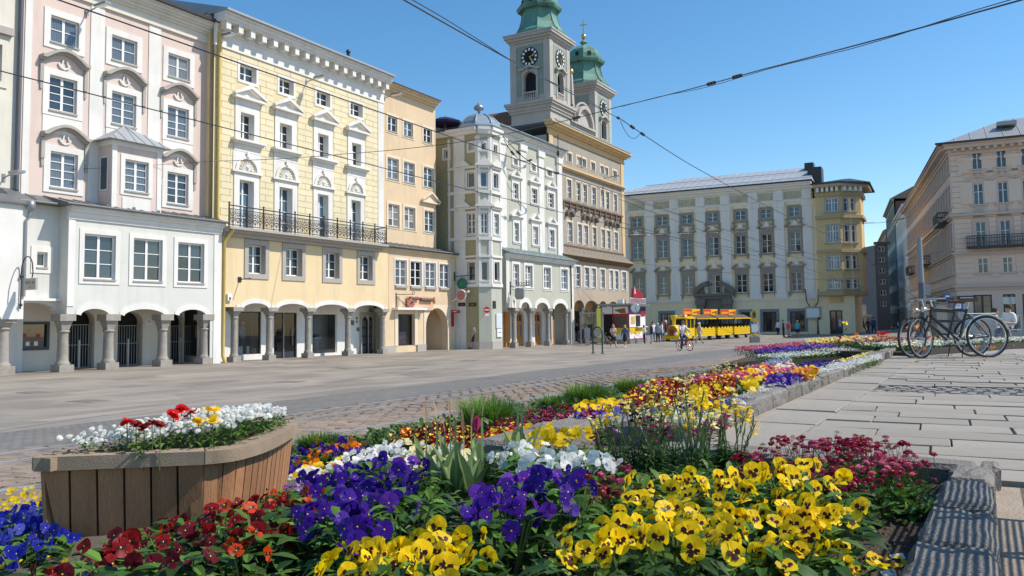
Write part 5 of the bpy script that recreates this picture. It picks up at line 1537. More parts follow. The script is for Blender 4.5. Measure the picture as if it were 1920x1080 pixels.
for li,l in enumerate(FR):
 for r in l[:6]:
  window(rb,r,0,.11,2,2,fw=.06,bar=.06,surround=(.3,.1,M['rb_low']) if li<3 else None,glass=M['glass'],rowpos=[0,.62,1],sill=(.4,.2,.12,M['rb_low']),curtain=0)
  c=(r[0]+r[1])/2
  if li==0:
   mb=MB(); z=r[2]-.45
   zb_=FR[1][0][3]+.35
   mb.band(arch_path(c-1.1,c+1.1,zb_,min(1.1,z-zb_-.25)),-.25,0,-.16,-.003); mb.box(c-1.4,c+1.4,-.2,-.003,z,z+.18)
   mb.ball((c,-.02,zb_+.45),.35,8,5)
   mb.build('lunette',[M['rb_low']],rb)
  if li==1:
   mb=MB(); z=r[2]-.2
   for i in range(8):mb.box(r[0]+.08+i*(r[1]-r[0]-.16)/8,r[0]+.2+i*(r[1]-r[0]-.16)/8,-.16,-.003,z-.95,z)
   mb.box(r[0]-.2,r[1]+.2,-.2,-.003,z-1.15,z-.952); mb.build('balustrade',[M['rb_low']],rb)
 for r in SR[li]:
  o=window(rb,r,0,.18,2,2,fw=.1,bar=.09,surround=(.3,.14,M['rb_low']) if li<3 else None,glass=M['glass'],split=False,sill=(.4,.2,.12,M['rb_low']),curtain=0)
  o.location,o.rotation_euler=ls_,rs_
for r in R5:
 window(rb,r,0,.25,2,2,fw=.12,wood=M['dark_metal'],glass=M['glass'],rowpos=[0,.7,1],curtain=0)
for r in S5[::2]:
 o=window(rb,r,0,.25,1,2,fw=.12,wood=M['dark_metal'],glass=M['glass'],split=False,curtain=0); o.location,o.rotation_euler=ls_,rs_
def courses(mb,x0,x1,za,zb,openings,y=0.0):
 n=int((zb-za)/.52)
 for j in range(n):
  z0,z1=za+j*.52+.03,za+(j+1)*.52-.03
  segs=[(x0,x1)]
  for r in openings:
   if r[2]-.15<z1 and r[3]+.3>z0:
    ns=[]
    for a,b in segs:
     if b<=r[0]-.32 or a>=r[1]+.32:ns.append((a,b)); continue
     if a<r[0]-.32:ns.append((a,r[0]-.32))
     if b>r[1]+.32:ns.append((r[1]+.32,b))
    segs=ns
  for a,b in segs:mb.box(a,b,y-.07,y-.003,z0,z1)
zA,zB_=FR[3][0][2]-1.0,FR[1][0][2]-1.4
mb=MB(); courses(mb,0.05,Wd,zA,zB_,FR[2]+FR[3]); mb.build('rusticated_courses',[M['rb']],rb,kind='stuff')
mb=MB(); mb.T=relM(f7,f7s); courses(mb,0.05,SL,zA,zB_,SR[2]+SR[3]); mb.build('street_courses',[M['rb']],rb,kind='stuff')
zQ=zB_+.6
j=0
while zQ<rzt-1.2:
 wq=.95 if j%2 else 1.2
 MB().box(-.06,wq,-.1,-.003,zQ,zQ+.5).build('quoin',[M['rb']],rb); zQ+=.56; j+=1
mb=MB()
for T in (None,relM(f7,f7s)):
 mb.T=T; L_=Wd if T is None else SL; s0=-.6 if T is None else .0
 for za,st in ((zA-.75,[(.3,.15),(.25,.35)]),(zB_+.05,[(.2,.2),(.2,.45)]),(FR[2][0][2]-.9,[(.2,.2),(.15,.4)]),(rzt-1.1,[(.3,.2),(.3,.35),(.35,.9),(.25,1.1)])):
  zc_=za
  for h,p in st:mb.box(s0*p,L_,-p-(.002 if T is not None else 0),-.004,zc_,zc_+h-(.003 if T is not None else 0)); zc_+=h
mb.build('cornice',[M['rb_low']],rb)
mb=MB()
for i in range(46):mb.box(.3+i*.73,.65+i*.73,-.85,-.36,rzt-.78,rzt-.52)
mb.build('cornice_dentils',[M['rb_low']],rb)
for i in range(-1,5):
 xx=R1[0][0]-(R1[1][0]-R1[0][1])/2+bay7*(i+1)-.05
 mb=MB(); mb.box(xx-.65,xx+.65,-.14,-.003,FR[0][0][2]-.5,rzt-1.45); mb.box(xx-.8,xx+.8,-.22,-.003,rzt-1.85,rzt-1.452); mb.box(xx-.55,xx+.55,-.12,-.003,FR[1][0][2]+.1,FR[1][0][3]+.2); mb.build('pilaster',[M['rb']],rb)
def balcony(fr,x0,x1,z,dep=1.1,T=None,name='balcony'):
 mb=MB(); mb.T=T; mb.box(x0,x1,-dep,-.004,z-.25,z)
 n=int((x1-x0)/.22)
 for i in range(n+1):mb.box(x0+i*(x1-x0)/n-.025,x0+i*(x1-x0)/n+.025,-dep,-dep+.05,z,z+1.0)
 mb.box(x0,x1,-dep-.02,-dep+.07,z+1.0,z+1.08); mb.box(x0,x1,-dep-.01,-dep+.06,z+.35,z+.4); mb.box(x0,x1,-dep-.01,-dep+.06,z+.75,z+.8)
 for x in (x0,x1-.05):mb.box(x,x+.05,-dep,0,z+.95,z+1.08); [mb.box(x,x+.04,-dep*k/5,-dep*k/5+.04,z,z+1.0) for k in range(1,5)]
 mb.build(name,[M['dark_metal']],rb)
zb3=FR[2][0][2]-.05
balcony(f7,R3[0][0]-.9,R3[0][0]+bay7*5,zb3+.1)
Ts=relM(f7,f7s)
balcony(f7s,SL-8,SL-3.2,FR[1][0][2]-1.3,T=Ts); balcony(f7s,SL-27,SL-22,FR[2][0][2]-.3,T=Ts); balcony(f7s,SL-50,SL-45,FR[2][0][2]-.3,T=Ts)
zrr=f7.at('H',640,55,7)[1]
mb=MB()
sdir=Vector((-math.sin(math.radians(ST-HB)),math.cos(math.radians(ST-HB)),0))
A0=Vector((-1.2,-1.2,rzt)); A1=Vector((Wd,-1.2,rzt)); A2=Vector((Wd,14,rzt)); B1=Vector((-1.1,0,rzt))+sdir*SL; B2=B1+Vector((12,0,0))
r0=Vector((5.5,7,zrr)); r1_=Vector((Wd,7,zrr)); r2=Vector((6,7,zrr))+sdir*(SL-7)
mb.faces([A0,A1,r1_,r0,B1,r2,A2,B2,Vector((14,14,rzt))],[(0,1,2,3),(0,3,5,4),(2,6,8,3),(3,8,7,5),(4,5,7)])
for i in range(22):
 xx=0.5+i*1.5
 A_=Vector((xx,-1.18,rzt+.03)); t=min(1,max(0,(xx+1.2)/6.7)); B_=Vector((max(xx,0),-1.2+8.2*t,rzt+(zrr-rzt)*t+.03))
 mb.bar(A_,B_,.045,4)
mb.build('roof',[mat('seamed_roof',(.36,.36,.35),.45,.08,.5,6,metal=.2)],rb)
MB().box(-1.35,Wd,-1.35,-1.1,rzt,rzt+.18).build('gutter',[M['dark_metal']],rb)
a=f7.at('H',645,78,3); MB().box(a[0]-.9,a[0]+.9,2.2,3.6,a[1]-.1,a[1]+.3).build('skylight',[M['roof_light']],rb)
a=f7.at('H',478,806); t=thing('street_plate','dark blue street plate on the pale corner building above the parking signs','sign',f7.world(a[0],0,a[1]),f7.phi); MB().box(-.9,.9,-.12,-.08,-.2,.2).build('plate',[mat('plate_blue',(.03,.04,.09),.4,.05)],t); MB().box(-.6,.6,-.125,-.121,-.05,.05).build('pale_line',[M['white_paint']],t)
for i,k in enumerate((642,679)):
 a=f7.at('H',k,818,.1); MB().box(a[0]-.5,a[0]+.5,.1,.13,a[1]-.35,a[1]+.35).build('door_notice',[M['pal_white']],rb)
mb=MB(); mb.T=Ts
mb.faces([(SL-14,-.1,gr7+4.3),(SL-8,-.1,gr7+4.3),(SL-8,-1.8,gr7+3.6),(SL-14,-1.8,gr7+3.6)],[(0,1,2,3)]); mb.box(SL-14,SL-8,-1.82,-1.78,gr7+3.3,gr7+3.6)
mb.build('awning',[mat('awning_red',(.25,.06,.05),.8,.1)],rb)
mb=MB(); mb.T=Ts; mb.box(SL-22,SL-21.85,-1.6,-.3,gr7+4.6,gr7+6.0); mb.build('projecting_sign',[M['white_paint']],rb)
# houses further down the street
def street_house(u0,u1,vtop,Z0,Z1,name,label,m,nst,vbot=624,roof=None,cat='house',side=None,floors_m=None):
 """right street side: facade seen edge on, from pixel column u1 (near) to u0 (far)"""
 a=at_depth(u1,vtop,Z0); b=at_depth(u0,vtop,Z1)
 ang=math.degrees(math.atan2(b[1]-a[1],b[0]-a[0]))
 L_=math.hypot(b[0]-a[0],b[1]-a[1])
 fr=Fac(b[0],b[1],ang+180)
 h=fr.empty(name,label,cat)
 z1=a[2]
 nb_=max(2,int(L_/3.2)); g=ground_z(a[0],a[1])
 sh=(z1-g-4.2)/nst
 rr=[(L_*(i+.3)/nb_,L_*(i+.7)/nb_,g+4.4+sh*j+.6,g+4.4+sh*j+sh*.75) for i in range(nb_) for j in range(nst)]
 sp=[(L_*(i+.12)/nb_,L_*(i+.88)/nb_,g+.2,g+3.2) for i in range(nb_)]
 mb=MB(); s=-1
 wall_mesh(mb,0,L_,-2.5,z1,rr+sp,0,.25); mb.build('wall',[m],h)
 for r in rr:
  window(h,r,0,.15,2,1,fw=.1,split=False,glass=M['glass'],surround=(.2,.08,m),curtain=0)
 for r in sp:mobj('shop_window',MB().box(r[0],r[1],.2,.24,r[2],r[3]).mesh('shop_window',[M['glass']]),h)
 MB().box(0,L_,.3,12,-2.5,z1-.02).build('rear_block',[m if side is None else side],h)
 mb=MB(); cornice(mb,0,L_,z1,[(.3,.3),(.3,.7)],-.002); cornice(mb,0,L_,g+3.7,[(.25,.2)],-.002); mb.build('cornice',[m],h)
 mb=MB(); mb.faces([(0,-.7,z1+.6),(L_,-.7,z1+.6),(L_,6,z1+4),(0,6,z1+4),(L_,12,z1),(0,12,z1)],[(0,1,2,3),(0,3,5),(1,4,2),(3,2,4,5)]); mb.build('roof',[roof or M['roof_brown']],h)
 return h,fr
E0=f7s.world(0,0,0); Zs0=float((CAMR@(np.array([E0[0],E0[1],CZ])-np.array([0,0,CZ])))[2])
u_e=float(CX+F_PX*(CAMR@(np.array([E0[0],E0[1],CZ])-np.array([0,0,CZ])))[0]/Zs0)
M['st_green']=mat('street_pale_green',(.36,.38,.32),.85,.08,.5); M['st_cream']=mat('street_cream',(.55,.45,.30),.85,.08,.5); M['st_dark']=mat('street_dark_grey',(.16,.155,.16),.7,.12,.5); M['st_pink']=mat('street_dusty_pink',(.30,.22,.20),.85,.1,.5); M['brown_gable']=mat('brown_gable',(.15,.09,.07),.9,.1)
def along(t,out=0.0):
 return f7s.world(t,out,0)
def row_house(t0,t1,ztop,name,label,m,nst,roof=None,side=None,fr0=None):
 p0_,p1_=f7s.world(SL-t0,0,0),f7s.world(SL-t1,0,0)
 def pix(p):
  q=CAMR@(np.array([p[0],p[1],ztop])-np.array([0,0,CZ])); return CX+F_PX*q[0]/q[2],CY+F_PX*q[1]/q[2],q[2]
 a,b=pix(p0_),pix(p1_)
 return street_house(b[0],a[0],a[1],a[2],b[2],name,label,m,nst,roof=roof,side=side)
row_house(SL+.1,SL+30,19.5,'street_house','white narrow street house after the long rose facade',M['pal_white'],4,side=M['brown_gable'])
row_house(SL+30.2,SL+62,24.5,'street_house','pale green street house with rows of windows behind the white one',M['st_green'],5,side=M['brown_gable'])
row_house(SL+62.2,SL+105,21,'street_house','yellowish street house far down the street on its right side',M['st_cream'],4)
fl=Fac(*f6.world(q1+1.0,30,0)[:2],HB)
def block(px0,px1,vtop,Z,label,m,nst,dep=30,name='street_block',nb_=None):
 a=at_depth(px0,vtop,Z); b=at_depth(px1,vtop,Z)
 fr=Fac(a[0],a[1],math.degrees(math.atan2(b[1]-a[1],b[0]-a[0])))
 L_=math.hypot(b[0]-a[0],b[1]-a[1]); h=fr.empty(name,label,'building'); z1=a[2]; g=ground_z(a[0],a[1])
 nb_=nb_ or max(1,int(L_/3.5)); sh=(z1-g-3.5)/nst
 rr=[(L_*(i+.25)/nb_,L_*(i+.75)/nb_,g+3.6+sh*j+.7,g+3.6+sh*j+sh*.8) for i in range(nb_) for j in range(nst)]
 mb=MB(); wall_mesh(mb,0,L_,-2.5,z1,rr,0,.2); mb.build('wall',[m],h)
 for r in rr:window(h,r,0,.12,2,1,fw=.1,split=False,glass=M['glass'],curtain=0)
 Tm=Matrix.Translation((L_,0,0))@Matrix.Rotation(PI/2+math.radians(ST+2-HB),4,'Z')
 ns=int(dep/3.4); r2=[(dep*(i+.25)/ns,dep*(i+.7)/ns,r[2],r[3]) for i in range(ns) for r in rr[:nst]]
 mb=MB(); mb.T=Tm; wall_mesh(mb,0,dep,-2.5,z1,r2,0,.2); mb.build('street_wall',[m],h)
 mb=MB(); mb.T=Tm
 for r in r2:mb.face([(r[0],.15,r[2]),(r[1],.15,r[2]),(r[1],.15,r[3]),(r[0],.15,r[3])])
 mb.build('street_panes',[M['glass']],h)
 mb=MB(); cornice(mb,-.3,L_+.3,z1,[(.3,.3),(.2,.6)],0); mb.build('cornice',[m],h)
 MB().box(0,L_-.4,.3,dep*.8,-2.5,z1-.05).build('rear_block',[m],h)
 return h
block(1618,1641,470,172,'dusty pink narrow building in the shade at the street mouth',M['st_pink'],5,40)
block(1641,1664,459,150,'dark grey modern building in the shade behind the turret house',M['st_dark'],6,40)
block(1604,1628,596,135,'low white shop pavilion in the gap right of the turret house',M['pal_white'],1,14,nb_=2)
# == GROUND OF THE SQUARE
def paving_mat(name,col,bw,bh,mortar,contrast=.18,rough=.75,msize=.012,rot=0.0,offs=.5):
 m=mat(name,col,rough,.12,.6,30,bump=.15,dirt=tuple(c*.72 for c in col),dirt_amt=.5)
 nt=m.node_tree; b=nt.nodes['Principled BSDF']
 src=b.inputs['Base Color'].links[0].from_socket
 tc=_node(nt,'ShaderNodeTexCoord'); mp=_node(nt,'ShaderNodeMapping'); mp.inputs['Rotation'].default_value=(0,0,rot)
 nt.links.new(tc.outputs['Object'],mp.inputs[0])
 br=_node(nt,'ShaderNodeTexBrick'); br.offset=offs
 br.inputs['Color1'].default_value=(1-contrast,1-contrast,1-contrast,1); br.inputs['Color2'].default_value=(1+contrast,1+contrast,1+contrast,1)
 br.inputs['Mortar'].default_value=(mortar,mortar,mortar,1); br.inputs['Scale'].default_value=1.0; br.inputs['Mortar Size'].default_value=msize
 br.inputs['Brick Width'].default_value=bw; br.inputs['Row Height'].default_value=bh
 nt.links.new(mp.outputs[0],br.inputs[0])
 mx=_node(nt,'ShaderNodeVectorMath',operation='MULTIPLY')
 nt.links.new(src,mx.inputs[0]); nt.links.new(br.outputs[0],mx.inputs[1]); nt.links.new(mx.outputs[0],b.inputs['Base Color'])
 return m
M['plaza']=paving_mat('plaza_slabs',(.245,.216,.182),1.9,.95,.60,.18,msize=.014,rot=math.radians(90))
def patches(m,sc_,lo,hi,stretch):
 """large worn and repaired areas over a paving material"""
 nt=m.node_tree; b=nt.nodes['Principled BSDF']; src=b.inputs['Base Color'].links[0].from_socket
 tc=_node(nt,'ShaderNodeTexCoord'); mp=_node(nt,'ShaderNodeMapping'); mp.inputs['Scale'].default_value=stretch; nt.links.new(tc.outputs['Object'],mp.inputs[0])
 vo=_node(nt,'ShaderNodeTexVoronoi'); vo.inputs['Scale'].default_value=sc_; nt.links.new(mp.outputs[0],vo.inputs[0])
 n=_node(nt,'ShaderNodeTexNoise'); n.inputs['Scale'].default_value=sc_*.7; n.inputs['Detail'].default_value=6; nt.links.new(mp.outputs[0],n.inputs[0])
 sp=_node(nt,'ShaderNodeSeparateColor'); nt.links.new(vo.outputs['Color'],sp.inputs[0])
 ad=_node(nt,'ShaderNodeMath',operation='ADD'); nt.links.new(sp.outputs[0],ad.inputs[0]); nt.links.new(n.outputs[0],ad.inputs[1])
 mr=_node(nt,'ShaderNodeMapRange'); mr.inputs[1].default_value=.35; mr.inputs[2].default_value=1.25; mr.inputs[3].default_value=lo; mr.inputs[4].default_value=hi; nt.links.new(ad.outputs[0],mr.inputs[0])
 vm=_node(nt,'ShaderNodeVectorMath',operation='SCALE'); nt.links.new(src,vm.inputs[0]); nt.links.new(mr.outputs[0],vm.inputs['Scale']); nt.links.new(vm.outputs[0],b.inputs['Base Color'])
patches(M['plaza'],.5,.88,1.13,(1,.7,1))
M['grey_setts']=paving_mat('grey_cobbles',(.19,.178,.163),.14,.12,.62,.2,msize=.012,rot=math.radians(90))
M['brown_setts']=paving_mat('brown_setts_far',(.265,.20,.15),.30,.21,.5,.2,msize=.016)
M['sett']=mat('brown_granite_sett',(.27,.205,.155),.8,.2,6,70,bump=.4,rnd=.22)
M['joint']=mat('dark_joint',(.105,.085,.066),.95,.25,8,60)
M['slab']=mat('pale_paving_slab',(.305,.272,.225),.75,.14,2.2,45,bump=.25,dirt=(.205,.18,.15),dirt_amt=.55,rnd=.11)
M['slab_far']=paving_mat('pale_paving_far',(.33,.297,.25),.6,.33,.6,.1,rot=math.radians(-HB))
M['kerb']=mat('granite_kerb',(.215,.195,.175),.85,.35,9,90,bump=.8,dirt=(.16,.145,.13),dirt_amt=.5,rnd=.12)
M['soil']=mat('bed_soil',(.075,.052,.037),.95,.5,14,90,bump=1.0)
M['joint_pale']=mat('grey_joint',(.10,.09,.075),.95,.3,8,60)
M['sand_joint']=mat('sandy_joint',(.33,.27,.21),.95,.2,8,80,bump=.4)
def smooth01(t):
 t=min(1.0,max(0.0,t)); return t*t*(3-2*t)
def bed_low(x,y):
 return ground_z(x,y)-.17*smooth01((-x-1.9)/.6)*smooth01((5.6-y)/2.2)*smooth01((5.3+x)/.8)-.13*smooth01((y-12.3)/1.6)*smooth01((-x-1.75)/.4)*smooth01((18.5-y)/1.0)
def sheet(name,xs,ys,m,lift=0.0,fz=ground_z):
 v=[(x,y,fz(x,y)+lift) for y in ys for x in xs]
 n=len(xs)
 f=[(j*n+i,j*n+i+1,(j+1)*n+i+1,(j+1)*n+i) for j in range(len(ys)-1) for i in range(n-1)]
 me=bpy.data.meshes.new(name); me.from_pydata(v,[],f); me.materials.append(m)
 return mobj(name,me,kind='structure')
YS=[-8,0,5,10,15,20,30,40,60,90,130,200,400,1200]
sheet('ground',[-400,-120,-60,-36,-30,-23,-17,-12.5,-5.1,-3.3,-1.45,20,60,140,500],YS,M['joint'],-.05)
sheet('square_paving',[-60,-36,-30,-26,-23,-20,-17,-14.8,-12.9],YS[:-2],M['plaza'])
sheet('cobbled_strip',[-12.897,-12.5,-11,-9.42],YS[:-2],M['grey_setts'])
XR=[-9.08,-8.12,-6.02,-5.08]
sheet('tram_lane',[-9.417,-8,-6.5,-4.7],[22.0,30,40,60,90,130,200,400],M['brown_setts'])
sheet('pavement',[-1.43,2,8,20,60],[17.6,20,30,40,60,90,130,200,400],M['slab_far'])
sheet('upper_pavement',[-4.697,-3.3,-1.432],[21.0,30,40,60,90,130,200,400],M['plaza'])
tl_=sheet('tram_lane_bed',[-9.417,-8,-6.5,-5.0],[-6,0,5,10,15,22.0],M['joint'],-.02)
sheet('flower_bed_soil',[-5.15+.2*i for i in range(18)]+[-1.6],[-2]+[.25*i for i in range(0,86)],M['soil'],.0,bed_low)
def soil_z(x,y):return .02+.025*math.sin(x*9+1)*math.cos(y*7)-max(0,-x-1.2)*.06
sheet('front_bed_soil',[-2.0+.1*i for i in range(20)],[-.6+.1*i for i in range(46)],M['soil'],0,soil_z)
def rough_block(l,w,h,seed,amp=.012,bev=.018,fine=False):
 """a hand-cut stone: bevelled box with a slightly uneven surface; base at z=0, centred in xy"""
 r=random.Random(seed)
 bm=bmesh.new()
 bmesh.ops.create_cube(bm,size=1.0)
 for v in bm.verts:v.co=Vector((v.co.x*w,v.co.y*l,(v.co.z+.5)*h))
 bmesh.ops.bevel(bm,geom=bm.edges[:],offset=bev,segments=1,affect='EDGES')
 if fine:
  bmesh.ops.subdivide_edges(bm,edges=[e for e in bm.edges if e.calc_length()>.09],cuts=3,use_grid_fill=True)
  for v in bm.verts:v.co+=v.co.normalized()*-r.random()**3*.005
 for v in bm.verts:v.co+=Vector((r.uniform(-amp,amp),r.uniform(-amp,amp),r.uniform(-amp,amp) if v.co.z>h*.5 else 0))
 me=bpy.data.meshes.new('stone'); bm.to_mesh(me); bm.free()
 return me
setts=[]
y=2.2
j=0
while y<22.0:
 x=-9.4+(.0 if j%2 else -.14)
 while x<-4.72:
  w_=.235+random.uniform(-.015,.015)
  if True:
   setts.append((x+w_/2,y+.085,w_-.011))
  x+=w_
 y+=.178; j+=1
def visible_px(x,y,z):
 q=CAMR@(np.array([x,y,z])-np.array([0,0,CZ]))
 if q[2]<.2:return None
 return CX+F_PX*q[0]/q[2],CY+F_PX*q[1]/q[2],q[2]
def in_view_sett(s):
 p=visible_px(s[0],s[1],ground_z(s[0],s[1]))
 if p is None or p[0]<-10 or p[0]>1930:return False
 u,v,Z=p
 if u<545:return v<1000 and not (70<u<550 and v>790)
 return v<905-(u-545)*.26
vis=sorted([s for s in setts if in_view_sett(s)],key=lambda s:visible_px(s[0],s[1],-.5)[2])
near=set(map(id,vis[:290]))
sm=[rough_block(.168,1.0,.07,k,.004,.010) for k in range(6)]
for m_ in sm:m_.materials.append(M['sett'])
lane=tl_
for k,s in enumerate(vis[:290]):
 mobj('sett',sm[k%6],lane,loc=(s[0],s[1],ground_z(s[0],s[1])-.066+random.uniform(-.003,.003)),scale=(s[2],1,1),rot=(random.uniform(-.012,.012),random.uniform(-.012,.012),random.uniform(-.01,.01)))
mb=MB()
for s in setts:
 if id(s) in near:continue
 z=ground_z(s[0],s[1])+random.uniform(-.006,.004); a,b,c,d=s[0]-s[2]/2,s[0]+s[2]/2,s[1]-.082,s[1]+.082
 e=.012
 mb.faces([(a,c,z-.05),(b,c,z-.05),(b,d,z-.05),(a,d,z-.05),(a+e,c+e,z),(b-e,c+e,z+random.uniform(-.004,.004)),(b-e,d-e,z),(a+e,d-e,z)],[(4,5,6,7),(0,1,5,4),(1,2,6,5),(2,3,7,6),(3,0,4,7)])
mb.build('far_setts',[M['sett']],lane,kind='stuff')
M['rail']=mat('rail_steel',(.46,.46,.48),.33,.1,3,40,metal=.75)
for i,x in enumerate(XR):
 mb=MB()
 for a,b in zip(YS[:-4],YS[1:-3]):
  za,zb_=ground_z(x,a)+.022,ground_z(x,b)+.022
  for o_,w_ in ((0,.075),(.115,.03)):
   mb.faces([(x+o_,a,za-.04),(x+o_+w_,a,za-.04),(x+o_+w_,b,zb_-.04),(x+o_,b,zb_-.04),(x+o_,a,za),(x+o_+w_,a,za),(x+o_+w_,b,zb_),(x+o_,b,zb_)],[(4,5,6,7),(0,1,5,4),(1,2,6,5),(3,0,4,7)])
 mb.build('tram_rail',[M['rail']],kind='structure')
pav=sheet('slab_pavement',[-1.44,0,2,5,9],[-2,4,10,17.598],M['joint_pale'],-.02)
slabs=[]
ch_,sh_=math.cos(math.radians(HB)),math.sin(math.radians(HB))
rd=random.Random(11)
yy=-.2; row=0
while yy<17.4:
 dep=.33+rd.uniform(-.03,.04)
 band=8.1<yy<9.3
 xx=-.98-rd.uniform(0,.4)
 while xx<8.5:
  ln=rd.choice([.42,.5,.58,.66,.8])
  if band:ln=.13;
  d2=.13 if band else dep
  slabs.append((xx+ln/2,yy+d2/2,ln,d2,band))
  xx+=ln
 yy+=.13 if band else dep; row+=1
yb_=4.6
while yb_<17.3:
 ln=rd.uniform(.8,1.2); slabs.append((-1.21,yb_+ln/2,.44,ln,None)); yb_+=ln
def slab_ok(s):
 x,y,w_,d_,b=s
 if y<4.02 and x-w_/2<.1:return False
 if b is None:return True
 return x-w_/2>-.985
small=MB()
kept=[]
for s in slabs:
 x,y=s[0],s[1]
 if s[4] is not None:x,y=s[0]*ch_-s[1]*sh_*0,s[1]+s[0]*sh_
 if s[4] is not None and x-s[2]/2<-.985:
  cut=-.985-(x-s[2]/2)
  if s[2]-cut<.12:continue
  s=(s[0],s[1],s[2]-cut,s[3],s[4]); x+=cut/2
 if y>17.5 or (y<4.1 and x-s[2]/2<.09):
  if y<4.1 and x+s[2]/2>.25:
   cut=.09-(x-s[2]/2); s=(s[0],s[1],s[2]-cut,s[3],s[4]); x+=cut/2
  else :continue
 kept.append((x,y,s))
def slab_area(k):
 p=visible_px(k[0],k[1],0)
 if p is None or not (-40<p[0]<1960) or p[1]>1110:return -1
 return k[2][2]*k[2][3]/p[2]**3
kept.sort(key=slab_area,reverse=True)
sl=[rough_block(1.0,1.0,.04,50+k,.004,.006) for k in range(4)]
for m_ in sl:m_.materials.append(M['slab'])
n_ind=0
for x,y,s in kept:
 z=ground_z(x,y)
 rz=0 if s[4] is None else math.radians(HB)
 if not s[4] and n_ind<298 and slab_area((x,y,s))>0:
  mobj('paving_slab',sl[n_ind%4],pav,loc=(x,y,z-.036+rd.uniform(-.004,.004)),scale=(s[2]-.010,s[3]-.009,1),rot=(rd.uniform(-.004,.004),rd.uniform(-.004,.004),rz)); n_ind+=1
 else :
  small.T=Matrix.Translation((x,y,z+rd.uniform(-.006,.004)))@Matrix.Rotation(rz,4,'Z')
  a,b=s[2]/2-.008,s[3]/2-.008; e=.006 if not s[4] else .02
  small.faces([(-a,-b,-.04),(a,-b,-.04),(a,b,-.04),(-a,b,-.04),(-a+e,-b+e,0),(a-e,-b+e,0),(a-e,b-e,0),(-a+e,b-e,0)],[(4,5,6,7),(0,1,5,4),(1,2,6,5),(2,3,7,6),(3,0,4,7)])
small.T=None
small.build('small_cobbles',[M['slab']],pav,kind='stuff')
def kerb(label,name='kerb',group=None):
 return thing(name,label,'kerb',(0,0,0),0,group)
k1=kerb('long granite kerb of single blocks between the middle flower bed and the pale paving')
y=4.62
while y<17.0:
 ln=rd.uniform(.42,.56)
 mobj('kerb_stone',rough_block(ln-.018,.205,.30,int(y*100),.005,.018,True),k1,loc=(-1.555+rd.uniform(-.008,.008),y+ln/2,-.18+rd.uniform(-.01,.01)),rot=(0,0,rd.uniform(-.02,.02)))
 y+=ln
for o in k1.children:o.data.materials.append(M['kerb'])
mobj('mortar_strip',MB().box(-1.452,-1.41,4.6,17.0,-.05,.004).mesh('mortar_strip',[M['sand_joint']]),k1)
k2=kerb('short near granite kerb at lower right under the striped shadow')
for y0,ln,w_ in ((3.42,.40,.15),(2.98,.42,.17),(2.45,.50,.185),(1.98,.45,.20),(1.45,.5,.19),(.9,.52,.19)):
 o=mobj('kerb_stone',rough_block(ln-.024,w_,.30,int(y0*77),.006,.022,True),k2,loc=(.0-w_/2,y0+ln/2,-.19+rd.uniform(-.008,.008)),rot=(0,0,rd.uniform(-.02,.02))); o.data.materials.append(M['kerb'])
mobj('mortar_strip',MB().box(.004,.09,.6,3.95,-.05,.002).mesh('mortar_strip',[M['sand_joint']]),k2)
k3=kerb('kerb at the back of the front bed behind the crimson daisies')
x=-1.42
for ln in (.5,.45,.42,.26):
 if x+ln>.03:ln=.03-x
 o=mobj('kerb_stone',rough_block(.22,ln-.012,.22,int(x*55)+900,.008,.015),k3,loc=(x+ln/2,3.95+x*.045,-.125)); o.data.materials.append(M['kerb']); x+=ln
k4=kerb('granite kerb corner rising behind the white pansies between two beds')
for y0,ln in ((3.92,.50),(3.40,.50)):
 o=mobj('kerb_stone',rough_block(ln-.012,.25,.36,int(y0*31),.007,.022,True),k4,loc=(-2.08,y0+ln/2,-.23),rot=(0,0,.03)); o.data.materials.append(M['kerb'])
for x0,ln in ((-1.94,.5),):
 o=mobj('kerb_stone',rough_block(.22,ln-.012,.34,801,.012,.02),k4,loc=(x0+ln/2,4.52,-.22)); o.data.materials.append(M['kerb'])
M['steel_edge']=mat('dark_brown_steel',(.035,.02,.016),.6,.25,3,30)
t=thing('steel_bed_edge','dark brown steel edge of the raised bed with the pink and white rows','bed edging')
mb=MB(); mb.T=Matrix.Translation((-3.02,14.86,0))@Matrix.Rotation(math.atan2(2.61,1.04),4,'Z')
mb.box(0,2.82,0,.02,-.45,-.03); mb.build('edge_plate',[M['steel_edge']],t)
o=mobj('end_stone',rough_block(.25,.3,.3,5,.01,.02),t,loc=(-1.88,17.55,-.16)); o.data.materials.append(M['kerb'])
t=thing('steel_bed_edge','dark steel edge of the bed behind the two bicycles','bed edging')
mb=MB(); mb.T=Matrix.Translation((-1.25,15.6,0))@Matrix.Rotation(math.atan2(3.65,1.4),4,'Z'); mb.box(.5,6.6,0,.03,-.1,.13); mb.build('edge_plate',[M['steel_edge']],t)
mb=MB(); mb.T=Matrix.Translation((-1.25,15.6,0))@Matrix.Rotation(math.atan2(3.65,1.4),4,'Z'); mb.box(.5,6.6,.035,2.5,-.1,.07); mb.build('raised_soil',[M['soil']],kind='structure')
mb=MB(); mb.hprism([(-3.0,14.92),(-2.0,17.5),(-2.3,21),(-5.0,20.5),(-4.6,16.0)],-.5,-.07,[-.07,-.05,-.04,-.2,-.2]); mb.build('raised_bed_soil',[M['soil']],kind='structure')
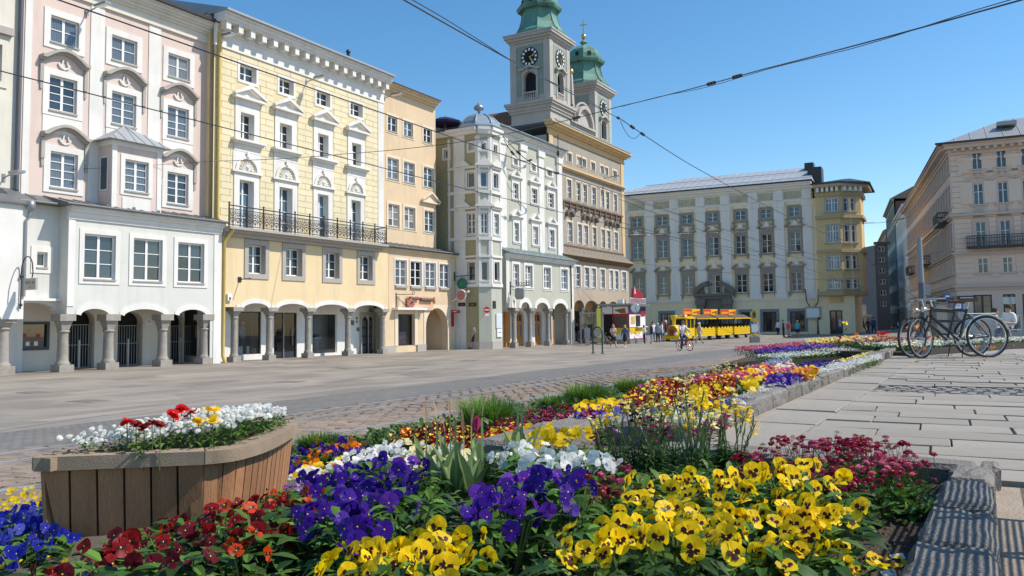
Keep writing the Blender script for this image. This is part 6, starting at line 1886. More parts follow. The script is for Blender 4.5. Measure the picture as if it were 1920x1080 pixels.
for k,(u,v,lab) in enumerate(((62,736,'dark iron cover in the paving before the left arcade'),(165,752,'rectangular iron cover left of the planter, farther from the houses'),(640,690,'iron cover on the square before the yellow arcade'),(545,716,'small iron cover near the grey cobbled strip'),(880,676,'iron cover in the paving before the green house'))):
 x,y,z=on_ground(u,v)
 t=thing('manhole_cover',lab,'manhole cover',(x,y,z),.1*k)
 MB().box(-.42,.42,-.30,.30,-.02,.006).build('cover',[M['dark_stone']],t)
 for i in range(5):MB().box(-.36+.15*i,-.27+.15*i,-.25,.25,.006,.012).build('rib',[M['dark_stone']],t)
# == FLOWERS
M['leaf']=petal_mat('leaf_green',(.085,.18,.026),.45,.28,.5)
M['leaf_dark']=petal_mat('leaf_deep_green',(.036,.095,.018),.4,.25,.5)
M['leaf_pale']=petal_mat('leaf_grey_green',(.20,.28,.11),.3,.25,.5)
M['grass']=petal_mat('grass_green',(.13,.25,.03),.35,.35,.5)
M['stem']=petal_mat('stem_green',(.12,.18,.05),.25,.1,.6)
PET={'yellow':(.93,.66,.008),'purple':(.050,.010,.26),'violet':(.16,.035,.42),'red':(.27,.008,.012),'maroon':(.13,.006,.018),'orange':(.80,.20,.008),'flame':(.6,.055,.008),'white':(.86,.86,.82),'blue':(.022,.030,.40),'lightblue':(.14,.16,.62),'crimson':(.30,.004,.045),'pink':(.70,.16,.30),'rose':(.50,.06,.16),'palelilac':(.45,.32,.62),'cream':(.85,.78,.42),'magenta':(.26,.012,.14),'brightred':(.68,.012,.012),'skyblue':(.30,.42,.62)}
for k,c in PET.items():M['pt_'+k]=petal_mat('petal_'+k,c,.22 if k not in ('white',) else .07,.45)
M['blotch']=petal_mat('petal_blotch',(.035,.006,.006),.2,.05)
M['blotch_violet']=petal_mat('petal_dark_violet',(.012,.004,.05),.2,.05)
M['eye']=petal_mat('petal_eye',(.85,.62,.03),.1,.1)
class TB:
 """triangle template: verts, tris, material index"""
 def __init__(s):s.v,s.t,s.m=[],[],[]
 def tri(s,a,b,c,m=0):
  n=len(s.v); s.v+=[a,b,c]; s.t.append((n,n+1,n+2)); s.m.append(m)
 def fan(s,c,ring,m=0,close=False):
  n=len(s.v); s.v.append(c); s.v+=ring; k=len(ring)
  for i in range(k if close else k-1):s.t.append((n,n+1+i,n+1+(i+1)%k)); s.m.append(m)
 def strip(s,L,R,m=0):
  n=len(s.v); k=len(L)
  for a,b in zip(L,R):s.v+=[a,b]
  for i in range(k-1):
   a=n+2*i; s.t+=[(a,a+1,a+3),(a,a+3,a+2)]; s.m+=[m,m]
 def arr(s):return np.array(s.v,float),np.array(s.t,int),np.array(s.m,int)
 def mesh(s,name,mats,smooth=True):
  V,T,Mi=s.arr()
  return tri_mesh(name,V,T,Mi,mats,smooth)
def tri_mesh(name,V,T,Mi,mats,smooth=True):
 me=bpy.data.meshes.new(name)
 me.vertices.add(len(V)); me.vertices.foreach_set('co',np.ascontiguousarray(V,np.float32).ravel())
 n=len(T)
 me.loops.add(n*3); me.loops.foreach_set('vertex_index',np.ascontiguousarray(T,np.int32).ravel())
 me.polygons.add(n); me.polygons.foreach_set('loop_start',np.arange(0,n*3,3,dtype=np.int32))
 for m in mats:me.materials.append(m)
 me.polygons.foreach_set('material_index',np.ascontiguousarray(Mi,np.int32))
 if smooth:me.polygons.foreach_set('use_smooth',np.ones(n,bool))
 me.update(calc_edges=True); me.validate()
 return me
def scatter(templates,P,S,Rm,pick):
 """merge template copies: P (n,3), S (n,), Rm (n,3,3)"""
 Vs,Ts,Ms=[],[],[]; off=0
 for k,(V,T,Mi) in enumerate(templates):
  idx=np.where(pick==k)[0]
  if len(idx)==0:continue
  W=np.einsum('nij,vj->nvi',Rm[idx],V)*S[idx][:,None,None]+P[idx][:,None,:]
  Vs.append(W.reshape(-1,3))
  Ts.append((T[None]+(np.arange(len(idx))*len(V))[:,None,None]+off).reshape(-1,3))
  Ms.append(np.tile(Mi,len(idx))); off+=len(idx)*len(V)
 return np.concatenate(Vs),np.concatenate(Ts),np.concatenate(Ms)
def rand_rot(n,nx=0.0,ny=0.0,nz=1.0,spread=.5,r=rng):
 """rotations taking +z to a direction near (nx,ny,nz) with random spin"""
 d=np.stack([nx+r.normal(0,spread,n),ny+r.normal(0,spread,n),nz+r.normal(0,spread*.4,n)],1)
 d/=np.linalg.norm(d,axis=1)[:,None]
 a=np.stack([r.normal(size=n),r.normal(size=n),r.normal(size=n)],1)
 x=np.cross(a,d); x/=np.linalg.norm(x,axis=1)[:,None]
 y=np.cross(d,x)
 return np.stack([x,y,d],2)
def petal(tb,ang,L,W,cup,r,m=0,seg=5,base=.0,wav=.06):
 ca,sa=math.cos(ang),math.sin(ang)
 ring=[]
 for i in range(seg*2+1):
  t=i/(seg*2)
  q=PI*(t-.5)*1.75
  px_=L*(.50+.50*math.cos(q)); py_=W*math.sin(q)*(.95 if abs(q)<1.4 else .6)
  z=cup*(px_/L)**2+r.uniform(-wav,wav)*L*1.7*(px_/L)
  ring.append((ca*px_-sa*py_,sa*px_+ca*py_,z+base))
 tb.fan((0.02*ca,.02*sa,base),ring,m)
def pansy_t(seed,blotch=True):
 """a pansy of diameter about 1 facing +z, top petals along +y"""
 r=random.Random(seed); tb=TB()
 for a in (62,118):petal(tb,math.radians(a+r.uniform(-6,6)),.56,.36,r.uniform(-.12,.04),r,0,base=-.03)
 for a in (8,172):petal(tb,math.radians(a+r.uniform(-8,8)),.5,.32,r.uniform(-.05,.15),r,0,base=.0)
 petal(tb,math.radians(-90+r.uniform(-6,6)),.54,.42,r.uniform(-.05,.2),r,0,base=.02)
 if blotch:
  for a,L,W in ((8,.3,.17),(172,.3,.17),(-90,.33,.23)):petal(tb,math.radians(a),L,W,.03,r,1,seg=3,base=.045,wav=.02)
 tb.fan((0,.0,.09),[(.05*math.cos(q),.05*math.sin(q),.06) for q in [2*PI*i/5 for i in range(5)]],2,True)
 return tb
def bellis_t(seed):
 """double daisy: dome of narrow rays round a small yellow centre, diameter about 1"""
 r=random.Random(seed); tb=TB()
 for ringr,n,z,L in ((.1,12,.0,.5),(.06,11,.10,.46),(.05,10,.19,.37),(.04,8,.26,.26)):
  for i in range(n):
   a=2*PI*(i+r.random()*.5)/n; w=1.0*L/n*2.9
   ca,sa=math.cos(a),math.sin(a)
   o=L*r.uniform(.85,1.05)
   tb.strip([(ca*ringr+sa*.02,sa*ringr-ca*.02,z),(ca*o+sa*w,sa*o-ca*w,z+.03)],[(ca*ringr-sa*.02,sa*ringr+ca*.02,z),(ca*o-sa*w,sa*o+ca*w,z+.03)],0)
 tb.fan((0,0,.29),[(.07*math.cos(q),.07*math.sin(q),.27) for q in [2*PI*i/6 for i in range(6)]],2,True)
 return tb
def bellis_stem_t(seed):
 tb=bellis_t(seed); r=random.Random(seed); a,b=r.uniform(-.6,.6),r.uniform(-.6,.6)
 tb.strip([(-.035+a,b,-4),(-.03,0,.0)],[(.035+a,b,-4),(.03,0,.0)],3); tb.strip([(a,b-.035,-4),(0,-.03,.0)],[(a,b+.035,-4),(0,.03,.0)],3)
 return tb
def small_t(seed):
 """simple five petalled flower, 15 triangles"""
 r=random.Random(seed); tb=TB()
 for i in range(5):
  a=2*PI*i/5+r.uniform(-.2,.2); ca,sa=math.cos(a),math.sin(a); c=r.uniform(-.1,.25)
  pts=[(.28,-.26),(.52,-.12),(.52,.14),(.28,.27)]
  tb.fan((0,0,0),[(ca*x-sa*y,sa*x+ca*y,c*x*x+r.uniform(-.03,.03)) for x,y in pts],0)
 tb.fan((0,0,.06),[(.08*math.cos(q),.08*math.sin(q),.03) for q in (0,2.1,4.2)],1,True)
 return tb
def cluster_t(seed,n=6):
 """head of several tiny blossoms"""
 r=random.Random(seed); tb=TB()
 for _ in range(n):
  x,y,z=r.uniform(-.38,.38),r.uniform(-.38,.38),r.uniform(-.1,.25)
  q0=r.uniform(0,6)
  tb.fan((x,y,z+.06),[(x+.17*math.cos(q0+q),y+.17*math.sin(q0+q),z+r.uniform(-.07,.07)) for q in [2*PI*i/5 for i in range(5)]],0,True)
 return tb
def leaf_t(tb,p,d,L,W,droop,m=0,seg=3,fold=.25):
 """lanceolate leaf from p along d"""
 d=Vector(d).normalized(); s=d.cross(Vector((0,0,1)))
 s=s.normalized() if s.length>.01 else Vector((1,0,0))
 n=s.cross(d)
 l,mm,rr=[],[],[]
 for i in range(seg+1):
  t=i/seg; w=W*(math.sin(PI*min(1,t*.86+.1))**.8) if 0<i<seg else W*(.25 if i==0 else .02)
  c=Vector(p)+d*(L*t)-Vector((0,0,droop*t*t*L))
  l.append(tuple(c-s*w+n*w*fold)); mm.append(tuple(c)); rr.append(tuple(c+s*w+n*w*fold))
 tb.strip(l,mm,m); tb.strip(mm,rr,m)
def foliage_t(seed,n=26,h=.13,rad=.09,L=.055,W=.014,up=.6):
 r=random.Random(seed); tb=TB()
 for i in range(n):
  a=r.uniform(0,2*PI); q=rad*math.sqrt(r.random())*.75; z=h*r.random()**.7
  el=r.uniform(-.1,1.1)*up
  d=(math.cos(a)*math.cos(el),math.sin(a)*math.cos(el),math.sin(el))
  leaf_t(tb,(q*math.cos(a),q*math.sin(a),z),d,L*r.uniform(.7,1.35),W*r.uniform(.8,1.3),r.uniform(0,.6),0 if r.random()<.65 else 1)
 for i in range(6):
  a=r.uniform(0,2*PI); q=rad*.7
  x,y=q*math.cos(a),q*math.sin(a)
  tb.strip([(0,0,0),(x,y,h)],[(.004,0,0),(x+.004,y,h)],2)
 return tb
FM=[M['leaf'],M['leaf_dark'],M['stem']]
FOL=[foliage_t(s).mesh('foliage',FM) for s in range(5)]
FOL_BIG=[foliage_t(20+s,30,.12,.10,.075,.020).mesh('broad_foliage',FM) for s in range(4)]
FOL_BEL=[foliage_t(40+s,24,.05,.07,.06,.016,.9).mesh('rosette_foliage',FM) for s in range(4)]
PANSY=[pansy_t(s) for s in range(6)]
PANSYN=[pansy_t(10+s,False) for s in range(5)]
BELL=[bellis_t(s) for s in range(5)]
BELLS=[bellis_stem_t(s) for s in range(5)]
SMALL=[small_t(s) for s in range(6)]
CLUS=[cluster_t(s) for s in range(5)]
_fm={}
def flower_meshes(kind,color):
 k=(kind,color)
 if k not in _fm:
  src={'pansy':PANSY,'plain':PANSYN,'bellis':BELLS,'small':SMALL}[kind]
  bl=M['blotch'] if color in ('yellow','red','orange','flame','maroon') else M['blotch_violet']
  mats={'pansy':[M['pt_'+color],bl,M['eye']],'plain':[M['pt_'+color],bl,M['eye']],'bellis':[M['pt_'+color],M['eye'],M['eye'],M['stem']],'small':[M['pt_'+color],M['eye'],M['eye']]}[kind]
  _fm[k]=[t.mesh('blossom',mats) for t in src]
 return _fm[k]
def bed_z(x,y):
 if x>-1.95 and y<4.0:return soil_z(x,y)
 return bed_low(x,y)
def world_poly(poly,lift):
 out=[]
 for u,v in poly:
  d=ray(u,v); a=.3; hit=None
  while a<60:
   q=np.array([0,0,CZ])+d*a
   if q[2]<bed_z(q[0],q[1])+lift:hit=q; break
   a=a*1.004+.002
  if hit is not None:out.append((hit[0],hit[1]))
 return out
def inside(p,poly):
 x,y=p; c=False; n=len(poly); j=n-1
 for i in range(n):
  xi,yi=poly[i]; xj,yj=poly[j]
  if (yi>y)!=(yj>y) and x<(xj-xi)*(y-yi)/(yj-yi+1e-12)+xi:c= not c
  j=i
 return c
def fill(poly,sp,r,jit=.42):
 xs=[p[0] for p in poly]; ys=[p[1] for p in poly]
 out=[]; y=min(ys); j=0
 while y<=max(ys):
  x=min(xs)+(sp/2 if j%2 else 0)
  while x<=max(xs):
   p=(x+r.uniform(-jit,jit)*sp,y+r.uniform(-jit,jit)*sp)
   if inside(p,poly):out.append(p)
   x+=sp
  y+=sp*.87; j+=1
 return out
def rot_to(d,spin):
 q=Vector(d).normalized().to_track_quat('Z','Y')
 return (q.to_matrix()@Matrix.Rotation(spin,3,'Z')).to_euler()
def pansy_dir(r,tilt=.75):
 """blossoms look outwards, mostly down the slope towards the south-west"""
 return Vector((r.gauss(.15,.75),r.gauss(-.55,.7),r.uniform(.0,1.25)*tilt))
def upright(d,r):
 """spin so that the two upper petals point up"""
 d=Vector(d).normalized(); y=(Vector((0,0,1))-d*d.z).normalized(); x=y.cross(d)
 m=Matrix((x,y,d)).transposed()@Matrix.Rotation(r.gauss(0,.3),3,'Z')
 return m.to_euler()
N_PL={}
def plants(name,label,cat,group,poly,sp,kind,colors,size,h,nfl,seed,fol=None,lift=None,spread=.075,blossom='blossom',pts=None,dirf=None):
 """single plants (foliage mesh) with their blossoms as parts"""
 r=random.Random(seed)
 P=pts or fill(world_poly(poly,h if lift is None else lift),sp,r)
 fol=fol or FOL
 for x,y in P:
  z=bed_z(x,y)
  s=r.uniform(.85,1.2)*h/.13
  o=mobj(name,r.choice(fol),None,label,cat,group,loc=(x,y,z-.01),rot=(0,0,r.uniform(0,6.28)),scale=(r.uniform(.9,1.15)*max(.9,sp/.11),)*2+(s,))
  o.scale=(o.scale[0],o.scale[0],s)
  inv=o.matrix_basis.inverted()
  n=max(1,int(round(r.gauss(nfl,nfl*.25))))
  col=colors if isinstance(colors,str) else r.choices([c[0] for c in colors],[c[1] for c in colors])[0]
  for i in range(n):
   a=2*PI*(i+r.random()*.7)/n; q=spread*math.sqrt(r.uniform(.1,1))
   hz=h*r.uniform(.85,1.25)
   d=pansy_dir(r) if kind in ('pansy','plain') else Vector((r.gauss(0,.3),r.gauss(-.1,.3),1))
   e=upright(d,r) if kind in ('pansy','plain') else rot_to(d,r.uniform(0,6))
   w=Matrix.Translation((x+q*math.cos(a),y+q*math.sin(a),z+hz))@e.to_matrix().to_4x4()@Matrix.Diagonal((size*r.uniform(.7,1.15),)*3+(1,))
   if r.random()<.14:w=w@Matrix.Diagonal((r.uniform(.35,.7),r.uniform(.6,.9),1.6,1))
   b=bpy.data.objects.new(blossom,r.choice(flower_meshes(kind,col))); COL.objects.link(b)
   b.parent=o; b.matrix_parent_inverse=inv; b.matrix_basis=w
 N_PL[group]=N_PL.get(group,0)+len(P)
 return P
# single plants near the camera
plants('pansy_plant','yellow pansy with dark brown face in the large front clump beside crimson daisies','pansy','yellow pansies of the large front clump',[(1060,1010),(1095,950),(1180,915),(1300,915),(1440,900),(1500,880),(1570,925),(1590,985),(1500,1010),(1540,1085),(1090,1085)],.132,'pansy','yellow',.050,.155,5.0,1,lift=.15)
plants('pansy_plant','yellow pansy at the bottom right edge of the front bed next to bare soil','pansy','yellow pansies near the bare soil',[(1500,1020),(1600,1020),(1635,1085),(1500,1085)],.11,'pansy','yellow',.042,.10,3.0,2,lift=.1)
plants('pansy_plant','yellow pansy in the clump at the bottom middle edge below the purple ones','pansy','yellow pansies at the bottom middle',[(560,1085),(690,1045),(770,1005),(870,995),(890,1050),(875,1085)],.10,'pansy','yellow',.050,.15,5,3,lift=.15)
plants('pansy_plant','deep purple pansy in the big clump right of the wooden planter','pansy','purple pansies right of the planter',[(575,960),(600,915),(680,878),(760,885),(810,900),(800,975),(735,1030),(650,1035),(600,1000)],.125,'plain',[('purple',6),('violet',.6)],.048,.17,5.6,4,lift=.16)
plants('pansy_plant','dark violet pansy in the clump between tulip leaves and yellow pansies','pansy','purple pansies left of the yellow clump',[(865,940),(930,905),(1010,880),(1085,890),(1085,970),(1050,1015),(950,1015),(870,985)],.12,'plain',[('purple',5),('violet',1)],.048,.17,5.2,5,lift=.16)
plants('pansy_plant','wine red pansy in front of the wooden planter','pansy','red pansies in front of the planter',[(110,1085),(190,1030),(290,995),(390,968),(470,935),(560,925),(600,945),(600,1010),(520,1005),(440,1060),(400,1085)],.14,'pansy',[('red',5),('maroon',4),('flame',1)],.043,.14,4.8,6,lift=.14)
plants('pansy_plant','bright orange pansy among the wine red ones below the planter','pansy','orange pansies below the planter',[(285,1060),(315,1025),(385,1028),(390,1070),(300,1072)],.11,'pansy',[('orange',4),('flame',3)],.049,.15,4.5,7,lift=.15)
plants('pansy_plant','white pansy in the row before the granite kerb corner','pansy','white pansies before the kerb corner',[(905,850),(985,835),(1060,838),(1135,862),(1130,888),(1050,893),(940,872)],.14,'plain','white',.045,.14,4.6,8,lift=.15)
plants('pansy_plant','royal blue pansy left of the wooden planter at the picture edge','pansy','blue pansies left of the planter',[(-10,985),(60,955),(100,960),(118,1035),(60,1050),(-10,1055)],.13,'plain',[('blue',9),('lightblue',.6)],.045,.15,6.0,9,lift=.15)
plants('pansy_plant','orange and purple mixed pansy beside the grass tuft right of the planter','pansy','orange and purple pansies beside the planter',[(535,868),(560,838),(680,832),(700,845),(640,860),(560,885)],.15,'plain',[('orange',3),('purple',3)],.042,.14,8.0,10,lift=.14)
plants('daisy_plant','crimson double daisy in the clump by the bare soil and the near kerb','daisy','crimson daisies by the near kerb',[(1395,865),(1440,830),(1520,825),(1620,822),(1735,860),(1715,890),(1660,915),(1590,925),(1530,900),(1440,890)],.11,'bellis',[('crimson',14),('rose',1),('pink',.4)],.031,.125,8,11,fol=FOL_BEL,lift=.13)
plants('daisy_plant','crimson double daisy between the purple and the yellow pansies','daisy','crimson daisies between purple and yellow pansies',[(1080,905),(1140,882),(1190,890),(1200,920),(1110,945)],.10,'bellis',[('crimson',6),('rose',2)],.032,.13,6,12,fol=FOL_BEL,lift=.12)
r=random.Random(5)
for u,v in ((1572,822),(1588,826),(1602,828),(1612,820),(1622,826)):
 q=np.array([0,0,CZ])+ray(u,v)*3.55
 z0=bed_z(q[0],q[1])
 mb=MB(); mb.tube([(0,0,0),(.005,.003,(q[2]-z0)*.6),(0,0,q[2]-z0)],.0018,4)
 o=mb.build('tall_daisy',[M['stem']],None,'tall crimson daisy standing out against the pale paving','daisy','tall crimson daisies',loc=(q[0],q[1],z0))
 mobj('blossom',flower_meshes('bellis','crimson')[0],o,loc=(0,0,q[2]-z0),rot=(r.uniform(-.2,.2),r.uniform(-.2,.2),r.uniform(0,6)),scale=(.032,)*3)
# tall wallflowers gone to seed
def wallflower(seed,hgt,cols):
 r=random.Random(seed); tb=TB()
 for i in range(r.randint(5,8)):
  a=r.uniform(0,6.28); lean=r.uniform(.02,.1); H_=hgt*r.uniform(.75,1.1)
  top=(lean*math.cos(a),lean*math.sin(a),H_)
  w=.003
  tb.strip([(0,0,0),(top[0]*.4-w,top[1]*.4,H_*.5),top],[(w,0,0),(top[0]*.4+w,top[1]*.4,H_*.5),(top[0]+w,top[1],H_)],0)
  tb.strip([(0,0,0),(top[0]*.4,top[1]*.4-w,H_*.5),top],[(0,w,0),(top[0]*.4,top[1]*.4+w,H_*.5),(top[0],top[1]+w,H_)],0)
  for k in range(9):
   t=r.uniform(.45,.98); b=r.uniform(0,6.28); p=(top[0]*t,top[1]*t,H_*t); L=r.uniform(.03,.055)
   leaf_t(tb,p,(math.cos(b)*.35,math.sin(b)*.35,1),L,.0036,0,0,2,0)
  for k in range(14):
   t=r.uniform(.02,.42); b=r.uniform(0,6.28)
   leaf_t(tb,(top[0]*t,top[1]*t,H_*t),(math.cos(b),math.sin(b),.5),r.uniform(.04,.07),.006,.5,1,3)
  if r.random()<.7:
   for k in range(r.randint(6,11)):
    p=(top[0]+r.uniform(-.02,.02),top[1]+r.uniform(-.02,.02),H_+r.uniform(-.05,.015)); q0=r.uniform(0,6); c=2+(seed+i)%2
    tb.fan((p[0],p[1],p[2]+.004),[(p[0]+.013*math.cos(q0+q),p[1]+.013*math.sin(q0+q),p[2]+r.uniform(-.007,.007)) for q in [2*PI*j/5 for j in range(5)]],c,True)
 return tb.mesh('wallflower',[M['leaf_pale'],M['leaf_dark']]+[M['pt_'+c] for c in cols])
WF=[wallflower(s,.30,c) for s,c in enumerate((('magenta','cream'),('yellow','cream'),('magenta','yellow'),('cream','yellow')))]
r=random.Random(8)
for k,(u,v) in enumerate(((1135,880),(1160,872),(1190,880),(1215,868),(1240,878),(1262,866),(1285,880),(1305,868),(1322,880),(1345,866),(1365,878),(1385,868),(1230,892),(1300,893))):
 d=ray(u,v); q=None; a=.5
 while a<12:
  p=np.array([0,0,CZ])+d*a
  if p[2]<bed_z(p[0],p[1])+.04:break
  a+=.01
 s=r.uniform(.85,1.2)
 mobj('wallflower',WF[k%4],None,'tall thin wallflower with upright pods behind the front yellow pansies','wallflower','tall wallflowers in the front bed',loc=(p[0],p[1],bed_z(p[0],p[1])),rot=(0,0,r.uniform(0,6)),scale=(s,s,s*r.uniform(.85,1.12)))
for k,(u,v,Z) in enumerate(((1375,745,8.2),(1352,738,8.6),(1345,745,8.0),(1395,740,8.8),(1290,765,6.5),(1215,772,6.0))):
 d=ray(u,v); p=np.array([0,0,CZ])+d*Z
 s=.85
 mobj('wallflower',WF[(k*2)%4],None,'wallflower with dark red heads rising from the middle bed rows','wallflower','wallflowers in the middle bed',loc=(p[0],p[1],ground_z(p[0],p[1])),rot=(0,0,k),scale=(s,s,s))
# tulip leaves
def tulip(seed,bud=False):
 r=random.Random(seed); tb=TB()
 for i in range(r.randint(3,5)):
  a=2*PI*i/4+r.uniform(-.5,.5)
  leaf_t(tb,(0,0,0),(math.cos(a)*.35,math.sin(a)*.35,1),r.uniform(.13,.2),r.uniform(.016,.024),r.uniform(0,.25),0,6,.6)
 H_=r.uniform(.17,.23)
 tb.strip([(-.004,0,0),(-.003,0,H_)],[(.004,0,0),(.003,0,H_)],0)
 if bud:
  leaf_t(tb,(0,0,H_*.8),(.1,0,1),.055,.014,0,1,4,.9); leaf_t(tb,(0,0,H_*.8),(-.1,.1,1),.055,.014,0,1,4,.9)
 else :leaf_t(tb,(0,0,H_),(.2,0,1),.07,.005,0,2,3,.5)
 return tb.mesh('tulip',[M['leaf_pale'],M['pt_rose'],petal_mat('dry_leaf',(.45,.30,.16),.2)])
TU=[tulip(s,s==2) for s in range(4)]
r=random.Random(3)
for k,(u,v) in enumerate(((820,915),(835,905),(855,925),(870,915),(885,928),(800,905),(845,890),(905,905),(895,885),(870,890),(980,880),(972,870))):
 d=ray(u,v); a=.5
 while a<12:
  p=np.array([0,0,CZ])+d*a
  if p[2]<bed_z(p[0],p[1])+.05:break
  a+=.01
 s=r.uniform(1.25,1.75)
 mobj('tulip_plant',TU[2] if k==8 else TU[k%4 if k%4!=2 else 1],None,'tulip with one closed pink bud among broad grey green leaves' if k==8 else 'faded tulip with broad grey green leaves behind the purple pansies','tulip',None if k==8 else 'faded tulips',loc=(p[0],p[1],bed_z(p[0],p[1])),rot=(0,0,r.uniform(0,6)),scale=(s,s,s))
# grass tufts along the tram lane
def grass_tuft(seed,R_,H_,n=900):
 r=random.Random(seed); tb=TB()
 for i in range(n):
  a=r.uniform(0,6.28); q=R_*.55*math.sqrt(r.random()); L=H_*r.uniform(.6,1.15); out=r.uniform(.15,.75)
  x,y=q*math.cos(a),q*math.sin(a); a+=r.gauss(0,.5); ca,sa=math.cos(a),math.sin(a); w=.0045
  P_=[(x+ca*out*L*t*t,y+sa*out*L*t*t,L*(t-.35*out*t*t)) for t in (0,.4,.75,1)]
  ww=[w,w,w*.7,.0004]
  tb.strip([(p[0]-sa*k,p[1]+ca*k,p[2]) for p,k in zip(P_,ww)],[(p[0]+sa*k,p[1]-ca*k,p[2]) for p,k in zip(P_,ww)],0 if r.random()<.85 else 1)
 return tb.mesh('grass_tuft',[M['grass'],M['leaf_pale']])
for k,(u,v,R_,H_,lab) in enumerate(((598,850,.24,.15,'low grass tuft right behind the wooden planter'),(915,803,.30,.25,'large bushy grass tuft at the edge of the tram lane'),(1042,772,.20,.15,'small grass tuft left of the tallest far one'),(1099,762,.32,.23,'rounded grass tuft right of the small one'),(1182,742,.26,.2,'farthest grass tuft, half behind dark red flowers'),(118,905,.18,.16,'little grass tuft left of the planter behind yellow violas'))):
 x,y,z=on_ground(u,v)
 mobj('grass_tuft',grass_tuft(k,R_,H_),None,lab,'grass','grass tufts along the bed edge',loc=(x,y,z))
# rows of flowers farther off, too many to count
def carpet(name,label,poly,sp,colors,size,h,templates=SMALL,up=.35,leaf=True,lift=None,wpoly=None,eye='eye',seed=0,fz=None,leafn=2.2,cat='flower bed'):
 r=np.random.default_rng(seed+100); rp=random.Random(seed)
 fz=fz or bed_z
 wp=wpoly or world_poly(poly,h if lift is None else lift)
 if len(wp)<3:print('no poly',name,label); return
 P=fill(wp,sp,rp)
 if not P:print('empty',label); return
 P=np.array(P); n=len(P)
 zb=np.array([fz(a,b) for a,b in P])
 bump=.012*np.sin(P[:,0]*23)*np.cos(P[:,1]*19)
 size=size*.8
 pos=np.column_stack([P,zb+h*r.uniform(.72,1.12,n)+bump])
 names=[c[0] for c in colors]; w=np.array([c[1] for c in colors],float); w/=w.sum()
 T=[]
 for ci in range(len(names)):
  for tb in templates:
   V,Tr,Mi=tb.arr(); T.append((V,Tr,np.where(Mi==0,ci,len(names))))
 cell=(np.floor(P[:,0]/.35)*7+np.floor(P[:,1]/.35)*13).astype(int)
 cc=np.array([np.random.default_rng(int(c)%9973+seed).choice(len(names),p=w) for c in cell]); rnd=r.choice(len(names),n,p=w); cc=np.where(r.random(n)<.6,cc,rnd)
 pick=cc*len(templates)+r.integers(0,len(templates),n)
 V,Tr,Mi=scatter(T,pos,size*r.uniform(.75,1.15,n),rand_rot(n,.2,-.55 if up<.5 else -.2,.8,up,r),pick)
 o=mobj(name,tri_mesh(name,V,Tr,Mi,[M['pt_'+c] for c in names]+[M[eye]]),None,label,cat,None,'stuff')
 if leaf:
  m=int(n*leafn); idx=r.integers(0,n,m)
  LP=np.column_stack([P[idx]+r.normal(0,sp*.6,(m,2)),zb[idx]+h*r.uniform(.05,.8,m)])
  lt=[]
  for s in range(3):
   tb=TB(); leaf_t(tb,(0,0,0),(1,0,.25),1,.24,.35,s%2,2); lt.append(tb.arr())
  a=r.uniform(0,2*PI,m); t_=r.uniform(-.6,.5,m)
  ca,sa,ct,st=np.cos(a),np.sin(a),np.cos(t_),np.sin(t_)
  R_=np.stack([np.stack([ca*ct,sa*ct,-st],1),np.stack([-sa,ca,0*a],1),np.stack([ca*st,sa*st,ct],1)],2)
  V,Tr,Mi=scatter(lt,LP,max(.03,sp*.9)*r.uniform(.7,1.4,m),R_,r.integers(0,3,m))
  mobj('leaves',tri_mesh('leaves',V,Tr,Mi,[M['leaf'],M['leaf_dark']]),o,kind='stuff')
 return o
C=carpet
C('pansy_carpet','dark red pansies along the tram lane behind the white rows',[(725,822),(790,800),(860,795),(900,802),(985,790),(1010,812),(960,840),(860,838)],.052,[('red',6),('maroon',4),('flame',1)],.062,.14,PANSY,seed=1)
C('pansy_carpet','white pansies in the row between purple and dark red ones',[(540,890),(600,875),(700,838),(745,828),(830,838),(900,845),(905,862),(800,880),(690,880),(600,905)],.058,[('white',9),('cream',.6)],.060,.14,PANSYN,seed=2)
C('daisy_carpet','pink and crimson little daisies in the white pansy row',[(700,868),(770,858),(800,872),(780,885),(710,882)],.05,[('crimson',4),('rose',3)],.032,.15,BELL,seed=3)
C('viola_carpet','tiny violet and white violas between planter and purple pansies',[(525,915),(560,900),(620,900),(600,930),(520,935)],.035,[('violet',4),('palelilac',3),('white',1)],.026,.12,SMALL,seed=4)
C('viola_carpet','small bright yellow violas left of the planter',[(-20,945),(40,915),(90,912),(100,965),(50,965),(-20,990)],.042,[('yellow',1)],.036,.15,SMALL,seed=5)
C('viola_carpet','scattered small yellow violas with green leaves at the bottom left corner',[(-20,1050),(60,1035),(170,1040),(180,1085),(-20,1085)],.075,[('yellow',5),('lightblue',1)],.026,.12,SMALL,seed=6,leafn=9)
C('pansy_carpet','low yellow pansies before the grass tuft on the left bed edge',[(545,895),(590,870),(640,860),(650,870),(570,905)],.055,[('yellow',3),('orange',2)],.055,.13,PANSYN,seed=7)
C('daisy_carpet','pink daisies mixed with yellow in the row left of the kerb corner',[(895,825),(930,805),(985,798),(1000,812),(960,832),(910,838)],.05,[('pink',5),('yellow',1),('white',1)],.045,.14,BELL,seed=8)
C('pansy_carpet','bright yellow pansies above the granite kerb corner',[(950,830),(985,800),(1030,795),(1048,806),(1100,800),(1140,790),(1120,802),(1000,830)],.055,[('yellow',9)],.065,.15,PANSYN,seed=9)
C('daisy_carpet','crimson daisy row with violet patch below the grass tufts',[(905,798),(960,782),(1040,762),(1110,758),(1150,764),(1130,782),(1040,792),(960,802)],.045,[('crimson',7),('magenta',3),('violet',2)],.038,.14,BELL,seed=10)
C('viola_carpet','violet blue patch at the right end of the crimson row',[(1075,768),(1150,760),(1200,768),(1150,780),(1080,782)],.045,[('violet',4),('lightblue',3),('crimson',1)],.04,.14,SMALL,seed=11)
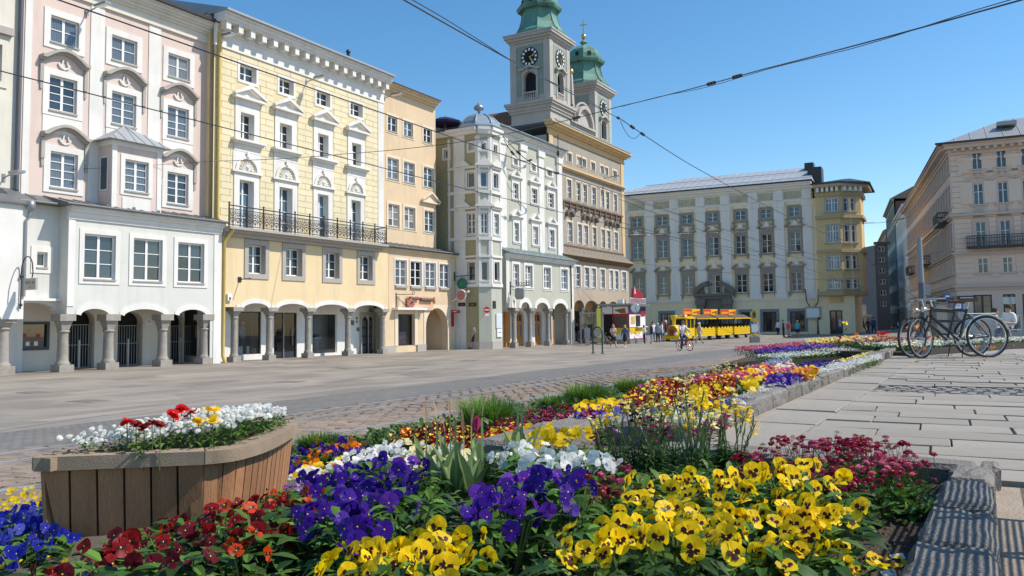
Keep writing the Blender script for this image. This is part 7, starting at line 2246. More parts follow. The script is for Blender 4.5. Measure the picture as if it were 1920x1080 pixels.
C('alyssum_carpet','broad band of small white flowers above the kerb corner',[(985,798),(1060,785),(1130,775),(1230,764),(1330,765),(1345,785),(1240,795),(1150,800),(1040,803)],.036,[('white',9),('cream',.4)],.042,.11,CLUS,seed=12,leafn=2.5)
C('pansy_carpet','bright yellow pansy row in front of the round grass tuft',[(1080,764),(1120,753),(1168,748),(1172,762),(1120,770),(1090,772)],.055,[('yellow',9)],.065,.15,PANSYN,seed=13)
C('pansy_carpet','dark wine red pansies in the middle of the long bed',[(1168,758),(1180,740),(1215,722),(1300,718),(1325,735),(1300,752),(1215,762)],.055,[('maroon',5),('red',5)],.065,.18,PANSY,seed=14)
C('pansy_carpet','rust and flame coloured pansies beside the wine red ones',[(1300,735),(1320,712),(1370,708),(1378,728),(1340,748),(1305,750)],.055,[('flame',5),('red',4),('maroon',2),('yellow',.4)],.062,.18,PANSY,seed=15)
C('pansy_carpet','yellow pansy clumps among the dark red middle rows',[(1290,752),(1300,730),(1325,728),(1325,750)],.055,[('yellow',9)],.065,.22,PANSYN,seed=16)
C('daisy_carpet','pink and orange daisies along the tram lane in the middle bed',[(1185,735),(1230,715),(1310,708),(1380,694),(1440,684),(1450,692),(1380,708),(1300,718),(1230,728)],.05,[('pink',5),('orange',2),('rose',2),('cream',2),('yellow',1)],.05,.18,BELL,seed=17)
C('pansy_carpet','light blue pansy row behind the wallflowers',[(1185,768),(1260,755),(1340,748),(1390,742),(1400,752),(1320,765),(1220,775)],.06,[('lightblue',6),('blue',2),('white',1)],.055,.14,PANSYN,seed=18)
C('alyssum_carpet','white flower band along the long kerb',[(1385,752),(1410,728),(1470,705),(1530,690),(1585,678),(1640,664),(1655,668),(1600,684),(1530,705),(1440,735)],.04,[('white',9),('cream',.5)],.045,.12,CLUS,seed=19,leafn=2.5)
C('pansy_carpet','deep purple pansy patch in the white band near the steel edge',[(1432,716),(1450,700),(1500,696),(1510,706),(1470,718)],.06,[('purple',9)],.062,.16,PANSYN,seed=20)
C('pansy_carpet','pink and yellow mixed flowers left of the purple patch',[(1385,712),(1420,692),(1480,682),(1500,694),(1440,702),(1400,718)],.055,[('pink',5),('yellow',3),('brightred',1),('white',1)],.055,.17,BELL,seed=21)
C('pansy_carpet','yellow pansy clump beside the long white band',[(1390,722),(1402,708),(1425,708),(1420,722)],.06,[('yellow',9)],.07,.18,PANSYN,seed=22)
C('pansy_carpet','golden pansies below the dark steel edge',[(1485,702),(1500,688),(1535,690),(1525,702)],.06,[('yellow',6),('orange',3)],.07,.18,PANSYN,seed=23)
C('pansy_carpet','purple pansies right under the dark steel edge',[(1472,690),(1500,684),(1560,676),(1580,676),(1560,686),(1490,696)],.06,[('purple',8),('blue',1)],.06,.09,PANSYN,seed=24)
C('viola_carpet','yellow and white violas at the right end under the steel edge',[(1550,686),(1590,670),(1635,660),(1640,664),(1600,680),(1560,692)],.06,[('yellow',5),('white',3)],.055,.09,SMALL,seed=25)
C('forget_me_not_carpet','pale blue forget-me-nots along the tram lane',[(1195,742),(1215,728),(1240,740),(1225,752)],.05,[('skyblue',6),('white',1)],.04,.16,CLUS,seed=26)
C('forget_me_not_carpet','pale grey blue flowers before the raised steel edged bed',[(1395,692),(1440,676),(1480,668),(1485,676),(1440,688)],.06,[('skyblue',6),('white',2),('palelilac',2)],.04,.16,CLUS,seed=27)
wz=lambda x,y:-.075+.02*(y-15)
C('alyssum_carpet','white flowers at the front of the raised steel edged bed',None,.06,[('white',9),('cream',2)],.055,.10,CLUS,leafn=4,wpoly=[(-3.15,14.95),(-2.0,17.4),(-1.75,18.6),(-2.6,18.9),(-3.7,15.3)],fz=wz,seed=30)
C('pansy_carpet','blue violet row behind the white front of the raised bed',None,.06,[('violet',5),('blue',4)],.06,.16,PANSYN,wpoly=[(-3.5,15.6),(-2.6,18.0),(-2.9,18.3),(-3.9,15.9)],fz=wz,leafn=3,seed=31)
C('daisy_carpet','pink daisies at the back left of the raised bed',None,.06,[('pink',8),('rose',2)],.06,.17,BELL,wpoly=[(-3.8,15.9),(-3.0,18.2),(-3.6,18.5),(-4.4,16.4)],fz=wz,seed=32)
C('pansy_carpet','yellow and cream flowers at the back of the raised bed',None,.07,[('yellow',4),('cream',4),('orange',1)],.07,.22,PANSYN,wpoly=[(-2.9,18.2),(-2.0,19.4),(-2.6,20.4),(-3.5,18.8)],fz=wz,seed=33)
C('pansy_carpet','rust red pansies at the far right of the raised bed',None,.07,[('flame',4),('maroon',4),('orange',1)],.07,.2,PANSY,wpoly=[(-2.0,18.7),(-1.4,19.6),(-2.0,20.6),(-2.6,19.6)],fz=wz,seed=34)
wz2=lambda x,y:.06
C('daisy_carpet','white and green flower carpet behind the bicycles',None,.085,[('white',9),('cream',2)],.045,.13,BELL,wpoly=[(-1.05,16.5),(1.0,21.6),(-.2,22.2),(-2.2,17.2)],fz=wz2,seed=35,leafn=7)
C('pansy_carpet','mixed red pink and lilac flowers at the back of the bed behind the bicycles',None,.10,[('rose',2),('pink',2),('palelilac',2),('maroon',3),('yellow',1)],.05,.16,PANSYN,leafn=6,wpoly=[(-2.0,17.4),(-.3,22.0),(-1.3,22.5),(-2.9,18.2)],fz=wz2,seed=36)
r=random.Random(21)
for k,(u,v,Z,c) in enumerate(((1583,598,19,'yellow'),(1606,622,19,'orange'),(1650,620,21,'brightred'),(1660,618,21,'brightred'),(1615,632,20,'brightred'),(1545,636,17.5,'yellow'),(1570,630,18,'magenta'),(1590,632,18,'yellow'),(1638,628,20,'brightred'))):
 q=np.array([0,0,CZ])+ray(u,v+6)*Z
 z0=max(ground_z(q[0],q[1]),0)+.02; Hq=max(.15,q[2]-z0)
 mb=MB(); mb.tube([(0,0,0),(.01,0,Hq)],.004,4)
 for q2 in range(4):mb.face([(0,0,Hq*.2*q2),(.06*math.cos(q2*2),.06*math.sin(q2*2),Hq*(.2*q2+.2)),(.05*math.cos(q2*2+.3),.05*math.sin(q2*2+.3),Hq*(.2*q2+.1))])
 o=mb.build('tall_flower',[M['leaf']],None,'tall %s blossom standing above the raised bed before the far houses'%{'brightred':'bright red','magenta':'dark wine'}.get(c,c),'flower','tall blossoms above the raised bed',loc=(q[0],q[1],z0))
 for j in range(3):mobj('blossom',r.choice(flower_meshes('plain',c)),o,loc=(r.uniform(-.05,.05),r.uniform(-.05,.05),Hq+r.uniform(-.04,.03)),rot=(r.uniform(.4,1.2),0,r.uniform(-1,1)),scale=(.09,)*3)
def ground_leaves(label,wpoly,sp,L,seed,fz=None,h=.05,dens=1.0):
 r=np.random.default_rng(seed); P=np.array(fill(wpoly,sp,random.Random(seed),.5)); m=len(P)
 if fz is None:fz=bed_z
 keep=r.random(m)<dens*(.55+.45*np.sin(P[:,0]*5+1)*np.cos(P[:,1]*4)); P=P[keep]; m=len(P)
 z=np.array([fz(a,b) for a,b in P])
 LP=np.column_stack([P,z+h*r.random(m)])
 lt=[]
 for s in range(4):
  tb=TB(); leaf_t(tb,(0,0,0),(1,0,.35),1,.17+.05*(s%2),.4,s%3 if s<3 else 0,3); lt.append(tb.arr())
 a=r.uniform(0,2*PI,m); t_=r.uniform(-.9,.3,m); ca,sa,ct,st=np.cos(a),np.sin(a),np.cos(t_),np.sin(t_)
 R_=np.stack([np.stack([ca*ct,sa*ct,-st],1),np.stack([-sa,ca,0*a],1),np.stack([ca*st,sa*st,ct],1)],2)
 V,Tr,Mi=scatter(lt,LP,L*r.uniform(.6,1.4,m),R_,r.integers(0,4,m))
 return mobj('ground_leaves',tri_mesh('ground_leaves',V,Tr,Mi,[M['leaf'],M['leaf_dark'],M['leaf_pale']]),None,label,'leaves',None,'stuff')
ground_leaves('low green leaves between the pansies of the front bed',[(-1.95,.9),(-.85,.9),(-.70,2.2),(-.62,3.2),(-.95,3.85),(-1.95,3.85)],.030,.06,1,h=.07)
ground_leaves('low green leaves around the red pansies and below the planter',[(-5.0,.8),(-1.95,.8),(-2.0,4.3),(-4.9,6.0)],.034,.06,2,h=.08)
ground_leaves('low green leaves of the long middle bed',[(-5.0,4.5),(-1.68,4.7),(-1.68,17.0),(-3.0,14.8),(-4.9,16.5)],.05,.07,3,h=.08)
r=random.Random(77)
mb=MB()
for k in range(900):
 x,y=r.uniform(-.75,-.2),r.uniform(.9,3.85)
 z=soil_z(x,y); s=r.uniform(.004,.014); a=r.uniform(0,6)
 mb.T=Matrix.Translation((x,y,z+s*.3))@Matrix.Rotation(a,4,'Z')
 mb.faces([(-s,-s*.7,-s*.5),(s,-s*.8,-s*.5),(s*.9,s*.7,-s*.4),(-s*.8,s,-s*.5),(r.uniform(-.3,.3)*s,0,s*.8)],[(0,1,4),(1,2,4),(2,3,4),(3,0,4)])
mb.T=None
mb.build('soil_crumbs',[mat('soil_crumb',(.08,.052,.035),.95,.4,20,90)],None,'crumbs of dark soil beside the near kerb','soil',kind='stuff')
for (u,v,lab,s) in ((1680,1011,'small white paper scrap on the bare soil',.020),(1665,1070,'torn pale scrap at the bottom of the bare soil',.018)):
 d=ray(u,v); q=np.array([0,0,CZ])+d*((.055-CZ)/d[2])
 mb=MB(); mb.face([(-s,-s*.6,0),(s,-s*.7,.004),(s*.95,s*.6,.012),(-s*.9,s*.5,.002)])
 mb.build('paper_scrap',[M['white_paint']],None,lab,'scrap',loc=(q[0],q[1],soil_z(q[0],q[1])+.006),rot=(.1,.1,.4))
r=random.Random(31)
mb=MB()
for k in range(14):
 u,v=r.uniform(1640,1700),r.uniform(1020,1060); d=ray(u,v); q=np.array([0,0,CZ])+d*((.04-CZ)/d[2])
 a=r.uniform(0,6); s=r.uniform(.01,.02); z=soil_z(q[0],q[1])+.008
 mb.face([(q[0]+s*math.cos(a+t),q[1]+s*.6*math.sin(a+t),z+r.uniform(0,.008)) for t in (0,1.3,2.6,4,5)])
mb.build('fallen_petals',[M['pt_yellow']],None,'withered yellow petals fallen on the bare soil','petals',kind='stuff')
q=at_depth(1522,653,16.5)
t=thing('bed_sign','small tilted white sign plate on a stake in the raised bed','sign',(q[0],q[1],ground_z(q[0],q[1])))
MB().bar((0,0,0),(0,0,q[2]-ground_z(q[0],q[1])),.01).build('stake',[M['grey_metal']],t)
mb=MB(); mb.T=Matrix.Translation((0,0,q[2]-ground_z(q[0],q[1])))@Matrix.Rotation(.7,4,'Y')@Matrix.Rotation(-.5,4,'X'); mb.box(-.16,.16,-.06,.06,0,.012); mb.build('plate',[M['white_paint']],t)
# wooden planter
M['wood_side']=mat('brown_larch',(.37,.18,.082),.7,.30,1.0,22,bump=.25,dirt=(.17,.08,.038),dirt_amt=.5,rnd=.16,stretch=(9,9,.9))
M['wood_rim']=mat('weathered_larch',(.32,.235,.16),.75,.25,1.2,26,bump=.25,dirt=(.19,.15,.115),dirt_amt=.55,rnd=.06,stretch=(2.5,9,9))
pt=thing('wooden_planter','large boat shaped wooden planter with weathered rim, full of white daisies','planter',(-3.0,2.5,0))
def zz_at(u,v,z):
 d=ray(u,v); q=np.array([0,0,CZ])+d*((z-CZ)/d[2]); return Vector((q[0],q[1],0))
ZT=.185
c0=zz_at(66,857,ZT); c1_=zz_at(384,845,ZT)
arc=[zz_at(u,v,ZT) for u,v in ((384,845),(439,839),(494,824),(533,806),(553,792))]
def catmull(P,n):
 out=[]
 Q=[P[0]*2-P[1]]+P+[P[-1]*2-P[-2]]
 for i in range(1,len(Q)-2):
  for k in range(n):
   t=k/n; out.append(.5*((2*Q[i])+(Q[i+1]-Q[i-1])*t+(2*Q[i-1]-5*Q[i]+4*Q[i+1]-Q[i+2])*t*t+(3*Q[i]-Q[i-1]-3*Q[i+1]+Q[i+2])*t**3))
 return out+[P[-1]]
arcp=catmull(arc,4)
tip=arcp[-1]; back=[tip+Vector((-.10,.06,0)),tip+Vector((-.35,-.02,0)),c0+Vector((-.05,.75,0)),c0+Vector((-.05,.35,0))]
outline=[c0]+[c1_]+arcp[1:]+back
cen=sum(outline,Vector())/len(outline)
BASE=min(bed_low(p.x,p.y) for p in outline)-.02
off=Vector((-3.0,2.5,0))
def bot(p):return p+(cen-p).normalized()*.045
BLEFT=None
def plank(a,b,za,zb_,name='plank',first=False,last=False):
 """a, b: upper edge points (left, right); the foot is drawn in towards the middle"""
 d=(b-a).normalized(); n=Vector((d.y,-d.x,0))
 if n.dot(a-cen)<0:n=-n
 g=min(.0045,(b-a).length*.06)
 A,B=a+d*g,b-d*g; A2,B2=A-n*.05,B-n*.05
 if first:A2=A2+d*.085
 if last:B2=B2-d*.012
 th=.022
 pts=[]
 for P_,z in ((A2,zb_),(B2,zb_),(B,za),(A,za)):
  pts.append((P_.x-off.x,P_.y-off.y,z))
 for P_,z in ((A2,zb_),(B2,zb_),(B,za),(A,za)):
  q=P_-n*th; pts.append((q.x-off.x,q.y-off.y,z))
 mb=MB(); mb.faces(pts,[(0,1,2,3),(7,6,5,4),(0,4,5,1),(1,5,6,2),(2,6,7,3),(3,7,4,0)])
 return mb.build(name,[M['wood_side']],pt)
ZP=ZT-.055
edge=(c1_-c0); nfr=6
inn=edge.normalized()
f0_,f1_=c0+inn*.025,c1_-inn*.004
for i in range(nfr):
 s0,s1=i/nfr,(i+1)/nfr
 plank(f0_.lerp(f1_,s0)+Vector((0,0,0)),f0_.lerp(f1_,s1),ZP,BASE,first=i==0,last=i==nfr-1)
dense=catmull([c1_]+arcp[1:],6)
tot=[0]
for a,b in zip(dense[:-1],dense[1:]):tot.append(tot[-1]+(b-a).length)
def along_arc(s):
 for i in range(len(tot)-1):
  if tot[i+1]>=s:return dense[i].lerp(dense[i+1],(s-tot[i])/max(1e-6,tot[i+1]-tot[i]))
 return dense[-1]
n_=14
for i in range(n_):
 a,b=along_arc(tot[-1]*i/n_),along_arc(tot[-1]*(i+1)/n_)
 a=a+(cen-a).normalized()*.02; b=b+(cen-b).normalized()*.02
 plank(a,b,ZP,BASE)
for a,b in zip(back[:-1],back[1:]):plank(b,a,ZP,BASE,'back_plank')
plank(c0+Vector((-.02,.03,0)),back[-1],ZP,BASE,'back_plank')
mb=MB(); sp_=[(cen.x-off.x,cen.y-off.y,ZT-.02)]+[((p+(cen-p).normalized()*.05-off).x,(p+(cen-p).normalized()*.05-off).y,ZT-.03) for p in outline]
mb.faces(sp_,[(0,i,i%(len(sp_)-1)+1) for i in range(1,len(sp_))])
mb.build('soil_fill',[M['soil']],pt)
def rim_seg(pts,w,z0,z1,name='rim_board',n0=None,n1=None):
 mb=MB(); O,I=[],[]
 for i,p in enumerate(pts):
  d=(pts[min(i+1,len(pts)-1)]-pts[max(i-1,0)]).normalized(); n=Vector((d.y,-d.x,0))
  if n.dot(p-cen)<0:n=-n
  if i==0 and n0 is not None:n=n0
  if i==len(pts)-1 and n1 is not None:n=n1
  O.append(p+n*.018); I.append(p-n*w)
 V=[]
 for P_ in (O,I):
  for z in (z0,z1):V+=[(p.x-off.x,p.y-off.y,z) for p in P_]
 n=len(pts); F_=[]
 for i in range(n-1):
  F_+=[(i,i+1,n+i+1,n+i),(2*n+i,3*n+i,3*n+i+1,2*n+i+1),(n+i,n+i+1,3*n+i+1,3*n+i),(i,2*n+i,2*n+i+1,i+1)]
 F_+=[(0,n,3*n,2*n),(n-1,3*n-1,4*n-1,2*n-1)]
 mb.faces(V,F_)
 o=mb.build(name,[M['wood_rim']],pt)
 return o
def out_n(d,p):
 n=Vector((d.y,-d.x,0)).normalized()
 return n if n.dot(p-cen)>0 else -n
na,nb_=out_n(inn,c1_),out_n(dense[1]-dense[0],c1_)
mit=(na+nb_).normalized(); mit=mit/max(.4,mit.dot(na))
rim_seg([c0,c0.lerp(c1_,.5),c1_-inn*.0015],.09,ZP,ZT,n1=mit)
rim_seg([c1_+(dense[1]-dense[0]).normalized()*.0015]+dense[1:],.09,ZP+.001,ZT-.001,n0=mit)
corner=MB(); q=c1_-mit*.03
corner.hprism([((q+a).x-off.x,(q+a).y-off.y) for a in (na*.012-inn*.05,mit*.016,nb_*.012+(dense[1]-dense[0]).normalized()*.05,-mit*.04)],BASE,ZP); corner.build('corner_post',[M['wood_side']],pt)
rim_seg([tip,back[0],back[1]],.085,ZP,ZT-.001); rim_seg([back[1],back[2]],.085,ZP,ZT); rim_seg([back[2],back[3],c0],.085,ZP+.002,ZT-.002)
pin=[(p+(cen-p).normalized()*.075) for p in outline]
pin=[(p.x,p.y) for p in pin]
pz=lambda x,y:ZT-.05+.04*max(0,1-3.2*((x-cen.x)**2+(y-cen.y)**2))
C('daisy_carpet','small white double daisies filling the wooden planter',None,.026,[('white',12),('cream',.3)],.031,.12,BELL,up=.3,wpoly=pin,fz=pz,seed=40,leafn=3)
r=random.Random(12)
for u,v,Z,c,s in ((325,778,3.55,'brightred',.06),(340,768,3.7,'brightred',.065),(357,774,3.6,'brightred',.06),(238,792,3.4,'brightred',.05),(255,797,3.4,'red',.05),(285,796,3.4,'red',.045),(300,798,3.35,'red',.045),(372,790,3.5,'yellow',.05),(398,788,3.5,'yellow',.055),(402,770,3.8,'yellow',.055),(388,772,3.8,'yellow',.04),(270,800,3.35,'red',.05)):
 q=np.array([0,0,CZ])+ray(u,v)*Z; z0=ZT-.07
 mb=MB(); mb.tube([(0,0,0),(.004,0,(q[2]-z0)*.6),(0,0,q[2]-z0)],.0025,4)
 for k in range(6):
  a=r.uniform(0,6); zq=r.uniform(.1,.6)*(q[2]-z0); mb.face([(0,0,zq),(.04*math.cos(a)-.008*math.sin(a),.04*math.sin(a)+.008*math.cos(a),zq+.02),(.06*math.cos(a),.06*math.sin(a),zq+.01),(.04*math.cos(a)+.008*math.sin(a),.04*math.sin(a)-.008*math.cos(a),zq+.02)])
 nm={'brightred':'bright red','red':'deep red','yellow':'yellow'}[c]
 o=mb.build('ranunculus',[M['stem']],None,nm+' double flower rising from the white daisies in the planter','flower',nm+' flowers in the planter',loc=(q[0],q[1],z0))
 for k in range(3):
  mobj('blossom',r.choice(flower_meshes('plain',c)),o,loc=(0,0,q[2]-z0+.006*k),rot=(r.uniform(-.7,.7)+.3,r.uniform(-.6,.6),r.uniform(0,6)),scale=(s*(1-.12*k),)*3)
# == BICYCLES
M['bike_black']=mat('black_lacquer',(.015,.015,.018),.25,.05,spec=.6)
M['bike_grey']=mat('dark_grey_lacquer',(.05,.055,.07),.3,.05,spec=.6)
M['bike_red']=mat('red_lacquer',(.45,.02,.03),.3,.05)
M['rubber']=mat('tyre_rubber',(.035,.033,.03),.75,.1)
M['chrome']=mat('polished_metal',(.62,.62,.62),.18,.03,metal=.95)
M['reflector']=mat('orange_reflector',(.85,.25,.01),.25,.02)
M['saddle']=mat('saddle_leather',(.13,.06,.03),.5,.15)
def tor(mb,r,t,n=36,k=6):
 mb.tube([(r*math.cos(2*PI*i/n),0,r*math.sin(2*PI*i/n)) for i in range(n)],t,k,closed=True)
def wheel(parent,x,r,steer=0.0,name='wheel',refl=True,spokes=28):
 w=MB(); tor(w,r-.020,.021); w=w.build(name,[M['rubber']],parent,loc=(x,0,r),rot=(0,0,steer))
 a=MB(); tor(a,r-.045,.012,36,5); a.build('rim',[M['chrome']],w)
 s=MB()
 for i in range(spokes):
  q=2*PI*i/spokes; q2=q+(.35 if i%2 else -.35); o=.025 if i%4<2 else -.025
  s.bar((.02*math.cos(q2),o,.02*math.sin(q2)),((r-.05)*math.cos(q),0,(r-.05)*math.sin(q)),.0013,3)
 s.bar((0,-.05,0),(0,.05,0),.018,8); s.build('spokes',[M['chrome']],w)
 if refl:
  for q in (1.1,4.3):
   c=MB(); c.T=Matrix.Rotation(-q,4,'Y'); c.box((r-.05)*.60,(r-.05)*.60+.035,-.018,.018,-.04,.04); c.build('reflector',[M['reflector']],w)
 return w
BT=1.3
def bicycle(label,loc,rotz,lac,steer=0.0,group=None,rear_fender=True,rack=False,light=True,sc_=1.0,lean=0.0,handle='flat'):
 t=thing('bicycle',label,'bicycle',loc,rotz,group)
 t.rotation_euler=(lean,0,rotz); t.scale=(sc_,)*3
 R_=.345
 rear,front=Vector((0,0,R_)),Vector((1.08,0,R_)); bb=Vector((.46,0,.30)); st=Vector((.30,0,.80)); ht=Vector((.86,0,.84)); hb_=Vector((.90,0,.70))
 wheel(t,0,R_); wheel(t,1.08,R_,steer)
 f=MB()
 for a,b,q in ((st,bb,.017),(hb_,bb,.022),(ht-Vector((.01,0,.03)),st-Vector((0,0,.03)),.016),(ht,hb_,.02),((hb_+bb)/2+Vector((.12,0,.12)),st-Vector((-.06,0,.2)),.01)):f.bar(a,b,q*BT,8)
 for s in (-1,1):
  f.bar(st-Vector((0,-.02*s,.08)),rear+Vector((0,.06*s,0)),.009,6); f.bar(bb+Vector((0,.03*s,0)),rear+Vector((0,.06*s,0)),.011,6)
 f.build('frame',[lac],t)
 fk=MB()
 c,s_=math.cos(steer),math.sin(steer)
 for s in (-1,1):
  off_=Vector((-s_*.055*s,c*.055*s,0))
  fk.tube([hb_+off_*.7,hb_.lerp(front,.5)+off_+Vector((.0,0,0)),front+off_],.016,6)
 fk.build('fork',[lac],t)
 h=MB(); stem=ht+Vector((.03,0,.13))
 h.bar(ht,stem,.016,6); side=Vector((-s_,c,0)); fwd=Vector((c,s_,0))
 h.tube([stem+fwd*.06,stem+fwd*.08+side*.12,stem-fwd*.02+side*.26,stem-fwd*.10+side*.31],.016,6); h.tube([stem+fwd*.06,stem+fwd*.08-side*.12,stem-fwd*.02-side*.26,stem-fwd*.10-side*.31],.016,6)
 h=h.build('handlebar',[M['chrome']],t)
 for s in (-1,1):
  g=MB(); g.bar(stem-fwd*.02+side*.26*s,stem-fwd*.13+side*.33*s,.022,8); g.bar(stem+fwd*.03+side*.22*s+Vector((0,0,-.03)),stem-fwd*.03+side*.30*s+Vector((0,0,-.05)),.006,4)
  g.build('grip',[M['bike_black']],h)
 s=MB(); s.bar(st,st+Vector((-.045,0,.14)),.013,6); s.build('seat_post',[M['chrome']],t)
 sp=st+Vector((-.05,0,.16)); s=MB()
 s.faces([sp+Vector(p) for p in ((.17,-.02,0),(.17,.02,0),(.02,.045,.005),(-.08,.085,.012),(-.12,.07,.02),(-.12,-.07,.02),(-.08,-.085,.012),(.02,-.045,.005))]+[sp+Vector(p) for p in ((.16,-.015,-.04),(.16,.015,-.04),(-.1,.05,-.045),(-.1,-.05,-.045))],[(0,1,2,3,4,5,6,7),(0,8,9,1),(1,9,10,4,3,2),(7,6,5,11,8,0),(5,4,10,11),(8,11,10,9)]); s.build('saddle',[M['saddle']],t)
 k=MB(); k.T=Matrix.Translation((bb.x,-.05,bb.z)); tor(k,.085,.006,20,4); tor(k,.03,.012,10,4)
 for q in range(5):k.bar((0,0,0),(.085*math.cos(q*1.257),0,.085*math.sin(q*1.257)),.006,4)
 k.T=Matrix.Translation((bb.x,0,bb.z)); k.bar((0,-.06,0),(-.13,-.07,-.10),.01,5); k.bar((0,.06,0),(.13,.07,.10),.01,5)
 k.T=None; k.bar(bb+Vector((0,-.05,.085)),rear+Vector((0,-.05,.04)),.004,3); k.bar(bb+Vector((0,-.05,-.085)),rear+Vector((0,-.05,-.06)),.004,3)
 k.build('crankset',[M['chrome']],t)
 pd=MB(); pd.box(bb.x-.18,bb.x-.09,-.16,-.07,bb.z-.115,bb.z-.09); pd.box(bb.x+.09,bb.x+.18,.07,.16,bb.z+.09,bb.z+.115); pd.build('pedals',[M['bike_black']],t)
 c_=MB(); c_.T=Matrix.Translation((0,-.045,R_));
 for q,rr in ((0,.055),(.01,.045),(.02,.035)):c_.T=Matrix.Translation((0,-.05+q,R_)); tor(c_,rr,.006,16,4)
 c_.T=None; c_.bar((0.02,-.06,R_-.05),(.03,-.06,R_-.16),.012,5); c_.build('gears',[M['grey_metal']],t)
 if rear_fender:
  fe=MB()
  P_=[((R_+.02)*math.cos(q),(R_+.02)*math.sin(q)+R_) for q in [PI*(-.06+1.02*i/16) for i in range(17)]]
  fe.band([(p[0],p[1]) for p in P_],-.004,.004,-.026,.026)
  for s2 in (-1,1):fe.bar((0,.03*s2,R_),(.3,.03*s2,R_+.2),.004,3)
  fe.build('mudguard',[M['chrome']],t)
 if rack:
  q=MB()
  for s2 in (-.06,0,.06):q.bar((-.32,s2,.74),(.22,s2,.74),.006,4)
  q.bar((-.28,.06,.74),(-.02,.07,R_),.006,4); q.bar((-.28,-.06,.74),(-.02,-.07,R_),.006,4); q.build('luggage_rack',[M['chrome']],t)
 if light:
  l=MB(); l.T=Matrix.Translation(Vector((.98,0,.80)))@Matrix.Rotation(PI/2,4,'Y'); l.lathe([(.015,-.06),(.04,-.01),(.05,.03),(.045,.045)],0,0,10); l.build('headlamp',[M['chrome']],t)
 ks=MB(); ks.bar((.36,-.05,.26),(.34,-.17,.0),.009,5); ks.build('kickstand',[M['bike_black']],t)
 return t
def onz(u,v,z=0.0):
 d=ray(u,v); q=np.array([0,0,CZ])+d*((z-CZ)/d[2]); return Vector((q[0],q[1],z))
pr,pf=onz(1858,671.0),onz(1724,672.6)
dirb=(pf-pr).normalized(); mid=(pf+pr)/2
sb_=1.02
ang=math.atan2(dirb.y,dirb.x)
org=mid-dirb*.54*sb_
bicycle('black trekking bicycle with chrome mudguard, nearer of the two parked on the pale paving',(org.x,org.y,0),ang,M['bike_black'],.55,'bicycles parked together',sc_=sb_,lean=.03)
n2=Vector((-dirb.y,dirb.x,0)); n2=n2 if n2.y>0 else -n2
o2=org+n2*.40+dirb*.04
bicycle('dark grey bicycle half hidden behind the nearer black one',(o2.x,o2.y,0),ang+.10,M['bike_grey'],.35,'bicycles parked together',rear_fender=False,sc_=1.0,lean=-.03)
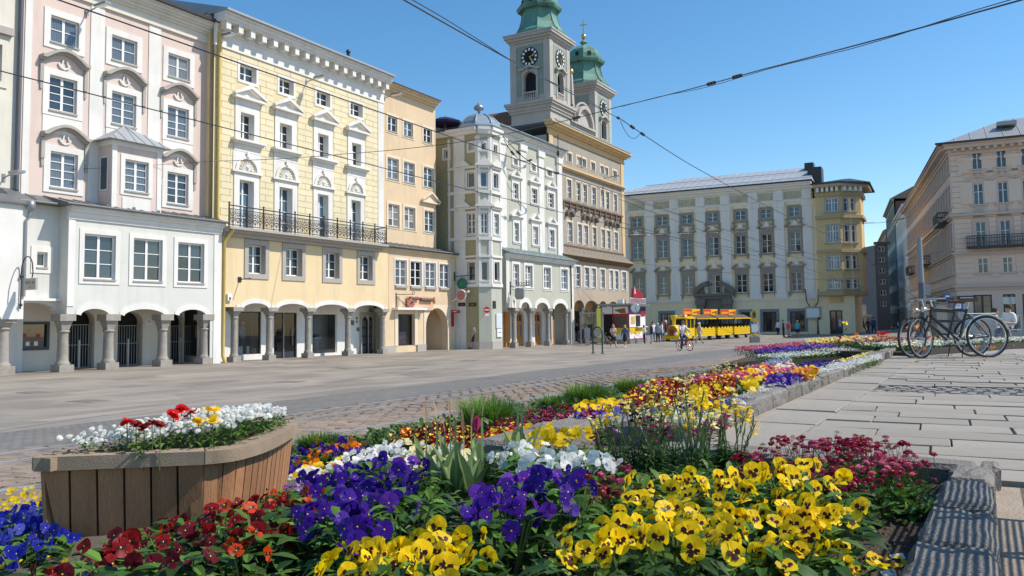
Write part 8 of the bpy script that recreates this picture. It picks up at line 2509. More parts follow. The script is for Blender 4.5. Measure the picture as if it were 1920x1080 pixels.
# == PEOPLE
SKIN=mat('skin',(.50,.29,.20),.6,.05); _cm={}
def cloth(c):
 if c not in _cm:_cm[c]=mat('cloth',c,.85,.12,6)
 return _cm[c]
def person(label,u,vfoot,vhead,yaw,shirt,legs,hair=(.08,.05,.03),shoes=(.05,.05,.05),pose='stand',short=False,sleeves=True,Z=None,group=None,hgt=None,seed=0,skirt=False,loc=None,lift=0.0,bag=None,hold=False):
 """one continuous skinned body; clothes are regions of it; hair is a child"""
 r=random.Random(seed)
 if loc is None:
  x,y,z=on_ground(u,vfoot)
 else :x,y,z=loc
 q=CAMR@(np.array([x,y,z])-np.array([0,0,CZ]))
 H_=hgt or (vfoot-vhead)/F_PX*q[2]
 a={'stand':.05,'walk':.32,'ride':0,'sit':0}[pose]
 J={}
 J['pel']=(0,0,.525); J['wai']=(0,0,.61); J['che']=(0,.005,.735); J['nec']=(0,0,.845); J['hea']=(0,-.012,.895); J['top']=(0,-.008,.965)
 for s,n in ((1,'l'),(-1,'r')):
  p=s*a
  J['hip'+n]=(s*.052,0,.50)
  J['kne'+n]=(s*.056,-.26*math.sin(p)-.01,.50-.235*math.cos(p)); k=J['kne'+n]
  b=p*.9-(.25 if s<0 and pose=='walk' else 0)
  J['ank'+n]=(s*.058,k[1]-.225*math.sin(b)+(.05 if s<0 and pose=='walk' else 0),max(.035,k[2]-.228*math.cos(b)))
  J['toe'+n]=(s*.068,J['ank'+n][1]-.085,max(.012,J['ank'+n][2]-.025))
  J['sho'+n]=(s*.105,0,.80)
  ar=-p*.8
  J['elb'+n]=(s*.135,-.16*math.sin(ar)+.01,.80-.165*math.cos(ar)); e=J['elb'+n]
  f=ar+.35
  J['wri'+n]=(s*.138,e[1]-.14*math.sin(f),e[2]-.14*math.cos(f))
  J['han'+n]=(s*.132,e[1]-.19*math.sin(f),e[2]-.19*math.cos(f))
  if hold:
   J['wri'+n]=(s*.075,e[1]-.13,e[2]+.04); J['han'+n]=(s*.045,e[1]-.165,e[2]+.06)
  if pose=='sit':
   J['kne'+n]=(s*.07,-.24,.51); J['ank'+n]=(s*.075,-.25,.285); J['toe'+n]=(s*.08,-.335,.262)
   J['wri'+n]=(s*.09,-.16,.64); J['han'+n]=(s*.06,-.2,.66)
  if pose=='ride':
   kz=.37 if s>0 else .30
   J['kne'+n]=(s*.065,-.2 if s>0 else -.12,kz+.05); J['ank'+n]=(s*.06,-.10 if s>0 else -.02,.20 if s>0 else .09); J['toe'+n]=(s*.065,J['ank'+n][1]-.08,J['ank'+n][2]-.03)
   J['elb'+n]=(s*.16,-.12,.70); J['wri'+n]=(s*.15,-.25,.63); J['han'+n]=(s*.145,-.29,.62)
 if pose=='ride':
  for k in ('wai','che','nec','hea','top'):J[k]=(J[k][0],J[k][1]-.05*((J[k][2]-.5)/.3),J[k][2])
  for n in 'lr':J['sho'+n]=(J['sho'+n][0],-.05,.80)
 E_=[('pel','wai'),('wai','che'),('che','nec'),('nec','hea'),('hea','top')]
 for n in 'lr':E_+=[('pel','hip'+n),('hip'+n,'kne'+n),('kne'+n,'ank'+n),('ank'+n,'toe'+n),('che','sho'+n),('sho'+n,'elb'+n),('elb'+n,'wri'+n),('wri'+n,'han'+n)]
 Rd={'pel':.078,'wai':.072,'che':.085,'nec':.032,'hea':.05,'top':.043,'hip':.062,'kne':.042,'ank':.028,'toe':.024,'sho':.042,'elb':.03,'wri':.022,'han':.024}
 names=list(J); ix={k:i for i,k in enumerate(names)}
 me=bpy.data.meshes.new('body'); me.from_pydata([J[k] for k in names],[(ix[p],ix[q_]) for p,q_ in E_],[])
 o=bpy.data.objects.new('tmp_body',me); COL.objects.link(o)
 md=o.modifiers.new('s','SKIN')
 for i,k in enumerate(names):
  rr=Rd[k if k in Rd else k[:3]]
  me.skin_vertices[0].data[i].radius=(rr*(1.3 if k in ('che','wai','pel') else 1.15),rr*(.95 if k in ('che','wai','pel') else 1.15))
  me.skin_vertices[0].data[i].use_root=(k=='pel')
 sd=o.modifiers.new('d','SUBSURF'); sd.levels=1; sd.render_levels=1
 dg=bpy.context.evaluated_depsgraph_get(); dg.update()
 bm_=bpy.data.meshes.new_from_object(o.evaluated_get(dg))
 bpy.data.objects.remove(o)
 bm_.name='person_body'
 mats_=[cloth(shirt),cloth(legs),SKIN,cloth(shoes)]
 for m in mats_:bm_.materials.append(m)
 seg=[]
 for p,q_ in E_:
  k=(p[:3],q_[:3])
  tag_=0
  if k in (('nec','hea'),('hea','top'),('wri','han')):tag_=2
  elif k==('elb','wri'):tag_=0 if sleeves else 2
  elif k in (('pel','hip'),('hip','kne')):tag_=1
  elif k==('kne','ank'):tag_=2 if short else 1
  elif k==('ank','toe'):tag_=3
  elif k==('pel','wai'):tag_=0
  seg.append((np.array(J[p]),np.array(J[q_]),tag_))
 n=len(bm_.polygons); cen_=np.zeros(n*3); bm_.polygons.foreach_get('center',cen_); cen_=cen_.reshape(-1,3)
 best=np.full(n,9.); tg=np.zeros(n,int)
 for A_,B_,t_ in seg:
  d=B_-A_; L=d@d
  tt=np.clip(((cen_-A_)@d)/L,0,1); ds=np.linalg.norm(cen_-(A_+tt[:,None]*d),axis=1)-(.02 if t_==0 else 0)
  w=ds<best; best[w]=ds[w]; tg[w]=t_
 tg[(cen_[:,2]>.845)&(np.abs(cen_[:,0])<.08)]=2
 bm_.polygons.foreach_set('material_index',tg.astype(np.int32)); bm_.polygons.foreach_set('use_smooth',np.ones(n,bool))
 ob=mobj('person',bm_,None,label,'person',group,loc=(x,y,z+lift),rot=(0,0,yaw),scale=(H_,)*3)
 hb2=MB(); tz=J['top'][2]; ty=J['top'][1]
 hb2.lathe([(.055,tz-.055),(.060,tz-.02),(.052,tz+.02),(.03,tz+.038),(.002,tz+.042)],0,ty+.012,10); hb2.build('hair',[cloth(hair)],ob)
 fc_=MB(); fc_.faces([(-.012,ty-.052,tz-.06),(.012,ty-.052,tz-.06),(0,ty-.068,tz-.055),(0,ty-.05,tz-.03)],[(0,1,2),(0,2,3),(1,3,2)]); fc_.build('nose',[SKIN],ob)
 if skirt:
  s=MB(); s.lathe([(.085,.60),(.10,.5),(.125,.36)],0,0,12); s.build('skirt',[cloth(legs)],ob)
 return ob
def kp(k,x,y0,y1):
 u,v1=px(k,x,y1); _,v0=px(k,x,y0); return u,v1,v0
W_,BL,NV,JN,GR,BG=(.75,.75,.74),(.02,.02,.022),(.02,.025,.06),(.08,.13,.24),(.25,.25,.27),(.45,.36,.27)
BLOND,GREYH,BRN=(.45,.33,.17),(.5,.5,.48),(.07,.04,.025)
yC=HEAD
walker=person('man in white t-shirt and navy shorts looking down at his hands by the green corner',*kp('N',310,668,985),yC-1.2,W_,NV,BRN,BL,'walk',True,False,hold=True,seed=1)
mb=MB(); mb.T=walker.matrix_basis
p=walker.location; t=thing('shoulder_bag','small dark shoulder bag at the hip of the man in navy shorts','bag',(p.x,p.y,p.z)); t.rotation_euler=walker.rotation_euler
MB().box(-.30,-.17,-.02,.2,.85,1.05).build('bag_body',[cloth(BL)],t); MB().bar((-.22,.0,1.05),(.14,-.10,1.42),.012,4).build('strap',[cloth(BL)],t)
person('woman in beige top and black shorts walking towards the viewer',*kp('K',835,565,930),yC+.2,BG,BL,(.30,.18,.10),GR,'walk',True,False,seed=2,hold=True)
person('blond woman in blue denim jacket and short black dress walking with white shoes',*kp('K',1018,578,932),yC-.5,(.07,.12,.22),BL,BLOND,W_,'walk',True,True,seed=3,skirt=True)
person('woman in black top and blue jeans in front of the ochre arcade',*kp('K',268,550,842),yC+2.2,BL,JN,BLOND,BL,'stand',False,False,seed=4)
person('person in grey blue shirt and black skirt beside the grey cabinet',*kp('K',345,590,858),yC+2.6,(.2,.22,.3),BL,BRN,BL,'stand',True,False,seed=5,skirt=True)
person('grey haired man in white shirt behind the grey cabinet',*kp('K',410,548,835),yC+1,W_,GR,GREYH,BL,seed=6)
person('man in white shirt and dark jeans at the kiosk window',*kp('K',1312,578,866),yC+1.9,W_,(.03,.05,.1),BRN,BL,seed=7,hold=True)
person('man in navy shirt and light blue jeans right of the kiosk',*kp('K',1430,553,866),yC-1.5,NV,(.3,.38,.5),(.15,.08,.04),BL,seed=8)
person('man in white shirt standing behind the navy shirted man',*kp('K',1452,520,842),yC+.3,W_,GR,BRN,BL,seed=9)
person('woman seen from behind in grey blue jacket and black trousers',*kp('K',1528,545,850),yC+3.0,(.22,.25,.33),BL,GREYH,BL,seed=10)
person('person in white top between the two waiting women',*kp('K',1588,528,838),yC+1.6,W_,JN,BRN,BL,seed=11)
person('white haired person in maroon jacket beside the yellow locomotive',*kp('K',1655,503,828),yC+1.6,(.22,.05,.08),JN,(.7,.7,.68),BL,seed=12)
person('small child in red top among the waiting people',*kp('K',1618,665,832),yC+1.2,(.4,.1,.08),(.12,.25,.22),BRN,BL,seed=13)
person('elderly man in beige shirt and trousers walking past the first wagon',*kp('T',597,538,870),yC+1.7,(.5,.45,.42),(.42,.37,.32),(.7,.7,.68),BL,'walk',seed=14)
person('person in light blue shirt behind the flower box sign',*kp('T',1402,510,728),yC+.4,(.25,.35,.55),NV,BRN,BL,seed=15)
person('man in pale beige clothes carrying a bag right of the flower box',*kp('T',1500,508,745),yC+1.5,(.5,.42,.36),(.48,.42,.36),GREYH,W_,'walk',seed=16)
u_,v1_,v0_=kp('T',1530,690,740); q=on_ground(u_,629.5)
t=thing('shopping_bag','small blue bag in the hand of the man in pale beige clothes','bag',(q[0],q[1],q[2]+.35)); MB().box(-.22,.22,-.08,.08,0,.38).build('bag_body',[cloth((.03,.15,.5))],t); MB().tube([(-.1,0,.38),(-.08,0,.52),(.08,0,.52),(.1,0,.38)],.012,4).build('handle',[cloth((.03,.15,.5))],t)
for i,(gx,h0,f0v,sh_,lg,hr,lab,shrt) in enumerate(((903,905,985,W_,BL,BRN,'man in white t-shirt in front of the palace shop window',False),(932,903,998,BL,BL,BRN,'man all in black before the palace',False),(961,912,998,(.5,.1,.16),(.45,.3,.28),(.2,.1,.06),'woman in pinkish red top before the palace',True),(1009,908,998,(.05,.45,.5),BL,BLOND,'woman in turquoise top and black shorts before the palace',True),(1197,893,976,(.65,.12,.06),BL,BRN,'person in orange red top before the shop of the turret house',False),(1266,890,974,(.06,.05,.05),BL,BRN,'person in dark clothes at the right end of the turret house',False))):
 person(lab,*kp('G',gx,h0,f0v),yC+(-.8,1.2,-1.0,2.8,.3,.9)[i],sh_,lg,hr,BL,'stand',shrt,not shrt,seed=20+i)
for i,(zx,h0,f0v,c,lab) in enumerate(((825,742,940,(.02,.02,.03),'dark dressed person in the gap beside the turret house'),(920,742,945,(.03,.03,.05),'dark blue dressed person at the street mouth, left of a pair'),(990,745,975,(.06,.02,.03),'person in dark maroon walking in the shaded street mouth'),(1070,735,968,(.03,.05,.08),'person in dark blue grey walking in the shaded street mouth'),(1425,785,930,(.5,.5,.52),'person in white top far down the street'),(1505,790,925,(.03,.03,.03),'dark figure right of the white topped person in the street'),(1550,785,925,(.1,.07,.05),'brownish figure in the street before the shop fronts'),(1600,780,925,(.02,.02,.03),'dark figure close to the projecting shop signs'),(1360,800,925,(.03,.03,.03),'dark figure left of the white topped person in the street'))):
 person(lab,1500+zx/7.714,500+f0v/7.714,500+h0/7.714,yC+i,c,(.02,.02,.03),BRN,BL,'walk',seed=40+i)
u_,v1_,v0_=kp('T',352,520,990)
cx_,cy_,cz_=on_ground(u_+.5,v1_-1.0)
Zcy=float((CAMR@(np.array([cx_,cy_,cz_])-np.array([0,0,CZ])))[2]); Hc=(v1_-v0_)/F_PX*Zcy
face=HEAD-PI/2+.38
sB=Hc/1.78
fwv=Vector((math.cos(face),math.sin(face),0))
ob_=Vector((cx_,cy_,cz_))-fwv*.5*sB
bicycle('red and blue city bicycle ridden towards the viewer on the square',tuple(ob_),face,M['bike_red'],.05,None,sc_=sB)
person('man in white t-shirt and blue jeans riding a red bicycle',0,0,0,face+PI/2,(.62,.62,.68),(.04,.07,.16),(.12,.09,.07),BL,'ride',False,False,loc=(ob_.x+fwv.x*.30*sB,ob_.y+fwv.y*.30*sB,cz_),hgt=1.78*sB*.98,seed=60,lift=.04*sB)
q=at_depth(1893,622,27.0)
zz_=ground_z(q[0],q[1])
person('man in white t-shirt sitting on a chair at the right picture edge',0,0,0,HEAD-1.3,W_,(.2,.2,.22),BRN,BL,'sit',False,False,loc=(q[0],q[1],zz_),hgt=1.72,lift=-.27*1.72+.02,seed=61,hold=False)
q3=at_depth(1868,622,30.0); person('person in pale blue shirt seated behind the rear bicycle wheel',0,0,0,HEAD+1.0,(.35,.45,.6),GR,BRN,BL,'sit',False,False,loc=(q3[0],q3[1],ground_z(q3[0],q3[1])),hgt=1.68,lift=-.27*1.68+.02,seed=62)
def chair(label,loc,rz):
 t=thing('cafe_chair',label,'chair',loc,rz,None)
 MB().box(-.24,.24,-.24,.24,.42,.46).build('seat',[M['grey_metal']],t); MB().box(-.24,.24,.22,.25,.5,.92).build('backrest',[M['grey_metal']],t)
 for sx in (-1,1):
  for sy in (-1,1):MB().bar((sx*.22,sy*.22,0),(sx*.2,sy*.2,.42 if sy<0 else .9),.014,5).build('leg',[M['grey_metal']],t)
 return t
chair('grey cafe chair under the man in white at the right edge',(q[0],q[1],zz_),HEAD-1.3)
chair('grey cafe chair under the person in pale blue',(q3[0],q3[1],ground_z(q3[0],q3[1])),HEAD+1.0)
q4=at_depth(1838,624,28.5); g4=ground_z(q4[0],q4[1])
t=thing('cafe_barrier','pale metal barrier panel behind the rear bicycle wheel','barrier',(q4[0],q4[1],g4),HEAD)
mb=MB(); mb.box(-.55,.55,-.02,.02,.25,.95); mb.build('panel',[M['grey_metal']],t)
mb=MB()
for x in (-.55,.55):mb.bar((x,0,0),(x,0,1.0),.025,6)
mb.bar((-.55,0,1.0),(.55,0,1.0),.025,6); mb.build('frame',[M['grey_metal']],t)
# == TOURIST TRAIN
oa=on_ground(1276,640.5); ob2=on_ground(1407,633.2)
angT=math.degrees(math.atan2(ob2[1]-oa[1],ob2[0]-oa[0]))
fT=Fac(oa[0],oa[1],angT)
gT=(oa[2]+ob2[2])/2
WD=1.45
def tx(x,y=700):return fT.at('T',x,y)[0]
def tz(x,y):return fT.at('T',x,y)[1]-gT
Zt=70.0
M['train_yellow']=mat('train_yellow',(.80,.53,.01),.3,.04)
M['train_roof']=mat('train_roof_brown',(.10,.065,.05),.6,.15)
def twheels(t,xs,r):
 for x in xs:
  for y in (.12,WD-.12):
   w=MB(); w.T=Matrix.Translation((x,y,r))@Matrix.Rotation(PI/2,4,'X'); w.lathe([(r*.4,-.12),(r,-.12),(r,.1),(r*.4,.1)],0,0,14); w=w.build('wheel',[M['rubber']],t)
   h=MB(); h.T=Matrix.Translation((x,y,r))@Matrix.Rotation(PI/2,4,'X'); h.lathe([(r*.45,-.13),(r*.45,.13)],0,0,10); h.build('hub',[M['grey_metal']],w)
M['sign_field']=mat('sign_red',(.6,.05,.02),.5,.05); M['sign_orange']=mat('sign_orange',(.8,.3,.03),.5,.2,9)
x1=tx(535); Lc=x1
lo=thing('train_engine','yellow tourist train engine shaped like a steam locomotive with round face','train engine',fT.world(0,0,gT),fT.phi)
zr=2.35
MB().box(0.0,Lc-.05,.05,WD-.05,.28,.62).box(-.45,.0,-.05,WD+.05,.25,.55).build('chassis',[M['train_yellow']],lo)
b=MB(); b.T=Matrix.Translation((-.15,WD/2,1.02))@Matrix.Rotation(PI/2,4,'Y'); b.lathe([(.50,0),(.53,.05),(.53,Lc*.45)],0,0,20); b.build('boiler',[M['train_yellow']],lo)
b=MB(); b.T=Matrix.Translation((-.2,WD/2,1.02))@Matrix.Rotation(PI/2,4,'Y'); b.lathe([(.38,0),(.46,.04)],0,0,20); fp=b.build('face_plate',[mat('face_ochre',(.30,.17,.02),.5,.05)],lo)
b=MB(); b.T=Matrix.Translation((-.23,WD/2,.95))@Matrix.Rotation(PI/2,4,'Y'); b.lathe([(.2,0),(.24,.02)],0,0,14); b.build('face_star',[M['red_paint']],fp)
MB().lathe([(.16,1.45),(.16,1.95),(.20,2.05),(.34,2.32),(.34,2.42),(.28,2.44)],.28,WD/2,14).build('smokestack',[M['train_yellow']],lo)
for y in (.25,WD-.25):
 l=MB(); l.T=Matrix.Translation((-.5,y,.75))@Matrix.Rotation(PI/2,4,'Y'); l.lathe([(.12,0),(.13,.1)],0,0,10); l.build('headlight',[M['white_paint']],lo)
cb0=Lc*.46
cab=MB()
cab.box(cb0,Lc-.1,.05,WD-.05,.62,1.25)
for x in (cb0,(cb0+Lc)/2-.1,Lc-.2):
 for y in (.05,WD-.15):cab.box(x,x+.1,y,y+.1,1.25,zr-.25)
cab.build('cab',[M['train_yellow']],lo)
b=MB(); n=8
b.prism([(cb0-.1,zr-.25),(Lc,zr-.25),(Lc,zr-.15),(Lc*.73,zr),(cb0-.1,zr-.12)],-.05,WD+.05); b.build('cab_roof',[M['train_yellow']],lo)
MB().box(cb0+.02,cb0+.05,.16,WD-.16,1.26,zr-.26).box(cb0+.12,Lc-.25,.08,.1,1.26,zr-.26).build('cab_glass',[M['glass']],lo)
MB().lathe([(.09,zr-.02),(.1,zr+.12),(.03,zr+.2)],cb0+.25,WD/2-.3,8).build('warning_light',[mat('amber_lamp',(.7,.15,.01),.3,.02)],lo)
MB().box(cb0+.5,cb0+1.0,WD/2-.3,WD/2+.3,zr,zr+.14).build('roof_vent',[M['white_paint']],lo)
MB().box(cb0-.9,cb0-.05,-.12,.04,.45,.85).build('side_tank',[M['train_yellow']],lo)
twheels(lo,(.25,Lc-.55),.27)
for wi,(a,bb_,s0,s1) in enumerate(((548,842,465,715),(880,1112,770,985),(1140,1385,1035,1265))):
 xa_,xb_=tx(a),tx(bb_)
 Lw=xb_-xa_
 w=thing('train_wagon',('yellow open sided train wagon right behind the engine','middle yellow open sided train wagon','last yellow open sided wagon of the tourist train')[wi],'train wagon',fT.world(xa_,0,gT),fT.phi,'wagons of the tourist train')
 MB().box(.0,Lw,.05,WD-.05,.42,.52).build('floor',[M['bike_black']],w)
 z0,z1=.42,1.28
 for y in (0,WD-.06):
  s=MB(); s.box(0,Lw,y,y+.06,z0,z1-.12)
  for k in range(5):
   xx=Lw*(k+.25)/5; s.box(xx,xx+Lw*.1,y,y+.06,z1-.12,z1)
  s.build('side_panel',[M['train_yellow']],w)
  s=MB(); yy_=y-.012 if y==0 else y+.06
  for zq in (.62,.82,1.02):s.box(.02,Lw-.02,yy_,yy_+.011,zq,zq+.02)
  s.build('panel_groove',[mat('dark_yellow',(.45,.28,.01),.4,.05)],w)
 s=MB(); s.box(0,.05,.06,WD-.06,z0,z1); s.box(Lw-.05,Lw,.06,WD-.06,z0,z1); s.build('end_panel',[M['train_yellow']],w)
 for k in range(5):
  for y in (.0,WD-.06):MB().box(Lw*k/4-(.06 if k==4 else 0),Lw*k/4+(.0 if k==4 else .06),y,y+.06,z1-.11,2.12).build('post',[M['bike_black']],w)
 for k in range(3):MB().box(Lw*(k+.25)/3,Lw*(k+.25)/3+.12,.12,WD-.12,.6,1.55).build('bench_back',[M['bike_black']],w)
 s=MB(); s.faces([(-.1,-.12,2.12),(Lw+.1,-.12,2.12),(Lw+.1,WD/2,2.52),(-.1,WD/2,2.52),(Lw+.1,WD+.12,2.12),(-.1,WD+.12,2.12)],[(0,1,2,3),(3,2,4,5),(0,3,5),(1,4,2),(0,5,4,1)]); s.build('roof',[M['train_roof']],w)
 MB().box(-.1,Lw+.1,-.15,-.122,2.06,2.16).build('roof_edge',[M['train_yellow']],w)
 ra,rb_=tx(s0)-xa_,tx(s1)-xa_
 sb2=MB().box(ra,rb_,WD/2-.05,WD/2+.05,2.5,3.05).build('roof_sign',[M['yellow_paint']],w)
 rs_=MB(); r5=random.Random(wi); hw_=(rb_-ra)
 rs_.box(ra+.02,ra+hw_*(.52 if wi else .5),WD/2-.062,WD/2-.051,2.52,3.03); rs_.box(rb_-hw_*.2,rb_-.03,WD/2-.062,WD/2-.051,2.55,2.72); rs_.build('sign_field',[M['sign_field']],sb2)
 MB().box(ra+.08,ra+hw_*.46,WD/2-.075,WD/2-.063,2.58,2.80).build('orange_band',[M['sign_orange']],sb2)
 MB().prism([(ra+hw_*.58,2.62),(rb_-.08,2.78),(rb_-.08,2.9),(ra+hw_*.58,2.78)],WD/2-.075,WD/2-.063).build('red_stripe',[M['sign_field']],sb2)
 twheels(w,(Lw*.25,Lw*.8),.2)
# == KIOSK AND STREET FURNITURE
uk,vk=px('K',1085,872); kc=on_ground(uk,vk)
gk=kc[2]
Zk=float((CAMR@(np.array(kc)-np.array([0,0,CZ])))[2])
fk_=Fac(kc[0],kc[1],HB)
WL=-fk_.at('K',660,800)[0]
f_r=Fac(kc[0],kc[1],90)
WR=f_r.at('K',1372,700)[0]
zR=f_r.at('K',1085,268)[1]-gk
ks=thing('snack_kiosk','snack kiosk with red frames, yellow dripping front and red A shaped roof sign','kiosk',(kc[0],kc[1],gk),math.radians(HB))
zl=lambda y:f_r.at('K',1085,y)[1]-gk
MB().box(-WL-.1,.1,-.1,WR+.1,-.1,.35).build('base',[M['grey_metal']],ks)
mr_=M['red_paint']
for x,y in ((0,0),(-WL*.58,0),(-WL,0),(0,WR)):
 MB().box(x-.07,x+.0,y,y+.07,.35,zR-.05).build('post',[mr_],ks)
mb=MB(); mb.box(-WL,-.07,.01,.06,zl(412),zl(400)); mb.box(-WL*.58,-.07,.01,.06,zl(622),zl(612)); mb.build('front_rail',[mr_],ks)
mb=MB(); mb.box(-.06,-.01,.07,WR,zl(412),zl(400)); mb.box(-.06,-.01,.07,WR,zl(622),zl(612)); mb.box(-.06,-.01,.07,WR,.35,.42); mb.build('side_rail',[mr_],ks)
mb=MB(); mb.box(-WL,-.07,.02,.05,zl(398),zR-.1); mb.build('top_panel',[M['white_paint']],ks)
mb=MB(); mb.prism([(-WL*.55,zl(340)),(-WL*.15,zl(310)),(-WL*.1,zl(392)),(-WL*.3,zl(392))],.005,.019); mb.build('food_picture',[mat('food_brown',(.25,.13,.03),.6,.5,8)],ks)
mb=MB(); mb.box(-WL*.57,-.07,.02,.05,zl(445),zl(412)); mb.build('menu_strip',[mr_],ks)
mb=MB(); mb.box(-WL*.57,-.07,.03,.05,zl(612),zl(445)); mb.build('front_window',[mat('kiosk_glass',(.12,.09,.07),.1,.3,3)],ks)
def drip(mb,x0,x1,zt,zb,n,seed):
 r=random.Random(seed); P_=[(x0,zt),(x1,zt)]
 for i in range(n*2+1):P_.append((x1-(x1-x0)*i/(n*2),zb+(.0 if i%2 else r.uniform(.15,.4))))
 return P_
mb=MB(); mb.box(-WL*.57,-.07,.03,.05,.35,zl(622)); mb.build('front_panel',[M['white_paint']],ks)
mb=MB(); mb.prism(drip(mb,-WL*.57,-.08,zl(622)-.01,.7,4,1),.012,.029); mb.build('yellow_drip',[M['yellow_paint']],ks)
mb=MB(); mb.box(-.05,-.02,.07,WR,.42,zl(622)); mb.box(-.05,-.02,.07,WR,zl(612),zl(412)); mb.build('side_panel',[M['white_paint']],ks)
mb=MB(); mb.T=Matrix.Translation((0,0,0))@Matrix.Rotation(PI/2,4,'Z'); mb.prism(drip(mb,.08,WR-.02,zl(622)-.01,.75,4,2),-.005,.018); mb.build('yellow_drip',[M['yellow_paint']],ks)
mb=MB(); mb.box(-.03,.0,.07,WR,zl(398),zR-.1); mb.build('side_top_panel',[mat('kiosk_navy',(.02,.03,.12),.5,.1)],ks)
mb=MB(); mb.box(-.015,.005,WR*.12,WR*.34,zl(560),zl(440)); mb.build('menu_card',[mat('menu_yellow',(.55,.4,.1),.6,.5,10)],ks)
mb=MB(); mb.box(-.015,.01,WR*.4,WR*.66,zl(600),zl(425)); mb.build('serving_hatch',[M['black']],ks)
mb=MB(); mb.box(.0,.25,WR*.35,WR*.98,zl(618),zl(606)); mb.build('counter',[M['white_paint']],ks)
mb=MB(); mb.box(-.012,.012,WR*.7,WR*.96,zl(440),zl(350)); mb.build('red_sign_field',[mr_],ks)
mb=MB(); mb.box(-WL-.3,.35,-.3,WR+.3,zR-.02,zR+.14); mb.build('roof',[M['grey_metal']],ks)
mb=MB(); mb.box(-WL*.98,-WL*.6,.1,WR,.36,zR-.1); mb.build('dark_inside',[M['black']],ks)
mb=MB(); mb.box(-WL*.55,-.1,.1,WR-.1,.36,zR-.1); mb.build('inside',[mat('kiosk_inside',(.16,.13,.11),.8,.2)],ks)
mb=MB(); mb.box(-.05,.05,.2,WR*1.0,zl(235),zl(150)); mb.box(-1.1,-.6,.3,1.0,zR+.14,zl(175)); mb.build('roof_box',[M['white_paint']],ks)
mb=MB(); mb.box(.051,.07,.25,WR*.98,zl(228),zl(160)); mb.build('roof_box_face',[mat('mauve_panel',(.28,.17,.2),.5,.1)],ks)
mb=MB(); mb.T=Matrix.Rotation(PI/2,4,'Z'); a,b=WR*.2,WR*.78; z0,z1=zl(150),zl(0)
mb.prism([(a,z0),(a+.15,z1),(a+.55,z1),(a+.85,z0+.75),(b,z0+.45),(b,z0)],-.08,.08); mb.build('roof_logo',[mr_],ks)
mb=MB(); mb.T=Matrix.Rotation(PI/2,4,'Z'); mb.prism([(a+.38,z0+.35),(a+.48,z0+1.0),(a+.68,z0+.35)],-.1,-.081); mb.build('logo_cutout',[M['white_paint']],ks)
a=fk_.at('K',1170,315,-.6)
t=thing('station_clock','round white station clock on the kiosk corner','clock',fk_.world(a[0],-.6,a[1]),HEAD*.75)
b=MB(); b.T=Matrix.Rotation(PI/2,4,'X'); b.lathe([(.36,-.1),(.4,-.06),(.4,.06),(.36,.1)],0,0,24); b.build('case',[M['grey_metal']],t)
b=MB(); b.T=Matrix.Rotation(PI/2,4,'X'); b.lathe([(.34,.09),(.34,.108)],0,0,24); b.build('dial',[M['white_paint']],t)
b=MB(); b.prism([(-.02,-.03),(.02,-.03),(.1,.2),(.07,.21)],-.125,-.115); b.prism([(-.02,.03),(.02,.03),(.13,-.26),(.1,-.27)],-.135,-.126)
for i in range(12):
 q=2*PI*i/12; b.prism([(.26*math.cos(q)-.012*math.sin(q),.26*math.sin(q)+.012*math.cos(q)),(.26*math.cos(q)+.012*math.sin(q),.26*math.sin(q)-.012*math.cos(q)),(.32*math.cos(q)+.012*math.sin(q),.32*math.sin(q)-.012*math.cos(q)),(.32*math.cos(q)-.012*math.sin(q),.32*math.sin(q)+.012*math.cos(q))],-.118,-.112)
b.build('hands',[M['bike_black']],t)
MB().bar((-.4,.05,0),(-.4,.6,0),.05,6).bar((-.4,.05,0),(0,.05,0),.05,6).build('bracket',[M['grey_metal']],t)
def at_foot(k,x,y):
 u,v=px(k,x,y); q=on_ground(u,v); Z=float((CAMR@(np.array(q)-np.array([0,0,CZ])))[2]); return Vector(q),Z
def hpx(k,dy,Z):return dy/ZO[k][2]/F_PX*Z
p,Z=at_foot('K',612,885); t=thing('yellow_column','tall bright yellow advertising column left of the kiosk','column',p,HEAD)
hh,ww=hpx('K',565,Z),hpx('K',60,Z)
MB().box(-ww/2,ww/2,-.12,.12,0,hh).build('shaft',[mat('lemon_yellow',(.72,.68,.06),.5,.04)],t); MB().box(-ww/2-.04,ww/2+.04,-.16,.16,-.02,.12).build('foot',[M['stone_trim']],t)
p,Z=at_foot('K',428,895); t=thing('switch_cabinet','grey metal switch cabinet on a concrete foot near the ochre arcade','cabinet',p,HEAD)
hh,ww=hpx('K',265,Z),hpx('K',85,Z)
MB().box(-ww/2,ww/2,-.25,.25,hh*.43,hh).build('cabinet_body',[M['grey_metal']],t); MB().box(-ww/2+.04,ww/2-.04,-.22,.22,0,hh*.43-.002).build('foot',[M['stone_trim']],t); MB().box(-ww/2+.08,ww/2-.08,-.262,-.251,hh*.5,hh*.95).build('door',[M['grey_metal']],t)
p,Z=at_foot('K',500,880); t=thing('glass_shelter','open metal and glass shelter frame left of the yellow column','shelter',p,HEAD)
hh=hpx('K',475,Z); w2=hpx('K',170,Z)
mb=MB()
for x in (-w2,-w2*.4,w2*.35,w2):mb.bar((x,.6,0),(x,.6,hh),.05,6)
for x in (-w2,w2):mb.bar((x,-.3,0),(x,-.3,hh),.05,6)
mb.build('posts',[M['grey_metal']],t); MB().box(-w2-.1,w2+.1,-.4,.7,hh,hh+.12).build('roof',[M['grey_metal']],t)
mobj('glass_wall',MB().box(-w2,w2,.58,.6,.3,hh-.1).mesh('glass_wall',[M['shop_glass']]),t)
p,Z=at_foot('K',745,882)
bicycle('pale grey bicycle parked at the open kiosk door',(p.x,p.y,p.z),HEAD+2.3,M['grey_metal'],.3,None,sc_=.98)
p0_,Z=at_foot('K',516,1020); p1_,_=at_foot('K',662,1022)
